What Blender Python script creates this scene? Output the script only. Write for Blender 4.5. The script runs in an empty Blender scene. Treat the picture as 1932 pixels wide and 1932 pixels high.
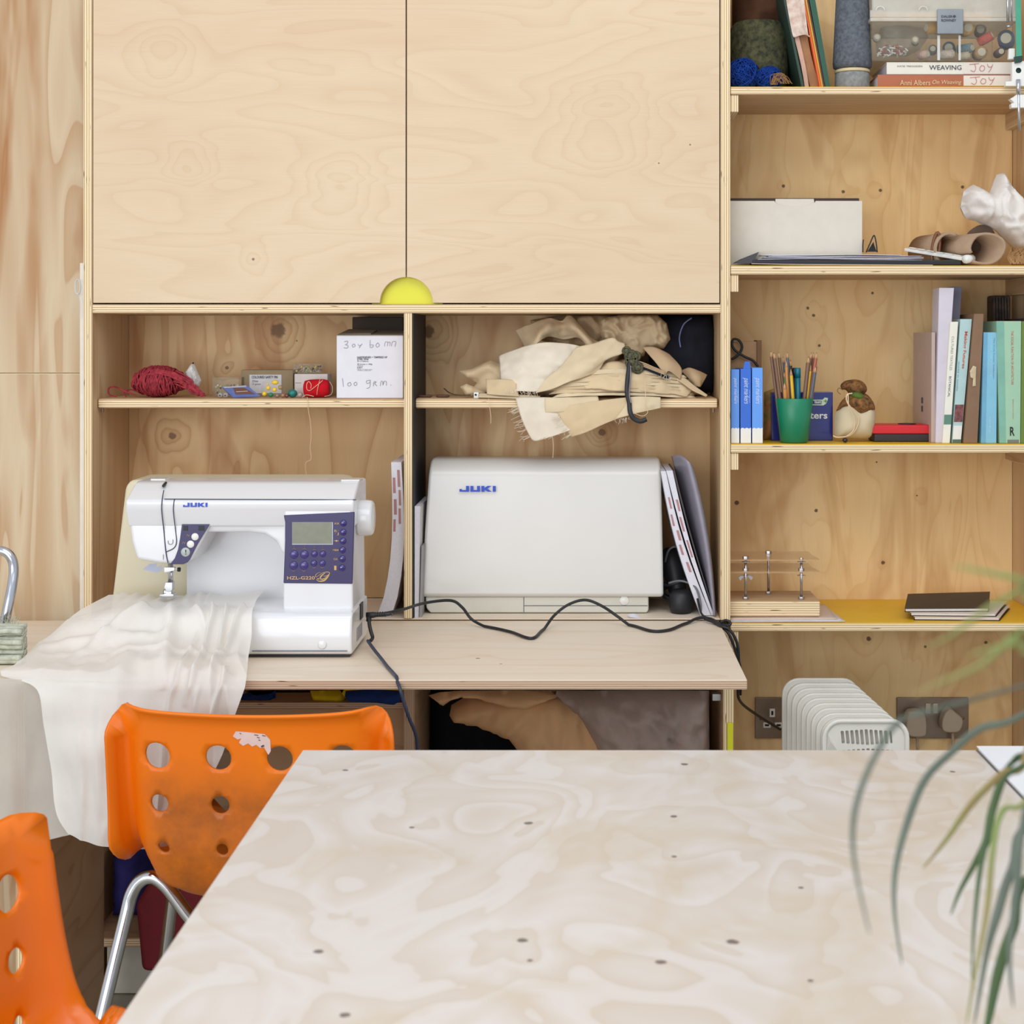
import bpy, bmesh, math, random
from mathutils import Vector, Matrix, noise
from mathutils.geometry import delaunay_2d_cdt
random.seed(7)
scene = bpy.context.scene
COL = scene.collection
# ---------------------------------------------------------------- camera
# origin of x/y = camera foot; y runs into the room, z up, floor z = 0, metres
F, VX, VY, CZ = 2880.0, 1100.0, 640.0, 1.303
cam_d = bpy.data.cameras.new('camera'); cam = bpy.data.objects.new('camera', cam_d); COL.objects.link(cam)
cam.location = (0, 0, CZ); cam.rotation_euler = (math.pi/2, 0, 0)
cam_d.sensor_width = 36.0; cam_d.lens = 36.0*F/1932.0
cam_d.shift_x = 0.5 - VX/1932.0; cam_d.shift_y = VY/1932.0 - 0.5
cam_d.clip_start = 0.05
cam_d.dof.use_dof = True; cam_d.dof.focus_distance = 2.75; cam_d.dof.aperture_fstop = 9.0
scene.camera = cam
# ---------------------------------------------------------------- light
w = bpy.data.worlds.new('world'); scene.world = w; w.use_nodes = True
w.node_tree.nodes['Background'].inputs[0].default_value = (0.87, 0.93, 1.0, 1)
w.node_tree.nodes['Background'].inputs[1].default_value = 0.76
def area(name, loc, target, sx, sy, power, col):
    l = bpy.data.lights.new(name, 'AREA'); l.shape = 'RECTANGLE'; l.size = sx; l.size_y = sy
    l.energy = power; l.color = col
    o = bpy.data.objects.new(name, l); COL.objects.link(o); o.location = loc
    o.rotation_euler = (Vector(target)-Vector(loc)).to_track_quat('-Z', 'Y').to_euler()
    return o
area('window_light', (-1.9, -1.5, 1.45), (0.3, 3.1, 1.1), 3.4, 2.2, 80, (0.93, 0.96, 1.0))
area('skylight', (0.2, 0.2, 3.5), (0.3, 2.5, 0.8), 2.8, 2.0, 42, (1.0, 0.98, 0.95))
scene.view_settings.view_transform = 'Standard'
scene.view_settings.look = 'None'
scene.view_settings.gamma = 1.0
scene.view_settings.use_curve_mapping = False
scene.view_settings.exposure = 0.06

# ---------------------------------------------------------------- helpers
def P(px, py, D): return Vector(((px-VX)*D/F, D, CZ-(py-VY)*D/F))
def X(px, D): return (px-VX)*D/F
def Z(py, D): return CZ-(py-VY)*D/F
def lin(c):
    c = c/255.0
    return c/12.92 if c <= 0.04045 else ((c+0.055)/1.055)**2.4
def rgb(t): return (lin(t[0]), lin(t[1]), lin(t[2]), 1.0)

class NT:
    def __init__(s, name):
        s.m = bpy.data.materials.new(name); s.m.use_nodes = True
        s.t = s.m.node_tree; s.b = s.t.nodes['Principled BSDF']; s.out = s.t.nodes['Material Output']
    def n(s, typ, **kw):
        nd = s.t.nodes.new(typ)
        for k, v in kw.items():
            if k.startswith('i_'):
                key = k[2:]; key = int(key) if key.isdigit() else key
                s.set(nd.inputs[key], v)
            else: setattr(nd, k, v)
        return nd
    def set(s, inp, v):
        if isinstance(v, bpy.types.NodeSocket): s.t.links.new(v, inp)
        else: inp.default_value = v
    def math(s, op, a, b=0.0, c=None, clamp=False):
        nd = s.n('ShaderNodeMath', operation=op, use_clamp=clamp)
        s.set(nd.inputs[0], a); s.set(nd.inputs[1], b)
        if c is not None: s.set(nd.inputs[2], c)
        return nd.outputs[0]
    def vmath(s, op, a, b=(0,0,0)):
        nd = s.n('ShaderNodeVectorMath', operation=op)
        s.set(nd.inputs[0], a); s.set(nd.inputs[1], b)
        return nd.outputs['Value'] if op in ('LENGTH', 'DISTANCE') else nd.outputs[0]
    def noise(s, vec, scale, detail=2.0, rough=0.5, dist=0.0):
        nd = s.n('ShaderNodeTexNoise'); s.set(nd.inputs['Vector'], vec); nd.inputs['Scale'].default_value = scale
        nd.inputs['Detail'].default_value = detail; nd.inputs['Roughness'].default_value = rough
        nd.inputs['Distortion'].default_value = dist
        return nd.outputs[0]
    def ramp(s, fac, stops):
        nd = s.n('ShaderNodeValToRGB'); s.set(nd.inputs[0], fac)
        els = nd.color_ramp.elements
        els[0].position, els[0].color = stops[0]; els[1].position, els[1].color = stops[-1]
        for p, c in stops[1:-1]:
            e = els.new(p); e.color = c
        return nd.outputs[0]
    def mix(s, f, a, b, mode='MIX'):
        nd = s.n('ShaderNodeMix', data_type='RGBA', blend_type=mode)
        s.set(nd.inputs[0], f); s.set(nd.inputs[6], a); s.set(nd.inputs[7], b)
        return nd.outputs[2]
    def bump(s, h, strength, dist=0.002):
        nd = s.n('ShaderNodeBump'); s.set(nd.inputs['Height'], h)
        nd.inputs['Strength'].default_value = strength; nd.inputs['Distance'].default_value = dist
        s.t.links.new(nd.outputs[0], s.b.inputs['Normal'])
    def done(s, rough=0.5, metal=0.0, spec=0.5):
        s.b.inputs['Roughness'].default_value = rough if not isinstance(rough, bpy.types.NodeSocket) else 0.5
        s.b.inputs['Metallic'].default_value = metal
        s.b.inputs['Specular IOR Level'].default_value = spec
        return s.m

def mat(name, c, rough=0.5, metal=0.0, var=0.06, sc=30.0, c2=None, bump=0.0, bsc=200.0, spec=0.5, coat=0.0, alpha=None, trans=0.0, sss=0.0):
    t = NT(name); co = t.n('ShaderNodeTexCoord').outputs['Object']
    f = t.noise(co, sc, 3.0, 0.6)
    a = rgb(c)
    b = rgb(c2) if c2 else tuple([max(0, v*(1-var*2.2)) for v in a[:3]]+[1.0])
    col = t.ramp(f, [(0.35, a), (0.68, b)])
    t.set(t.b.inputs['Base Color'], col)
    if bump: t.bump(t.noise(co, bsc, 2.0, 0.6), bump)
    t.done(rough, metal, spec)
    t.b.inputs['Coat Weight'].default_value = coat; t.b.inputs['Coat Roughness'].default_value = 0.08
    if alpha is not None: t.b.inputs['Alpha'].default_value = alpha
    if trans: t.b.inputs['Transmission Weight'].default_value = trans
    if sss:
        t.b.inputs['Subsurface Weight'].default_value = sss; t.b.inputs['Subsurface Scale'].default_value = 0.01
    return t.m

def cloth_mat(name, c, see=0.0, transl=0.35, var=0.05, weave=1400.0, wb=0.25, rough=0.85):
    """woven cloth: diffuse + translucent, see = share of light that passes between the threads"""
    t = NT(name); co = t.n('ShaderNodeTexCoord').outputs['Object']
    f = t.noise(co, 14.0, 3.0, 0.6); a = rgb(c)
    b = tuple([v*(1-var*2.2) for v in a[:3]]+[1.0])
    col = t.ramp(f, [(0.35, a), (0.7, b)])
    t.set(t.b.inputs['Base Color'], col); t.done(rough, 0, 0.15)
    wv = t.noise(co, weave, 1.0, 0.5); t.bump(wv, wb, 0.0006)
    tr = t.n('ShaderNodeBsdfTranslucent'); t.set(tr.inputs[0], col)
    m1 = t.n('ShaderNodeMixShader'); m1.inputs[0].default_value = transl
    t.t.links.new(t.b.outputs[0], m1.inputs[1]); t.t.links.new(tr.outputs[0], m1.inputs[2])
    last = m1
    if see > 0:
        tp = t.n('ShaderNodeBsdfTransparent')
        m2 = t.n('ShaderNodeMixShader'); m2.inputs[0].default_value = see
        t.t.links.new(m1.outputs[0], m2.inputs[1]); t.t.links.new(tp.outputs[0], m2.inputs[2]); last = m2
    t.t.links.new(last.outputs[0], t.out.inputs[0])
    return t.m

def clear_mat(name, c=(235, 238, 238), see=0.75, rough=0.12):
    t = NT(name); co = t.n('ShaderNodeTexCoord').outputs['Object']
    f = t.noise(co, 25.0, 2.0); a = rgb(c)
    t.set(t.b.inputs['Base Color'], t.ramp(f, [(0.3, a), (0.7, tuple(v*0.93 for v in a[:3])+(1,))])); t.done(rough, 0, 0.6)
    tp = t.n('ShaderNodeBsdfTransparent'); m2 = t.n('ShaderNodeMixShader')
    t.set(m2.inputs[0], t.math('MULTIPLY_ADD', f, 0.2, see-0.1))
    t.t.links.new(t.b.outputs[0], m2.inputs[1]); t.t.links.new(tp.outputs[0], m2.inputs[2])
    t.t.links.new(m2.outputs[0], t.out.inputs[0])
    return t.m

def wood(name, base, late, pale, su, sv, K, seed=0.0, dist=0.8, amt=0.6, knots=(), streak=0.3, kcol=(92, 66, 48), rough=0.55,
         spec=0.3, det=1.5, soft=0.25, blotch=0.0, bcol=(200, 150, 90), fine=0.12, fine_u=True):
    """sliced / rotary cut veneer. UV in metres. contour lines of a warped field = growth rings; knots push the field up"""
    t = NT(name); uv = t.n('ShaderNodeUVMap').outputs[0]
    mp = t.n('ShaderNodeMapping'); t.set(mp.inputs[0], uv); mp.inputs['Scale'].default_value = (su, sv, 1)
    mp.inputs['Location'].default_value = (seed*3.7, seed*1.9, seed)
    f = t.noise(mp.outputs[0], 1.0, det, 0.45, dist)
    kmask = None
    wp = t.n('ShaderNodeTexNoise'); t.set(wp.inputs['Vector'], uv); wp.inputs['Scale'].default_value = 14.0; wp.inputs['Detail'].default_value = 2.0
    wv = t.vmath('SCALE', t.vmath('SUBTRACT', wp.outputs[1], (0.5, 0.5, 0.5)), (0, 0, 0))
    wv.node.inputs['Scale'].default_value = 0.03
    uvw = t.vmath('ADD', uv, wv)
    for (cu, cv, r, A, s) in knots:
        d = t.vmath('DISTANCE', uv, (cu, cv, 0.0))
        dw = t.vmath('DISTANCE', uvw, (cu, cv, 0.0)); q = t.math('DIVIDE', dw, s); q2 = t.math('MULTIPLY', q, q)
        e = t.math('POWER', 2.71828, t.math('MULTIPLY', q2, -1.0))
        if A: f = t.math('MULTIPLY_ADD', e, A, f)
        if r > 0:
            mr = t.n('ShaderNodeMapRange', interpolation_type='SMOOTHSTEP')
            jit = t.math('MULTIPLY_ADD', t.noise(uv, 90.0, 2.0), r*1.0, t.math('SUBTRACT', d, r*0.5))
            t.set(mr.inputs[0], jit); mr.inputs[1].default_value = r*0.75; mr.inputs[2].default_value = r*1.2
            mr.inputs[3].default_value = 1.0; mr.inputs[4].default_value = 0.0
            kmask = mr.outputs[0] if kmask is None else t.math('MAXIMUM', kmask, mr.outputs[0])
    fr = t.math('FRACT', t.math('MULTIPLY', f, K))
    ring = t.ramp(fr, [(0.0, (1, 1, 1, 1)), (soft, (0.35, 0.35, 0.35, 1)), (0.75, (0, 0, 0, 1)), (0.97, (0.25, 0.25, 0.25, 1)), (1.0, (1, 1, 1, 1))])
    st = t.noise(mp.outputs[0], 0.55, 2.0, 0.5, 0.5)
    c0 = t.ramp(st, [(0.32, rgb(pale)), (0.68, rgb(base))])
    am = t.math('MULTIPLY', ring, t.math('MULTIPLY_ADD', st, streak, amt-streak*0.5))
    col = t.mix(am, c0, rgb(late))
    if blotch > 0:
        bl = t.noise(mp.outputs[0], 0.9, 3.0, 0.6, 1.2)
        bm = t.ramp(bl, [(0.5, (0, 0, 0, 1)), (0.62, (1, 1, 1, 1)), (0.70, (0.6, 0.6, 0.6, 1)), (0.78, (0, 0, 0, 1))])
        col = t.mix(t.math('MULTIPLY', bm, blotch), col, rgb(bcol))
    m2 = t.n('ShaderNodeMapping'); t.set(m2.inputs[0], uv)
    m2.inputs['Scale'].default_value = (12, 400, 1) if fine_u else (400, 12, 1)
    fg = t.noise(m2.outputs[0], 1.0, 2.0, 0.6)
    dk = t.mix(1.0, col, (0.62, 0.55, 0.48, 1), 'MULTIPLY')
    col = t.mix(t.math('MULTIPLY', fg, fine), col, dk)
    if kmask is not None: col = t.mix(t.math('MULTIPLY', kmask, 0.85), col, rgb(kcol))
    t.set(t.b.inputs['Base Color'], col); t.bump(fg, 0.08, 0.001)
    return t.done(rough, 0, spec)

def ply_edge(name, light, dark, period=0.0046):
    t = NT(name); uv = t.n('ShaderNodeUVMap').outputs[0]
    sx = t.n('ShaderNodeSeparateXYZ'); t.set(sx.inputs[0], uv)
    m2 = t.n('ShaderNodeMapping'); t.set(m2.inputs[0], uv); m2.inputs['Scale'].default_value = (9, 180, 1)
    nz = t.noise(m2.outputs[0], 1.0, 3.0, 0.6)
    v = t.math('MULTIPLY_ADD', nz, 0.22, t.math('DIVIDE', sx.outputs[1], period))
    fr = t.math('FRACT', v)
    col = t.ramp(fr, [(0.0, rgb(light)), (0.42, rgb(light)), (0.56, rgb(dark)), (0.70, rgb(dark)), (0.86, rgb(light)), (1.0, rgb(light))])
    m3 = t.n('ShaderNodeMapping'); t.set(m3.inputs[0], uv); m3.inputs['Scale'].default_value = (22, 260, 1)
    sp = t.noise(m3.outputs[0], 1.0, 1.0)
    hole = t.ramp(sp, [(0.70, (0, 0, 0, 1)), (0.77, (1, 1, 1, 1))])
    col = t.mix(hole, col, rgb((95, 66, 44)))
    t.set(t.b.inputs['Base Color'], col); t.bump(fr, 0.1, 0.0006)
    return t.done(0.65, 0, 0.2)

WM = {}
def world_of(o): return WM.get(o.name, Matrix.Identity(4)) if o else Matrix.Identity(4)
def tag(o, label=None, cat=None, group=None, kind=None):
    if label: o['label'] = label
    if cat: o['category'] = cat
    if group: o['group'] = group
    if kind: o['kind'] = kind
    return o
def T(name, label, cat, loc=(0, 0, 0), group=None, rz=0.0, kind=None):
    o = bpy.data.objects.new(name, None); COL.objects.link(o); o.empty_display_size = 0.05
    o.location = loc; o.rotation_euler = (0, 0, rz)
    WM[o.name] = Matrix.Translation(loc) @ Matrix.Rotation(rz, 4, 'Z')
    return tag(o, label, cat, group, kind)

class MB:
    def __init__(s): s.v = []; s.f = []; s.m = []; s.uv = []
    def add(s, vs, fs, mi=0, uvs=None):
        b = len(s.v); s.v += [Vector(v) for v in vs]
        for k, f in enumerate(fs):
            s.f.append([b+i for i in f]); s.m.append(mi[k] if isinstance(mi, (list, tuple)) else mi)
            s.uv.append(uvs[k] if uvs else None)
        return s
    def box(s, x0, x1, y0, y1, z0, z1, thin=None, mi=0, me=1):
        vs = [(x, y, z) for x in (x0, x1) for y in (y0, y1) for z in (z0, z1)]
        fs = [(0, 1, 3, 2), (4, 6, 7, 5), (0, 4, 5, 1), (2, 3, 7, 6), (0, 2, 6, 4), (1, 5, 7, 3)]
        ax = [0, 0, 1, 1, 2, 2]; lo = (x0, y0, z0)
        ms, uvs = [], []
        for f, a in zip(fs, ax):
            if thin is not None and a != thin:
                ms.append(me); o = 3-a-thin
                uvs.append([(vs[i][o], vs[i][thin]-lo[thin]) for i in f])
            else:
                ms.append(mi)
                p, q = {0: (1, 2), 1: (0, 2), 2: (0, 1)}[a]
                uvs.append([(vs[i][p], vs[i][q]) for i in f])
        return s.add(vs, fs, ms, uvs)
    def prism(s, poly, y0, y1, mi=0, me=None):
        """polygon of (x, z) points extruded along y"""
        me = mi if me is None else me
        n = len(poly)
        ar = sum(poly[i][0]*poly[(i+1) % n][1]-poly[(i+1) % n][0]*poly[i][1] for i in range(n))
        if ar < 0: poly = poly[::-1]
        vs = [(p[0], y0, p[1]) for p in poly]+[(p[0], y1, p[1]) for p in poly]
        fs = [list(range(n)), list(range(2*n-1, n-1, -1))]; ms = [mi, mi]
        for i in range(n):
            j = (i+1) % n; fs.append([j, i, n+i, n+j]); ms.append(me)
        return s.add(vs, fs, ms)
    def pprism(s, pts, D, y0, y1, mi=0, me=None):
        return s.prism([(X(a, D), Z(b, D)) for a, b in pts], y0, y1, mi, me)
    def xprism(s, x0, x1, prof, mi=0):
        """profile of (y, z) extruded along x"""
        n = len(prof)
        ar = sum(prof[i][0]*prof[(i+1) % n][1]-prof[(i+1) % n][0]*prof[i][1] for i in range(n))
        if ar < 0: prof = prof[::-1]
        vs = [(x0, p[0], p[1]) for p in prof]+[(x1, p[0], p[1]) for p in prof]
        fs = [list(range(n))[::-1], list(range(n, 2*n))]
        for i in range(n):
            j = (i+1) % n; fs.append([i, j, n+j, n+i])
        return s.add(vs, fs, mi)
    def slab(s, quad, th, mi=0, me=None):
        """quad of 4 points (bl, br, tr, tl) given thickness along its back normal"""
        me = mi if me is None else me
        a, b, c, d = [Vector(q) for q in quad]; n = (b-a).cross(d-a).normalized()*(-th)
        vs = [a, b, c, d, a+n, b+n, c+n, d+n]
        fs = [(0, 1, 2, 3), (7, 6, 5, 4), (1, 0, 4, 5), (2, 1, 5, 6), (3, 2, 6, 7), (0, 3, 7, 4)]
        return s.add(vs, fs, [mi, mi, me, me, me, me])
    def tube(s, pts, r, seg=8, mi=0, closed=False, cap=True, flat=1.0):
        pts = [Vector(p) for p in pts]; n = len(pts)
        rr = r if isinstance(r, (list, tuple)) else [r]*n
        up = None; rings = []
        for i in range(n):
            a = pts[(i-1) % n] if (closed or i > 0) else pts[i]; b = pts[(i+1) % n] if (closed or i < n-1) else pts[i]
            t = (b-a)
            if t.length < 1e-9: t = Vector((0, 0, 1))
            t.normalize()
            if up is None:
                up = Vector((0, 0, 1)) if abs(t.z) < 0.9 else Vector((1, 0, 0))
            up = (up-t*up.dot(t))
            if up.length < 1e-6: up = t.orthogonal()
            up.normalize(); sd = t.cross(up)
            rings.append([pts[i]+(up*math.cos(k*2*math.pi/seg)*flat+sd*math.sin(k*2*math.pi/seg))*rr[i] for k in range(seg)])
        vs = [v for rg in rings for v in rg]; fs = []
        for i in range(n if closed else n-1):
            j = (i+1) % n
            for k in range(seg):
                l = (k+1) % seg; fs.append((i*seg+k, i*seg+l, j*seg+l, j*seg+k))
        if cap and not closed:
            fs.append(list(range(seg))[::-1]); fs.append([(n-1)*seg+k for k in range(seg)])
        return s.add(vs, fs, mi)
    def lathe(s, prof, c, axis=(0, 0, 1), seg=24, mi=0):
        """prof of (radius, height) along axis from c"""
        ax = Vector(axis).normalized(); u = ax.orthogonal().normalized(); w_ = ax.cross(u); c = Vector(c)
        vs = []; fs = []
        for r, h in prof:
            for k in range(seg):
                a = 2*math.pi*k/seg
                vs.append(c+ax*h+(u*math.cos(a)+w_*math.sin(a))*max(r, 1e-5))
        for i in range(len(prof)-1):
            for k in range(seg):
                l = (k+1) % seg; fs.append((i*seg+k, i*seg+l, (i+1)*seg+l, (i+1)*seg+k))
        if prof[0][0] > 1e-4: fs.append(list(range(seg))[::-1])
        if prof[-1][0] > 1e-4: fs.append([(len(prof)-1)*seg+k for k in range(seg)])
        return s.add(vs, fs, mi)
    def ball(s, c, r, mi=0, seg=10, sc=(1, 1, 1)):
        c = Vector(c); vs = [c+Vector((0, 0, -r*sc[2]))]; m = seg//2
        for i in range(1, m):
            ph = -math.pi/2+math.pi*i/m
            for k in range(seg):
                a = 2*math.pi*k/seg
                vs.append(c+Vector((r*sc[0]*math.cos(ph)*math.cos(a), r*sc[1]*math.cos(ph)*math.sin(a), r*sc[2]*math.sin(ph))))
        vs.append(c+Vector((0, 0, r*sc[2]))); L = len(vs)-1; fs = []
        for k in range(seg):
            l = (k+1) % seg
            fs.append((0, 1+l, 1+k)); fs.append((L, L-seg+k, L-seg+l))
            for i in range(m-2): fs.append((1+i*seg+k, 1+i*seg+l, 1+(i+1)*seg+l, 1+(i+1)*seg+k))
        return s.add(vs, fs, mi)
    def grid(s, pts, mi=0):
        nv = len(pts); nu = len(pts[0]); vs = [p for r in pts for p in r]; fs = []; uvs = []
        for j in range(nv-1):
            for i in range(nu-1):
                fs.append((j*nu+i, j*nu+i+1, (j+1)*nu+i+1, (j+1)*nu+i))
                uvs.append([(i/nu, j/nv), ((i+1)/nu, j/nv), ((i+1)/nu, (j+1)/nv), (i/nu, (j+1)/nv)])
        return s.add(vs, fs, mi, uvs)
    def build(s, name, mats, parent=None, smooth=False, bev=0.0, bseg=2, label=None, cat=None, group=None, kind=None,
              loc=None, solid=0.0, sub=0, ang=0.6, soff=-1.0):
        if not isinstance(mats, (list, tuple)): mats = [mats]
        if parent is None:
            if loc is None:
                xs = [v.x for v in s.v]; ys = [v.y for v in s.v]; zs = [v.z for v in s.v]
                loc = ((min(xs)+max(xs))/2, (min(ys)+max(ys))/2, min(zs))
            M = Matrix.Translation(loc)
        else: M = world_of(parent)
        Mi = M.inverted()
        me = bpy.data.meshes.new(name)
        me.from_pydata([tuple(Mi @ v) for v in s.v], [], s.f)
        for m in mats: me.materials.append(m)
        me.polygons.foreach_set('material_index', [min(i, len(mats)-1) for i in s.m])
        uvl = me.uv_layers.new(name='UVMap'); k = 0; buf = []
        for p, uv in zip(me.polygons, s.uv):
            if uv is None:
                n = p.normal; a = max(range(3), key=lambda q: abs(n[q])); pq = ((1, 2), (0, 2), (0, 1))[a]
                for vi in p.vertices:
                    v = s.v[vi]; buf += [v[pq[0]], v[pq[1]]]
            else:
                for t in uv: buf += [t[0], t[1]]
        uvl.data.foreach_set('uv', buf)
        if smooth: me.polygons.foreach_set('use_smooth', [True]*len(me.polygons))
        me.update()
        o = bpy.data.objects.new(name, me); COL.objects.link(o)
        if parent is None:
            o.location = loc; WM[o.name] = M
        else:
            o.parent = parent; WM[o.name] = M
        if smooth and bev == 0 and solid == 0 and sub == 0 and ang:
            md = None
        if solid:
            md = o.modifiers.new('solidify', 'SOLIDIFY'); md.thickness = solid; md.offset = soff
        if bev:
            md = o.modifiers.new('bevel', 'BEVEL'); md.width = bev; md.segments = bseg; md.limit_method = 'ANGLE'; md.angle_limit = math.radians(32)
            md.use_clamp_overlap = True
            me.polygons.foreach_set('use_smooth', [True]*len(me.polygons))
            wn = o.modifiers.new('wn', 'WEIGHTED_NORMAL'); wn.keep_sharp = True
        if sub:
            md = o.modifiers.new('sub', 'SUBSURF'); md.levels = sub; md.render_levels = sub
        return tag(o, label, cat, group, kind)

def cr(pts, n):
    """Catmull-Rom through points, n samples per span"""
    pts = [Vector(p) for p in pts]; out = []
    for i in range(len(pts)-1):
        p0 = pts[max(i-1, 0)]; p1 = pts[i]; p2 = pts[i+1]; p3 = pts[min(i+2, len(pts)-1)]
        for k in range(n):
            t = k/n
            out.append(0.5*((2*p1)+(p2-p0)*t+(2*p0-5*p1+4*p2-p3)*t*t+(3*p1-p0-3*p2+p3)*t**3))
    out.append(pts[-1]); return out
def pcr(pts, n=6): return cr([P(*p) for p in pts], n)
def patch(rows, nu, nv, amp=0.0, fr=20.0, seed=0, asp=(1, 1, 1), raw=False):
    R = [cr([Vector(p) if raw else P(*p) for p in r], nu) for r in rows]
    cols = list(zip(*R)); C = [cr(c, nv) for c in cols]
    pts = [[C[i][j].copy() for i in range(len(C))] for j in range(len(C[0]))]
    if amp:
        for r in pts:
            for p in r:
                q = Vector((p.x*asp[0], p.y*asp[1], p.z*asp[2]))*fr+Vector((seed, seed*2.3, 0))
                d = noise.noise(q)+0.8*(0.5-abs(noise.noise(q*1.7+Vector((3, 1, 7))))*2)
                p.y += d*amp; p.z += noise.noise(q+Vector((9, 9, 9)))*amp*0.4
    return pts

def cdt_region(outline, holes=(), res=0.01, interior=True, lines=()):
    vs = []; es = []
    def loop(L):
        b = len(vs)
        for p in L: vs.append(Vector((p[0], p[1])))
        for i in range(len(L)): es.append((b+i, b+(i+1) % len(L)))
    loop(outline)
    for h in holes: loop(h)
    for L in lines:
        b = len(vs); vs += [Vector(p) for p in L]; es += [(b+i, b+i+1) for i in range(len(L)-1)]
    lx = [L[0][0] for L in lines]
    if interior:
        xs = [p[0] for p in outline]; ys = [p[1] for p in outline]
        y = min(ys)+res/2; row = 0
        while y < max(ys):
            x = min(xs)+res/2+(res/2 if row % 2 else 0)
            while x < max(xs):
                if inside((x, y), outline) and edist((x, y), outline) > res*0.45 and not any(abs(x-q) < res*.42 for q in lx) and not any(inside((x, y), h) or edist((x, y), h) < res*0.4 for h in holes):
                    vs.append(Vector((x, y)))
                x += res
            y += res*0.87; row += 1
    ov, oe, of, *_ = delaunay_2d_cdt(vs, es, [], 0, 1e-7)
    fs = []
    for f in of:
        c = sum((ov[i] for i in f), Vector((0, 0)))/len(f)
        if inside(c, outline) and not any(inside(c, h) for h in holes):
            f = list(f); a, b, c2 = ov[f[0]], ov[f[1]], ov[f[2]]
            if (b-a).cross(c2-a) < 0: f.reverse()
            fs.append(f)
    return ov, fs
def inside(p, poly):
    x, y = p[0], p[1]; r = False; n = len(poly); j = n-1
    for i in range(n):
        xi, yi = poly[i][0], poly[i][1]; xj, yj = poly[j][0], poly[j][1]
        if (yi > y) != (yj > y) and x < (xj-xi)*(y-yi)/(yj-yi)+xi: r = not r
        j = i
    return r
def edist(p, poly):
    best = 1e9; n = len(poly); px, py = p[0], p[1]
    for i in range(n):
        ax, ay = poly[i][0], poly[i][1]; bx, by = poly[(i+1) % n][0], poly[(i+1) % n][1]
        dx, dy = bx-ax, by-ay; L = dx*dx+dy*dy
        t = 0 if L == 0 else max(0, min(1, ((px-ax)*dx+(py-ay)*dy)/L))
        d = (px-ax-t*dx)**2+(py-ay-t*dy)**2
        if d < best: best = d
    return math.sqrt(best)
def circle(cx, cy, r, n=24, ry=None): 
    ry = r if ry is None else ry
    return [(cx+r*math.cos(2*math.pi*k/n), cy+ry*math.sin(2*math.pi*k/n)) for k in range(n)]
def resample(poly, step):
    out = []
    for i in range(len(poly)):
        a = Vector(poly[i][:2]); b = Vector(poly[(i+1) % len(poly)][:2]); n = max(1, int((b-a).length/step))
        for k in range(n): out.append(tuple(a.lerp(b, k/n)))
    return out
def pillow(mb, outline, D, front, back, R=0.03, amp=0.0, fr=30.0, seed=0, res=0.008, ang=0.0, asp=1.0, mi=0, ridge=True, world=False, tilt=0.0, hard=0.6):
    """soft solid from an outline drawn at depth D: bulges towards and away from the room, with folds"""
    poly = [(p[0], p[1]) if world else (X(p[0], D), Z(p[1], D)) for p in outline]
    poly = resample(poly, res*1.3)
    ov, fs = cdt_region(poly, res=res)
    ca, sa = math.cos(ang), math.sin(ang); A = []; B = []
    zc = sum(p[1] for p in poly)/len(poly)
    for v in ov:
        d = min(edist(v, poly)/R, 1.0); g = math.sqrt(max(0, 1-(1-d)**2))
        q = Vector(((v.x*ca+v.y*sa)*asp, (-v.x*sa+v.y*ca), seed*1.37))*fr
        q += Vector((noise.noise(q*0.6), noise.noise(q*0.6+Vector((5, 5, 5))), 0))*0.7
        n1 = noise.noise(q)
        w_ = (1-abs(n1)*2.2) if ridge else n1
        w_ += hard*0.5*noise.noise(q*2.3)
        dt = (v.y-zc)*tilt
        A.append(Vector((v.x, D-front*g-amp*w_*min(1, d*2.5)+dt, v.y))); B.append(Vector((v.x, D+back*g+dt, v.y)))
    n = len(ov); mb.add(A, fs, mi); 
    # shared rim: snap back rim onto the front rim by using the same positions (distance 0 => g 0)
    mb.add(B, [f[::-1] for f in fs], mi)
    return mb
def smooth_poly(pts, n=4):
    pts = [Vector((p[0], p[1], 0)) for p in pts]; N = len(pts); out = []
    for i in range(N):
        p0, p1, p2, p3 = pts[(i-1) % N], pts[i], pts[(i+1) % N], pts[(i+2) % N]
        for k in range(n):
            t = k/n
            q = 0.5*((2*p1)+(p2-p0)*t+(2*p0-5*p1+4*p2-p3)*t*t+(3*p1-p0-3*p2+p3)*t**3)
            out.append((q.x, q.y))
    return out

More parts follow.
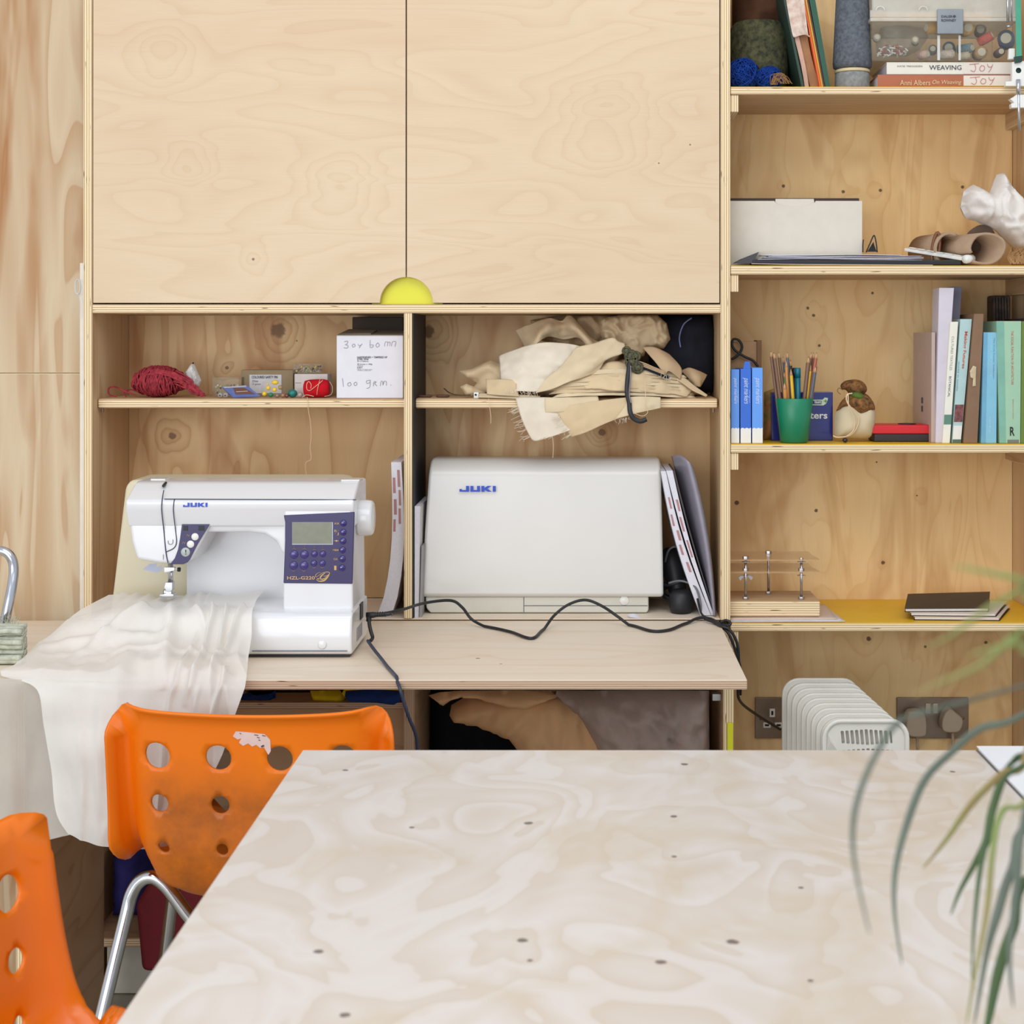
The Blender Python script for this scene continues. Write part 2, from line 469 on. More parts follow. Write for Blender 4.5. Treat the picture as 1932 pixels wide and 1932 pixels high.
# text as flat mesh, mapped bilinearly on a quad (bl, br, tr, tl)
def text_mesh_data(s_, shear=0.0, bold=0.0):
    cu = bpy.data.curves.new('lettering', 'FONT'); cu.body = s_; cu.size = 1.0; cu.shear = shear; cu.offset = bold; cu.resolution_u = 3
    o = bpy.data.objects.new('lettering', cu)
    me = bpy.data.meshes.new_from_object(o)
    vs = [v.co.copy() for v in me.vertices]; fs = [list(p.vertices) for p in me.polygons]
    bpy.data.objects.remove(o); bpy.data.curves.remove(cu); bpy.data.meshes.remove(me)
    return vs, fs
def on_quad(quad, u, v, lift=0.0006):
    a, b, c, d = quad
    p = a*(1-u)*(1-v)+b*u*(1-v)+c*u*v+d*(1-u)*v
    n = (b-a).cross(d-a).normalized()
    return p+n*lift
def text(parent, s_, quad, m, name='lettering', shear=0.0, bold=0.0, lift=0.0007, mb=None):
    quad = [Vector(q) for q in quad]
    vs, fs = text_mesh_data(s_, shear, bold)
    if not vs: return
    x0 = min(v.x for v in vs); x1 = max(v.x for v in vs); y0 = min(v.y for v in vs); y1 = max(v.y for v in vs)
    own = mb is None
    mb = mb or MB()
    mb.add([on_quad(quad, (v.x-x0)/(x1-x0), (v.y-y0)/max(1e-6, y1-y0), lift) for v in vs], fs)
    if own: return mb.build(name, m, parent)
def pq(x0, y0, x1, y1, D):  # facing quad from pixel rect
    return [P(x0, y1, D), P(x1, y1, D), P(x1, y0, D), P(x0, y0, D)]
def vq(q):  # turn a quad so text reads top to bottom
    a, b, c, d = q; return [d, a, b, c]
def strokes(parent, lines, quad, m, r=0.0006, name='lettering', lift=0.0006):
    quad = [Vector(q) for q in quad]; mb = MB()
    for L in lines:
        mb.tube(cr([on_quad(quad, u, v, lift) for u, v in L], 4), r, 5)
    return mb.build(name, m, parent)
# ---------------------------------------------------------------- woods
D0 = 3.0                                   # front plane of the cabinet
def kx(px, py, D, r, A, s): return (X(px, D), Z(py, D), r, A, s)
EDGE = ply_edge('plywood_edge', (236, 216, 178), (176, 140, 100))
EDGE_D = ply_edge('plywood_edge_table', (206, 180, 152), (150, 118, 98), 0.0036)
BIRCH = wood('birch_ply_door', (217, 191, 159), (200, 168, 130), (222, 200, 170), 1.8, 8.5, 9.0, seed=1.3, dist=0.9, amt=0.30, streak=0.15,
             knots=[kx(310, 105, D0, 0.0, 0.35, 0.06), kx(478, 489, D0, 0.003, 0.25, 0.03), kx(355, 315, D0, 0.0, 0.4, 0.05), kx(1150, 240, D0, 0.0, 0.5, 0.10),
                    kx(1302, 273, D0, 0.0018, 0, 1), kx(1243, 308, D0, 0.0015, 0, 1), kx(640, 350, D0, 0.0, 0.4, 0.07)], rough=0.5, kcol=(120, 84, 52), fine=0.22)
BAY = wood('pine_ply_bay', (226, 190, 140), (184, 130, 78), (233, 204, 158), 6.5, 1.3, 6.0, seed=4.2, dist=1.0, amt=0.48,
           knots=[kx(525, 623, 3.24, 0.015, 0.7, 0.055), kx(325, 822, 3.24, 0.0075, 0.4, 0.04), kx(428, 694, 3.24, 0.004, 0.3, 0.02),
                  kx(1136, 816, 3.24, 0.0075, 0.6, 0.03), kx(808, 625, 3.24, 0.013, 0.75, 0.05), kx(560, 643, 3.24, 0.002, 0, 1)],
           streak=0.6, kcol=(122, 92, 66), blotch=0.6, bcol=(172, 112, 64), fine=0.2, fine_u=False, soft=0.3)
SHELFBACK = wood('warm_ply_back', (240, 202, 142), (216, 164, 100), (244, 212, 158), 7.0, 1.8, 7.5, seed=9.4, dist=1.0, amt=0.36,
           knots=[kx(a, b, 3.27, r, 0.12, 0.03) for a, b, r in ((1478, 351, .0036), (1591, 362, .0040), (1661, 359, .0036), (1816, 353, .0036),
                  (1524, 581, .0034), (1535, 595, .0036), (1546, 652, .0030), (1646, 553, .0028), (1390, 948, .0046), (1540, 963, .0040),
                  (1730, 935, .0018), (1666, 1062, .0040), (1639, 1205, .0050), (1746, 1220, .0030), (1860, 1212, .0038), (1654, 872, .0020))],
           streak=0.5, kcol=(66, 42, 28), fine=0.2, fine_u=False, blotch=0.45, bcol=(192, 136, 76))
TABLE = wood('white_oiled_ply_table', (219, 211, 204), (198, 176, 150), (223, 217, 213), 5.2, 4.0, 5.5, seed=2.1, dist=1.3, amt=0.42, streak=0.5, rough=0.36, spec=0.5,
           knots=[(X(a, 0.553*F/(b-VY)), 0.553*F/(b-VY), r, .12, .04) for a, b, r in ((652, 1453, .0042), (1292, 1442, .005), (997, 1553, .0052), (777, 1561, .0035),
                  (1271, 1540, .0042), (1272, 1616, .003), (985, 1774, .0052), (1383, 1777, .006), (1247, 1815, .005), (601, 1795, .0048), (651, 1915, .0046),
                  (1511, 1675, .003), (1529, 1850, .003), (1797, 1456, .004), (1000, 1812, .0030))],
           kcol=(92, 76, 74), blotch=0.5, bcol=(206, 190, 164), fine=0.1, soft=0.5, det=2.5)
DESK = wood('worn_ply_worktop', (234, 216, 194), (218, 192, 162), (238, 224, 206), 1.6, 10.0, 4.0, seed=6.6, dist=0.6, amt=0.4, streak=0.3,
            knots=[(X(908, 2.73), 2.645, .004, 0.2, .03), (X(945, 2.6), 2.60, .0025, 0, 1)], rough=0.5, kcol=(120, 96, 80), fine=0.2)
PANEL = wood('streaked_ply_panel', (204, 182, 150), (180, 138, 96), (214, 196, 166), 8.5, 0.9, 4.5, seed=5.7, dist=1.2, amt=0.62, streak=0.9,
             fine=0.2, fine_u=False, blotch=1.0, bcol=(170, 118, 72), soft=0.45)
SIDEW = wood('pine_side', (206, 172, 130), (176, 130, 86), (216, 188, 150), 1.6, 30.0, 3.0, seed=3.3, dist=0.4, amt=0.5, fine=0.25, rough=0.6)
SIDEV = wood('pine_side_upright', (214, 180, 138), (180, 132, 88), (220, 194, 156), 22.0, 1.0, 3.0, seed=8.3, dist=0.4, amt=0.55, fine=0.25, fine_u=False)
LOWW = wood('lower_cabinet_ply', (196, 160, 124), (162, 122, 88), (206, 174, 140), 2.0, 9.0, 4.0, seed=7.3, dist=0.8, amt=0.45, fine=0.25)
YEL = mat('yellow_laminate', (238, 190, 28), 0.42, var=0.04, sc=9)
LIME = mat('lime_paint', (222, 220, 30), 0.4, var=0.03, sc=9)
BLK = mat('black_board', (40, 42, 46), 0.6, var=0.2, sc=120, bump=0.1)
def board(name, x0, x1, y0, y1, z0, z1, thin, face, parent, edge=EDGE, bev=0.0012, **kw):
    mb = MB(); mb.box(x0, x1, y0, y1, z0, z1, thin)
    return mb.build(name, [face, edge], parent, bev=bev, bseg=1, **kw)

# ---------------------------------------------------------------- setting
FLOORM = mat('floor_lino', (172, 170, 156), 0.45, var=0.05, sc=6, c2=(158, 157, 142), bump=0.05)
mb = MB(); mb.box(-3.2, 2.6, -1.6, 3.42, -0.05, 0.0); mb.build('floor', FLOORM, kind='structure')
mb = MB(); mb.box(-3.2, 2.6, 3.34, 3.42, 0.0, 3.0); mb.build('wall_back', mat('wall_paint', (225, 222, 214), 0.8, var=0.02), kind='structure')
wl = MB(); wl.box(-2.6, -0.988, 3.09, 3.338, 0, 2.5); wl = wl.build('wall_left', mat('panel_core', (180, 150, 110), 0.8), kind='structure')
zj = Z(704, 3.07)
board('panel', -2.59, -0.9905, 3.07, 3.088, 0.002, zj-0.0006, 1, PANEL, wl)
board('panel', -2.59, -0.9905, 3.07, 3.088, zj+0.0006, 2.49, 1, PANEL, wl)
tr = MB(); tr.box(X(150.5, 3.02), X(157, 3.0)-0.0008, 3.02, 3.068, 0.75, Z(495, 3.0))
tr.build('trim_1', mat('pale_strip', (226, 220, 208), 0.35, var=0.04), kind='structure', bev=0.001)

# ---------------------------------------------------------------- tall cabinet
xl0, xl1, xr0, xr1 = X(157, D0), X(174, D0), X(1359.5, D0), X(1378, D0)
tc = T('storage_cabinet', 'tall birch plywood wall cabinet with two flat doors over two open bays', 'cabinet', ((xl0+xr1)/2, 3.12, 0.752))
CT = 2.25
board('side_panel', xl0, xl1, D0, 3.258, 0.7505, CT, 0, SIDEV, tc)
board('side_panel', xr0, xr1, D0, 3.258, 0.7505, CT, 0, SIDEV, tc)
board('top_panel', xl1, xr0, D0, 3.258, CT-0.018, CT, 2, SIDEW, tc)
zr1, zr0 = Z(574, D0), Z(591, D0)
board('rail', xl1, xr0, D0+0.001, 3.24, zr0, zr1, 2, SIDEW, tc)
board('bottom_panel', xl1, xr0, D0+0.002, 3.24, 0.7505, 0.7535, 2, DESK, tc)
dx0, dx1 = X(762, D0), X(777.5, D0)
board('divider', dx0, dx1, D0, 3.24, 0.7537, zr0, 0, SIDEV, tc)
board('lining_panel', dx1+0.0003, dx1+0.0022, D0+0.004, 3.24, 0.7537, zr0, 0, BLK, tc, edge=BLK, bev=0, label='thin black lining board on the right face of the divider')
board('back_panel', xl1, xr0, 3.2405, 3.258, 0.754, zr0, 1, BAY, tc)
board('back_panel', xl1, xr0, 3.2405, 3.258, zr1, CT-0.018, 1, SIDEW, tc)
board('bay_shelf', X(184, 3.03), dx0-0.0006, 3.03, 3.24, Z(770.5, 3.03), Z(752, 3.03), 2, SIDEW, tc, bev=0.003)
board('bay_shelf', dx1+0.0026, X(1354, 3.03), 3.03, 3.24, Z(770.5, 3.03), Z(751.5, 3.03), 2, SIDEW, tc, bev=0.003)
zS = Z(752, 3.03)
# door leaves with a quarter-round finger hole each, lime behind
xm = X(766.5, D0); rr = 48.5*D0/F; zb = Z(571.5, D0)
def door(xa, xb, side):
    pts = [(xa, zb), (xb, zb), (xb, CT-0.02), (xa, CT-0.02)]
    e = xb if side > 0 else xa
    arc = [(e-side*rr*math.cos(a), zb+rr*math.sin(a)) for a in [math.pi/2*k/14 for k in range(15)]]
    if side > 0: pts = [(xa, zb)]+arc+[(xb, CT-0.02), (xa, CT-0.02)]
    else: pts = [(xb, zb)]+arc+[(xa, CT-0.02), (xb, CT-0.02)]
    mb = MB(); mb.prism(pts, D0-0.0005, D0+0.0175)
    return mb.build('cabinet_door', BIRCH, tc, bev=0.0006, bseg=1)
door(xl1+0.0018, xm-0.0012, 1); door(xm+0.0012, xr0-0.0022, -1)
mb = MB(); mb.box(xm-0.07, xm+0.07, D0+0.0185, D0+0.022, zr1+0.0005, zr1+0.075); mb.build('pull_backing', LIME, tc, label='lime yellow backing seen through the half-round pull')
PIN = mat('dark_pin', (120, 100, 84), 0.4, 0.5)
for a, b in ((184, 772), (1354, 772)): mb = MB(); mb.lathe([(0.003, 0), (0.003, 0.008)], (X(a, 3.03)+(0.008 if a < 500 else -0.008), 3.036, Z(778, 3.03)), seg=8); mb.build('shelf_pin', PIN, tc)

# ---------------------------------------------------------------- worktop and lower cabinet
wt = T('worktop', 'pale plywood worktop shelf carrying the sewing machine', 'worktop', (-0.45, 2.74, 0.732))
board('worktop_board', -1.35, 0.2667, 2.478, 2.9995, 0.734, 0.75, 2, DESK, wt, edge=EDGE_D)
lc = T('base_cabinet', 'low open plywood cabinet under the worktop holding folded fabrics', 'cabinet', (-0.35, 3.1, 0.0))
LF = 2.95
board('side_panel', -0.948, -0.93, 2.55, 2.965, 0.002, 0.7335, 0, LOWW, lc)
board('side_panel', -0.985, -0.967, 2.99, 3.30, 0.002, 0.7335, 0, LOWW, lc)
board('divider', X(761, LF), X(782, LF), LF, 3.30, 0.1305, 0.7335, 0, LOWW, lc, edge=EDGE_D)
board('side_panel', X(1362, LF), X(1383, LF), LF-0.02, 3.30, 0.002, 0.7335, 0, LOWW, lc, edge=EDGE)
board('bottom_panel', -0.9665, X(1362, LF), 2.99, 3.30, 0.112, 0.130, 2, LOWW, lc)
board('back_panel', -0.9665, X(1362, LF), 3.30, 3.312, 0.002, 0.7335, 1, LOWW, lc)
board('cabinet_shelf', -0.9295, X(761, LF)-0.0003, LF+0.012, 3.298, Z(1341, LF), Z(1328, LF), 2, LOWW, lc, edge=EDGE_D)
board('drawer_front', -0.69, X(760, LF)-0.0006, LF+0.03, LF+0.045, Z(1560, LF), Z(1342, LF), 1, LOWW, lc, edge=EDGE_D)
board('plinth', X(206, 3.05), X(352, 3.05), 3.035, 3.05, 0.002, 0.111, 1, mat('plinth_grey', (196, 190, 176), 0.6, var=0.05), lc)
board('lime_edge', X(1372.5, LF-.024), X(1383, LF-.024), LF-0.026, LF-0.0205, 0.5, Z(1358, LF), 1, LIME, lc, edge=LIME, bev=0.0005)
mb = MB(); mb.box(X(1345, LF), X(1361.5, LF), LF+0.01, LF+0.025, Z(1325, LF), Z(1312, LF)); mb.build('catch', mat('steel_catch', (190, 190, 190), 0.3, 0.9), lc, bev=0.001)

# ---------------------------------------------------------------- right-hand shelving
su_ = T('shelving_unit', 'open plywood shelving unit with yellow topped shelves right of the cabinet', 'shelves', (0.6, 3.13, 0.0))
XR = 0.920
board('back_panel', xr1+0.0006, XR, 3.27, 3.288, 0.002, 2.25, 1, SHELFBACK, su_)
board('side_panel', XR+0.0005, XR+0.0185, D0, 3.288, 0.002, 2.25, 0, SIDEV, su_)
S = []
for yt, yb in ((163.5, 178), (501, 518), (838, 854.5), (1175, 1191)):
    zt, zb_ = Z(yt, D0), Z(yb, D0); S.append(zt)
    mb = MB(); mb.box(xr1+0.001, XR, D0, 3.2695, zb_, zt-0.0012, 2); o = mb.build('shelf', [SIDEW, EDGE], su_, bev=0.001, bseg=1)
    mb = MB(); mb.box(xr1+0.001, XR, D0+0.001, 3.2695, zt-0.0011, zt); mb.build('shelf_laminate', YEL, o)
    for (a, b) in ((xr1+0.0007, xr1+0.0165), (XR-0.016, XR-0.0003)):
        board('batten', a, b, D0+0.004, 3.269, zb_-0.034, zb_-0.0004, 0, SIDEW, su_)
S1, S2, S3, S4 = S
# screw / nail marks are in the veneer material; small steel clip under the top shelf batten
# ---------------------------------------------------------------- sockets
BR = mat('brushed_nickel', (150, 132, 116), 0.38, 0.85, var=0.1, sc=20); IV = mat('ivory_plastic', (196, 180, 156), 0.4, var=0.03)
WH = mat('white_plastic', (232, 230, 224), 0.32, var=0.02); GRYP = mat('grey_plug', (176, 158, 138), 0.45, var=0.04)
DK = mat('dark_hole', (24, 22, 22), 0.7)
def socket(x0, x1, name, label):
    yb = 3.2695; t = T(name, label, 'socket', (X((x0+x1)/2, yb), yb, Z(1392, yb)))
    mb = MB(); mb.box(X(x0, yb), X(x1, yb), yb-0.006, yb-0.0002, Z(1392, yb), Z(1315, yb)); mb.build('face_plate', BR, t, bev=0.0015)
    def outlet(cx, cy, nm='outlet'):
        mb = MB(); D = yb-0.007
        for dx, dy, w_, h_ in ((0, -15, 5, 8), (-10, 8, 7, 5), (12, 8, 7, 5)):
            mb.box(X(cx+dx-w_, D), X(cx+dx+w_, D), D-0.001, D+0.0008, Z(cy+dy+h_, D), Z(cy+dy-h_, D))
        o = mb.build(nm, WH, t, bev=0.0006)
        mb = MB()
        for dx, dy, w_, h_ in ((0, -15, 2, 4), (-10, 8, 4, 2), (12, 8, 4, 2)):
            mb.box(X(cx+dx-w_, D), X(cx+dx+w_, D), D-0.0014, D-0.0008, Z(cy+dy+h_, D), Z(cy+dy-h_, D))
        mb.build('pin_hole', DK, o)
    def screw(cx, cy):
        mb = MB(); mb.lathe([(0.0035, 0), (0.003, 0.0012), (0.0, 0.0016)], (X(cx, yb), yb-0.006, Z(cy, yb)), (0, -1, 0), 12); mb.build('screw', BR, t, smooth=True)
    return t, outlet, screw
t, outlet, screw = socket(1424, 1560, 'wall_socket', 'brushed metal double socket half hidden by the left of the white radiator')
outlet(1457, 1360); outlet(1525, 1360); screw(1435, 1355)
t, outlet, screw = socket(1691, 1826, 'wall_socket', 'brushed metal double socket with two plugs right of the radiator')
screw(1815, 1354); screw(1703, 1354)
for a in (1746, 1760):
    mb = MB(); mb.box(X(a, 3.262), X(a+9.5, 3.262), 3.2605, 3.2634, Z(1346, 3.262), Z(1327, 3.262)); mb.build('rocker_switch', IV, t, bev=0.001)
def plug(cx, cy, poly, label):
    t = T('mains_plug', label, 'plug', (X(cx, 3.24), 3.24, Z(cy+30, 3.24)))
    mb = MB(); mb.prism([(X(cx+a, 3.24), Z(cy+b, 3.24)) for a, b in smooth_poly(poly, 4)], 3.228, 3.2625); mb.build('plug_body', GRYP, t, bev=0.004)
    mb = MB(); mb.tube(cr([P(cx+4, cy+22, 3.245), P(cx+5, cy+40, 3.246), P(cx+8, cy+110, 3.25), P(cx+10, cy+300, 3.26)], 6), 0.0032, 8); mb.build('flex', GRYP, t, smooth=True)
plug(1726, 1365, [(-16, -14), (-10, -24), (12, -24), (19, -12), (20, 10), (16, 22), (-10, 22), (-18, 8)], 'rounded square beige plug in the left outlet')
plug(1793, 1360, [(-18, 2), (-12, -16), (-2, -25), (8, -18), (22, -4), (18, 14), (8, 20), (-14, 18)], 'angular pentagonal beige plug in the right outlet')

# ---------------------------------------------------------------- oil radiator
RW = mat('radiator_enamel', (224, 221, 212), 0.3, var=0.02, coat=0.2)
D_f, D_b = 2.72, 3.06
rad = T('oil_radiator', 'white finned oil-filled radiator standing in front of the sockets', 'radiator', (X(1634, D_f), (D_f+D_b)/2, 0.0))
def fin_outline(cx, hw, zt, r, z0=0.08, n=6):
    pts = [(cx-hw, z0), (cx+hw, z0)]
    pts += [(cx+hw-r+r*math.cos(a), zt-r+r*math.sin(a)) for a in [math.pi/2*k/n for k in range(n+1)]]
    pts += [(cx-hw+r-r*math.sin(a), zt-r+r*math.cos(a)) for a in [math.pi/2*k/n for k in range(n+1)]]
    return pts
ztop = Z(1360, D_f)
nf = 8
for k in range(nf+1):
    D = D_b+(D_f+0.03-D_b)*k/nf
    f0 = k/nf; x0 = 1475+(1548-1475)*f0; x1 = 1621+(1706-1621)*f0
    a, b = X(x0, D), X(x1, D); cx, hw = (a+b)/2, (b-a)/2
    zt = Z(1279+(1354-1279)*f0, D)
    mb = MB()
    pf = fin_outline(cx, hw, zt, 0.034); 
    # thin rolled rim and a pressed hollow inside
    mb.prism(fin_outline(cx, hw, zt, 0.034), D-0.0045, D+0.0045)
    mb.prism(fin_outline(cx, hw-0.010, zt-0.010, 0.026), D-0.019, D+0.019)
    mb.build('fin', RW, rad, bev=0.003, bseg=2)
a, b = X(1555, D_f), X(1711, D_f); cx, hw = (a+b)/2, (b-a)/2
def rrect(x0, x1, z0, z1, r=0.0012):
    return [(x0+r, z0), (x1-r, z0), (x1, z0+r), (x1, z1-r), (x1-r, z1), (x0+r, z1), (x0, z1-r), (x0, z0+r)]
holes = []
for k in range(11):
    for yt, yb in ((1377, 1404), (1413, 1440)):
        xc = 1590+k*9.1; w_ = 3.0 if k < 10 else 2.0
        D = D_f; holes.append([(q[0]-(q[1]-Z(1390, D))*0.10, q[1]) for q in rrect(X(xc-w_, D), X(xc+w_, D), Z(yb+(2-abs(k-5)*.6), D), Z(yt+abs(k-5)*.6-1, D))])
out = fin_outline(cx, hw, ztop, 0.03, Z(1480, D_f))
ov, fs = cdt_region(out, holes, 0.02, interior=False)
mb = MB()
mb.add([(v.x, D_f-(0.012 if False else 0), v.y) for v in ov], fs)
for L in [out]+holes:
    n = len(L)
    for i in range(n):
        p, q = L[i], L[(i+1) % n]; mb.add([(p[0], D_f, p[1]), (q[0], D_f, q[1]), (q[0], D_f+0.006, q[1]), (p[0], D_f+0.006, p[1])], [(0, 3, 2, 1)])
mb.build('front_grille', RW, rad)
mb = MB(); o2 = fin_outline(cx, hw, ztop, 0.03, 0.08); 
# rolled frame round the front cover
path = [(p[0], p[1]) for p in o2]
mb.tube([(p[0], D_f-0.001, p[1]) for p in path], 0.0045, 8, closed=True); mb.build('cover_rim', RW, rad, smooth=True)
mb = MB(); mb.prism(fin_outline(cx, hw-0.004, ztop-0.004, 0.028), D_f+0.012, D_f+0.02); mb.build('slot_shade_plate', mat('radiator_dark', (52, 54, 56), 0.5, 0.2), rad, label='dark plate coloured as the shade inside the grille slots')  # near-black plate stands in for the shade behind the slots
mb = MB(); mb.add([P(1561, 1385, D_f), P(1580, 1416, D_f), P(1561, 1416, D_f), P(1567, 1400, D_f-0.007)], [(0, 3, 1), (3, 2, 1), (0, 2, 3)]); mb.build('cover_facet', RW, rad)
for sx in (-1, 1):
    for yy in (D_f+0.04, D_b-0.04):
        mb = MB(); mb.lathe([(0.018, -0.008), (0.02, 0), (0.018, 0.008)], (cx+sx*0.07, yy, 0.0205), (1, 0, 0), 16); mb.tube([(cx+sx*0.07, yy, 0.02), (cx+sx*0.05, yy, 0.09)], 0.006, 8)
        mb.build('castor', DK, rad, smooth=True)

# ---------------------------------------------------------------- near table
tb = T('work_table', 'large pale whitewashed plywood table in the foreground', 'table', (0.4, 1.35, 0.0))
board('tabletop', X(571, 2.055), 1.25, 0.62, 2.055, 0.73, 0.75, 2, TABLE, tb, edge=EDGE_D)
LEGM = mat('table_leg_steel', (210, 210, 206), 0.4, 0.2)
for x in (-0.30, 1.18):
    for y in (0.70, 1.98):
        mb = MB(); mb.box(x-0.02, x+0.02, y-0.02, y+0.02, 0.002, 0.7295); mb.build('leg', LEGM, tb, bev=0.002)
pd = T('sketch_pad', 'white sketch pad lying on the far right corner of the foreground table', 'pad', (X(1930, 1.95), 1.9, 0.75))
def wpad(y): return X(1840, 2.055)+0.004
mb = MB(); mb.box(0.531, 0.83, 1.72, 2.05, 0.7505, 0.7550); mb.build('page_block', mat('pad_pages', (226, 228, 232), 0.7, var=0.02), pd, bev=0.0005)
mb = MB(); mb.box(0.529, 0.832, 1.718, 2.052, 0.7551, 0.7562); mb.build('cover', mat('pad_cover', (236, 238, 243), 0.5, var=0.01), pd)
mb = MB(); mb.box(0.528, 0.832, 1.718, 2.052, 0.7501, 0.7505); mb.build('backing_card', mat('pad_back', (120, 112, 108), 0.6), pd)
# ================================================================ sewing machine
PW = mat('glossy_white_plastic', (222, 222, 224), 0.22, var=0.01, coat=0.5, sc=4)
PUR = mat('purple_fascia', (50, 40, 90), 0.35, var=0.04, sc=6); PURD = mat('purple_button', (40, 30, 110), 0.15, var=0.03, coat=0.8)
GOLD = mat('gold_print', (196, 160, 92), 0.4, 0.2, var=0.04); BLUE = mat('blue_print', (40, 74, 190), 0.45, var=0.02)
STEEL = mat('polished_steel', (200, 200, 205), 0.22, 0.95, var=0.05); SLOT = mat('dark_seam', (52, 54, 84), 0.6)
PLBLK = mat('black_rubber', (30, 30, 34), 0.5, var=0.1)
INK = mat('dark_ink', (70, 70, 78), 0.7); INKP = mat('pencil_ink', (150, 146, 146), 0.7)
JUKI = [[(0, 0), (7, 0), (7, 4), (4.8, 4), (4.8, 1.2), (1.8, 1.2), (1.8, 1.9), (0, 1.9)],
        [(8, 0), (15, 0), (15, 4), (12.8, 4), (12.8, 1.2), (10.2, 1.2), (10.2, 4), (8, 4)],
        [(16, 0), (18.2, 0), (18.2, 1.5), (20.6, 0), (23.7, 0), (20.3, 2.1), (23.4, 4), (20.4, 4), (18.2, 2.6), (18.2, 4), (16, 4)],
        [(24.3, 0), (26.5, 0), (26.5, 4), (24.3, 4)]]
def maker_mark(parent, x0, y0, x1, y1, D, lift=0.0006):
    q = pq(x0, y0, x1, y1, D); 
    for L in JUKI:
        mb = MB(); pts = [on_quad(q, u/26.5, v/4, lift) for u, v in L]
        mb.prism([(p.x, p.z) for p in pts], pts[0].y, pts[0].y+0.0004); mb.build('letter', BLUE, parent)
sm = T('sewing_machine', 'white computerised sewing machine with a purple control panel', 'sewing machine', (-0.58, 2.73, 0.7502))
XE = -0.402
mb = MB()
mb.xprism(X(243, 2.70), XE, [(2.83, 1.040), (2.825, 1.047), (2.75, 1.048), (2.735, 1.044), (2.686, 1.0225), (2.68, 1.019), (2.68, 1.0030), (2.6945, 0.972), (2.83, 0.972)])
mb.build('arm', PW, sm, bev=0.004, bseg=3)
mb = MB()
mb.pprism([(241, 955), (243, 985), (248, 1022), (258, 1056), (300, 1063), (347, 1065), (362, 1056), (380, 1024), (395, 994), (400, 955)], 2.695, 2.694, 2.82)
mb.build('needle_head', PW, sm, bev=0.007, bseg=3)
mb = MB(); mb.pprism([(300, 960), (300, 1004), (470, 1004), (500, 1008), (522, 1022), (532, 1045), (560, 1045), (560, 960)], 2.705, 2.703, 2.82)
mb.build('arm_underside', PW, sm, bev=0.006, bseg=3)
mb = MB(); mb.pprism([(536, 955), (664, 955), (666, 1156), (534, 1156)], 2.682, 2.681, 2.83); mb.build('column', PW, sm, bev=0.004, bseg=3)
mb = MB(); mb.pprism([(352, 985), (545, 985), (545, 1130), (352, 1130)], 2.80, 2.80, 2.806); mb.build('added_pale_plate', PW, sm, bev=0.002)  # added white plate making the gap under the arm pale, not a machine part
mb = MB()
mb.xprism(X(264, 2.65), XE+0.002, [(2.648, 0.756), (2.642, 0.764), (2.638, 0.788), (2.645, 0.822), (2.655, 0.829), (2.83, 0.829), (2.83, 0.756)])
mb.build('bed', PW, sm, bev=0.004, bseg=3)
mb = MB(); mb.xprism(X(250, 2.65), XE-0.004, [(2.655, 0.7503), (2.655, 0.757), (2.82, 0.757), (2.82, 0.7503)]); mb.build('base_gasket', PLBLK, sm)
# seam of the accessory box and dimple
mb = MB(); mb.box(X(475, 2.64), X(655, 2.64), 2.6402, 2.644, Z(1229, 2.64), Z(1228, 2.64)); mb.build('base_seam', SLOT, sm)
mb = MB(); mb.lathe([(0.0075, 0), (0.0068, 0.0005), (0.0, 0.0006)], (X(608, 2.64), 2.6395, Z(1216, 2.64)), (0, -1, 0), 20); mb.build('release_button', PW, sm, smooth=True)
# seams
def seam(pts, r=0.0007, nm='seam', m=SLOT): 
    mb = MB(); mb.tube(pcr(pts, 5), r, 6); return mb.build(nm, m, sm)
seam([(310, 941.5, 2.682), (400, 942, 2.682), (560, 942.5, 2.682), (672, 943, 2.684)], 0.0008)
seam([(309, 925, 2.70), (306, 943, 2.682), (305, 963, 2.678), (309, 1000, 2.6925), (313, 1042, 2.6925), (317, 1062, 2.693)], 0.0009)
seam([(329, 942, 2.6815), (327, 963, 2.679), (331, 1000, 2.6925), (333, 1022, 2.6925), (328, 1034, 2.6925), (314, 1041, 2.6925)], 0.0008)
seam([(313, 911, 2.74), (308, 917, 2.715)], 0.0026, 'thread_slot', PLBLK)
seam([(317, 1020, 2.6926), (318, 1026, 2.6926), (323, 1027, 2.6926), (326, 1024, 2.6926), (326, 1018, 2.6926)], 0.0004, 'thread_mark')
seam([(308, 1046, 2.6926), (308, 1056, 2.6926)], 0.0004, 'thread_mark')
mb = MB(); mb.box(X(284, 2.76), X(312, 2.76), 2.76, 2.79, 1.047, 1.0505); mb.box(X(645, 2.76), X(680, 2.76), 2.75, 2.79, 1.047, 1.050); mb.build('lid_catch', PW, sm, bev=0.001, kind='stuff')
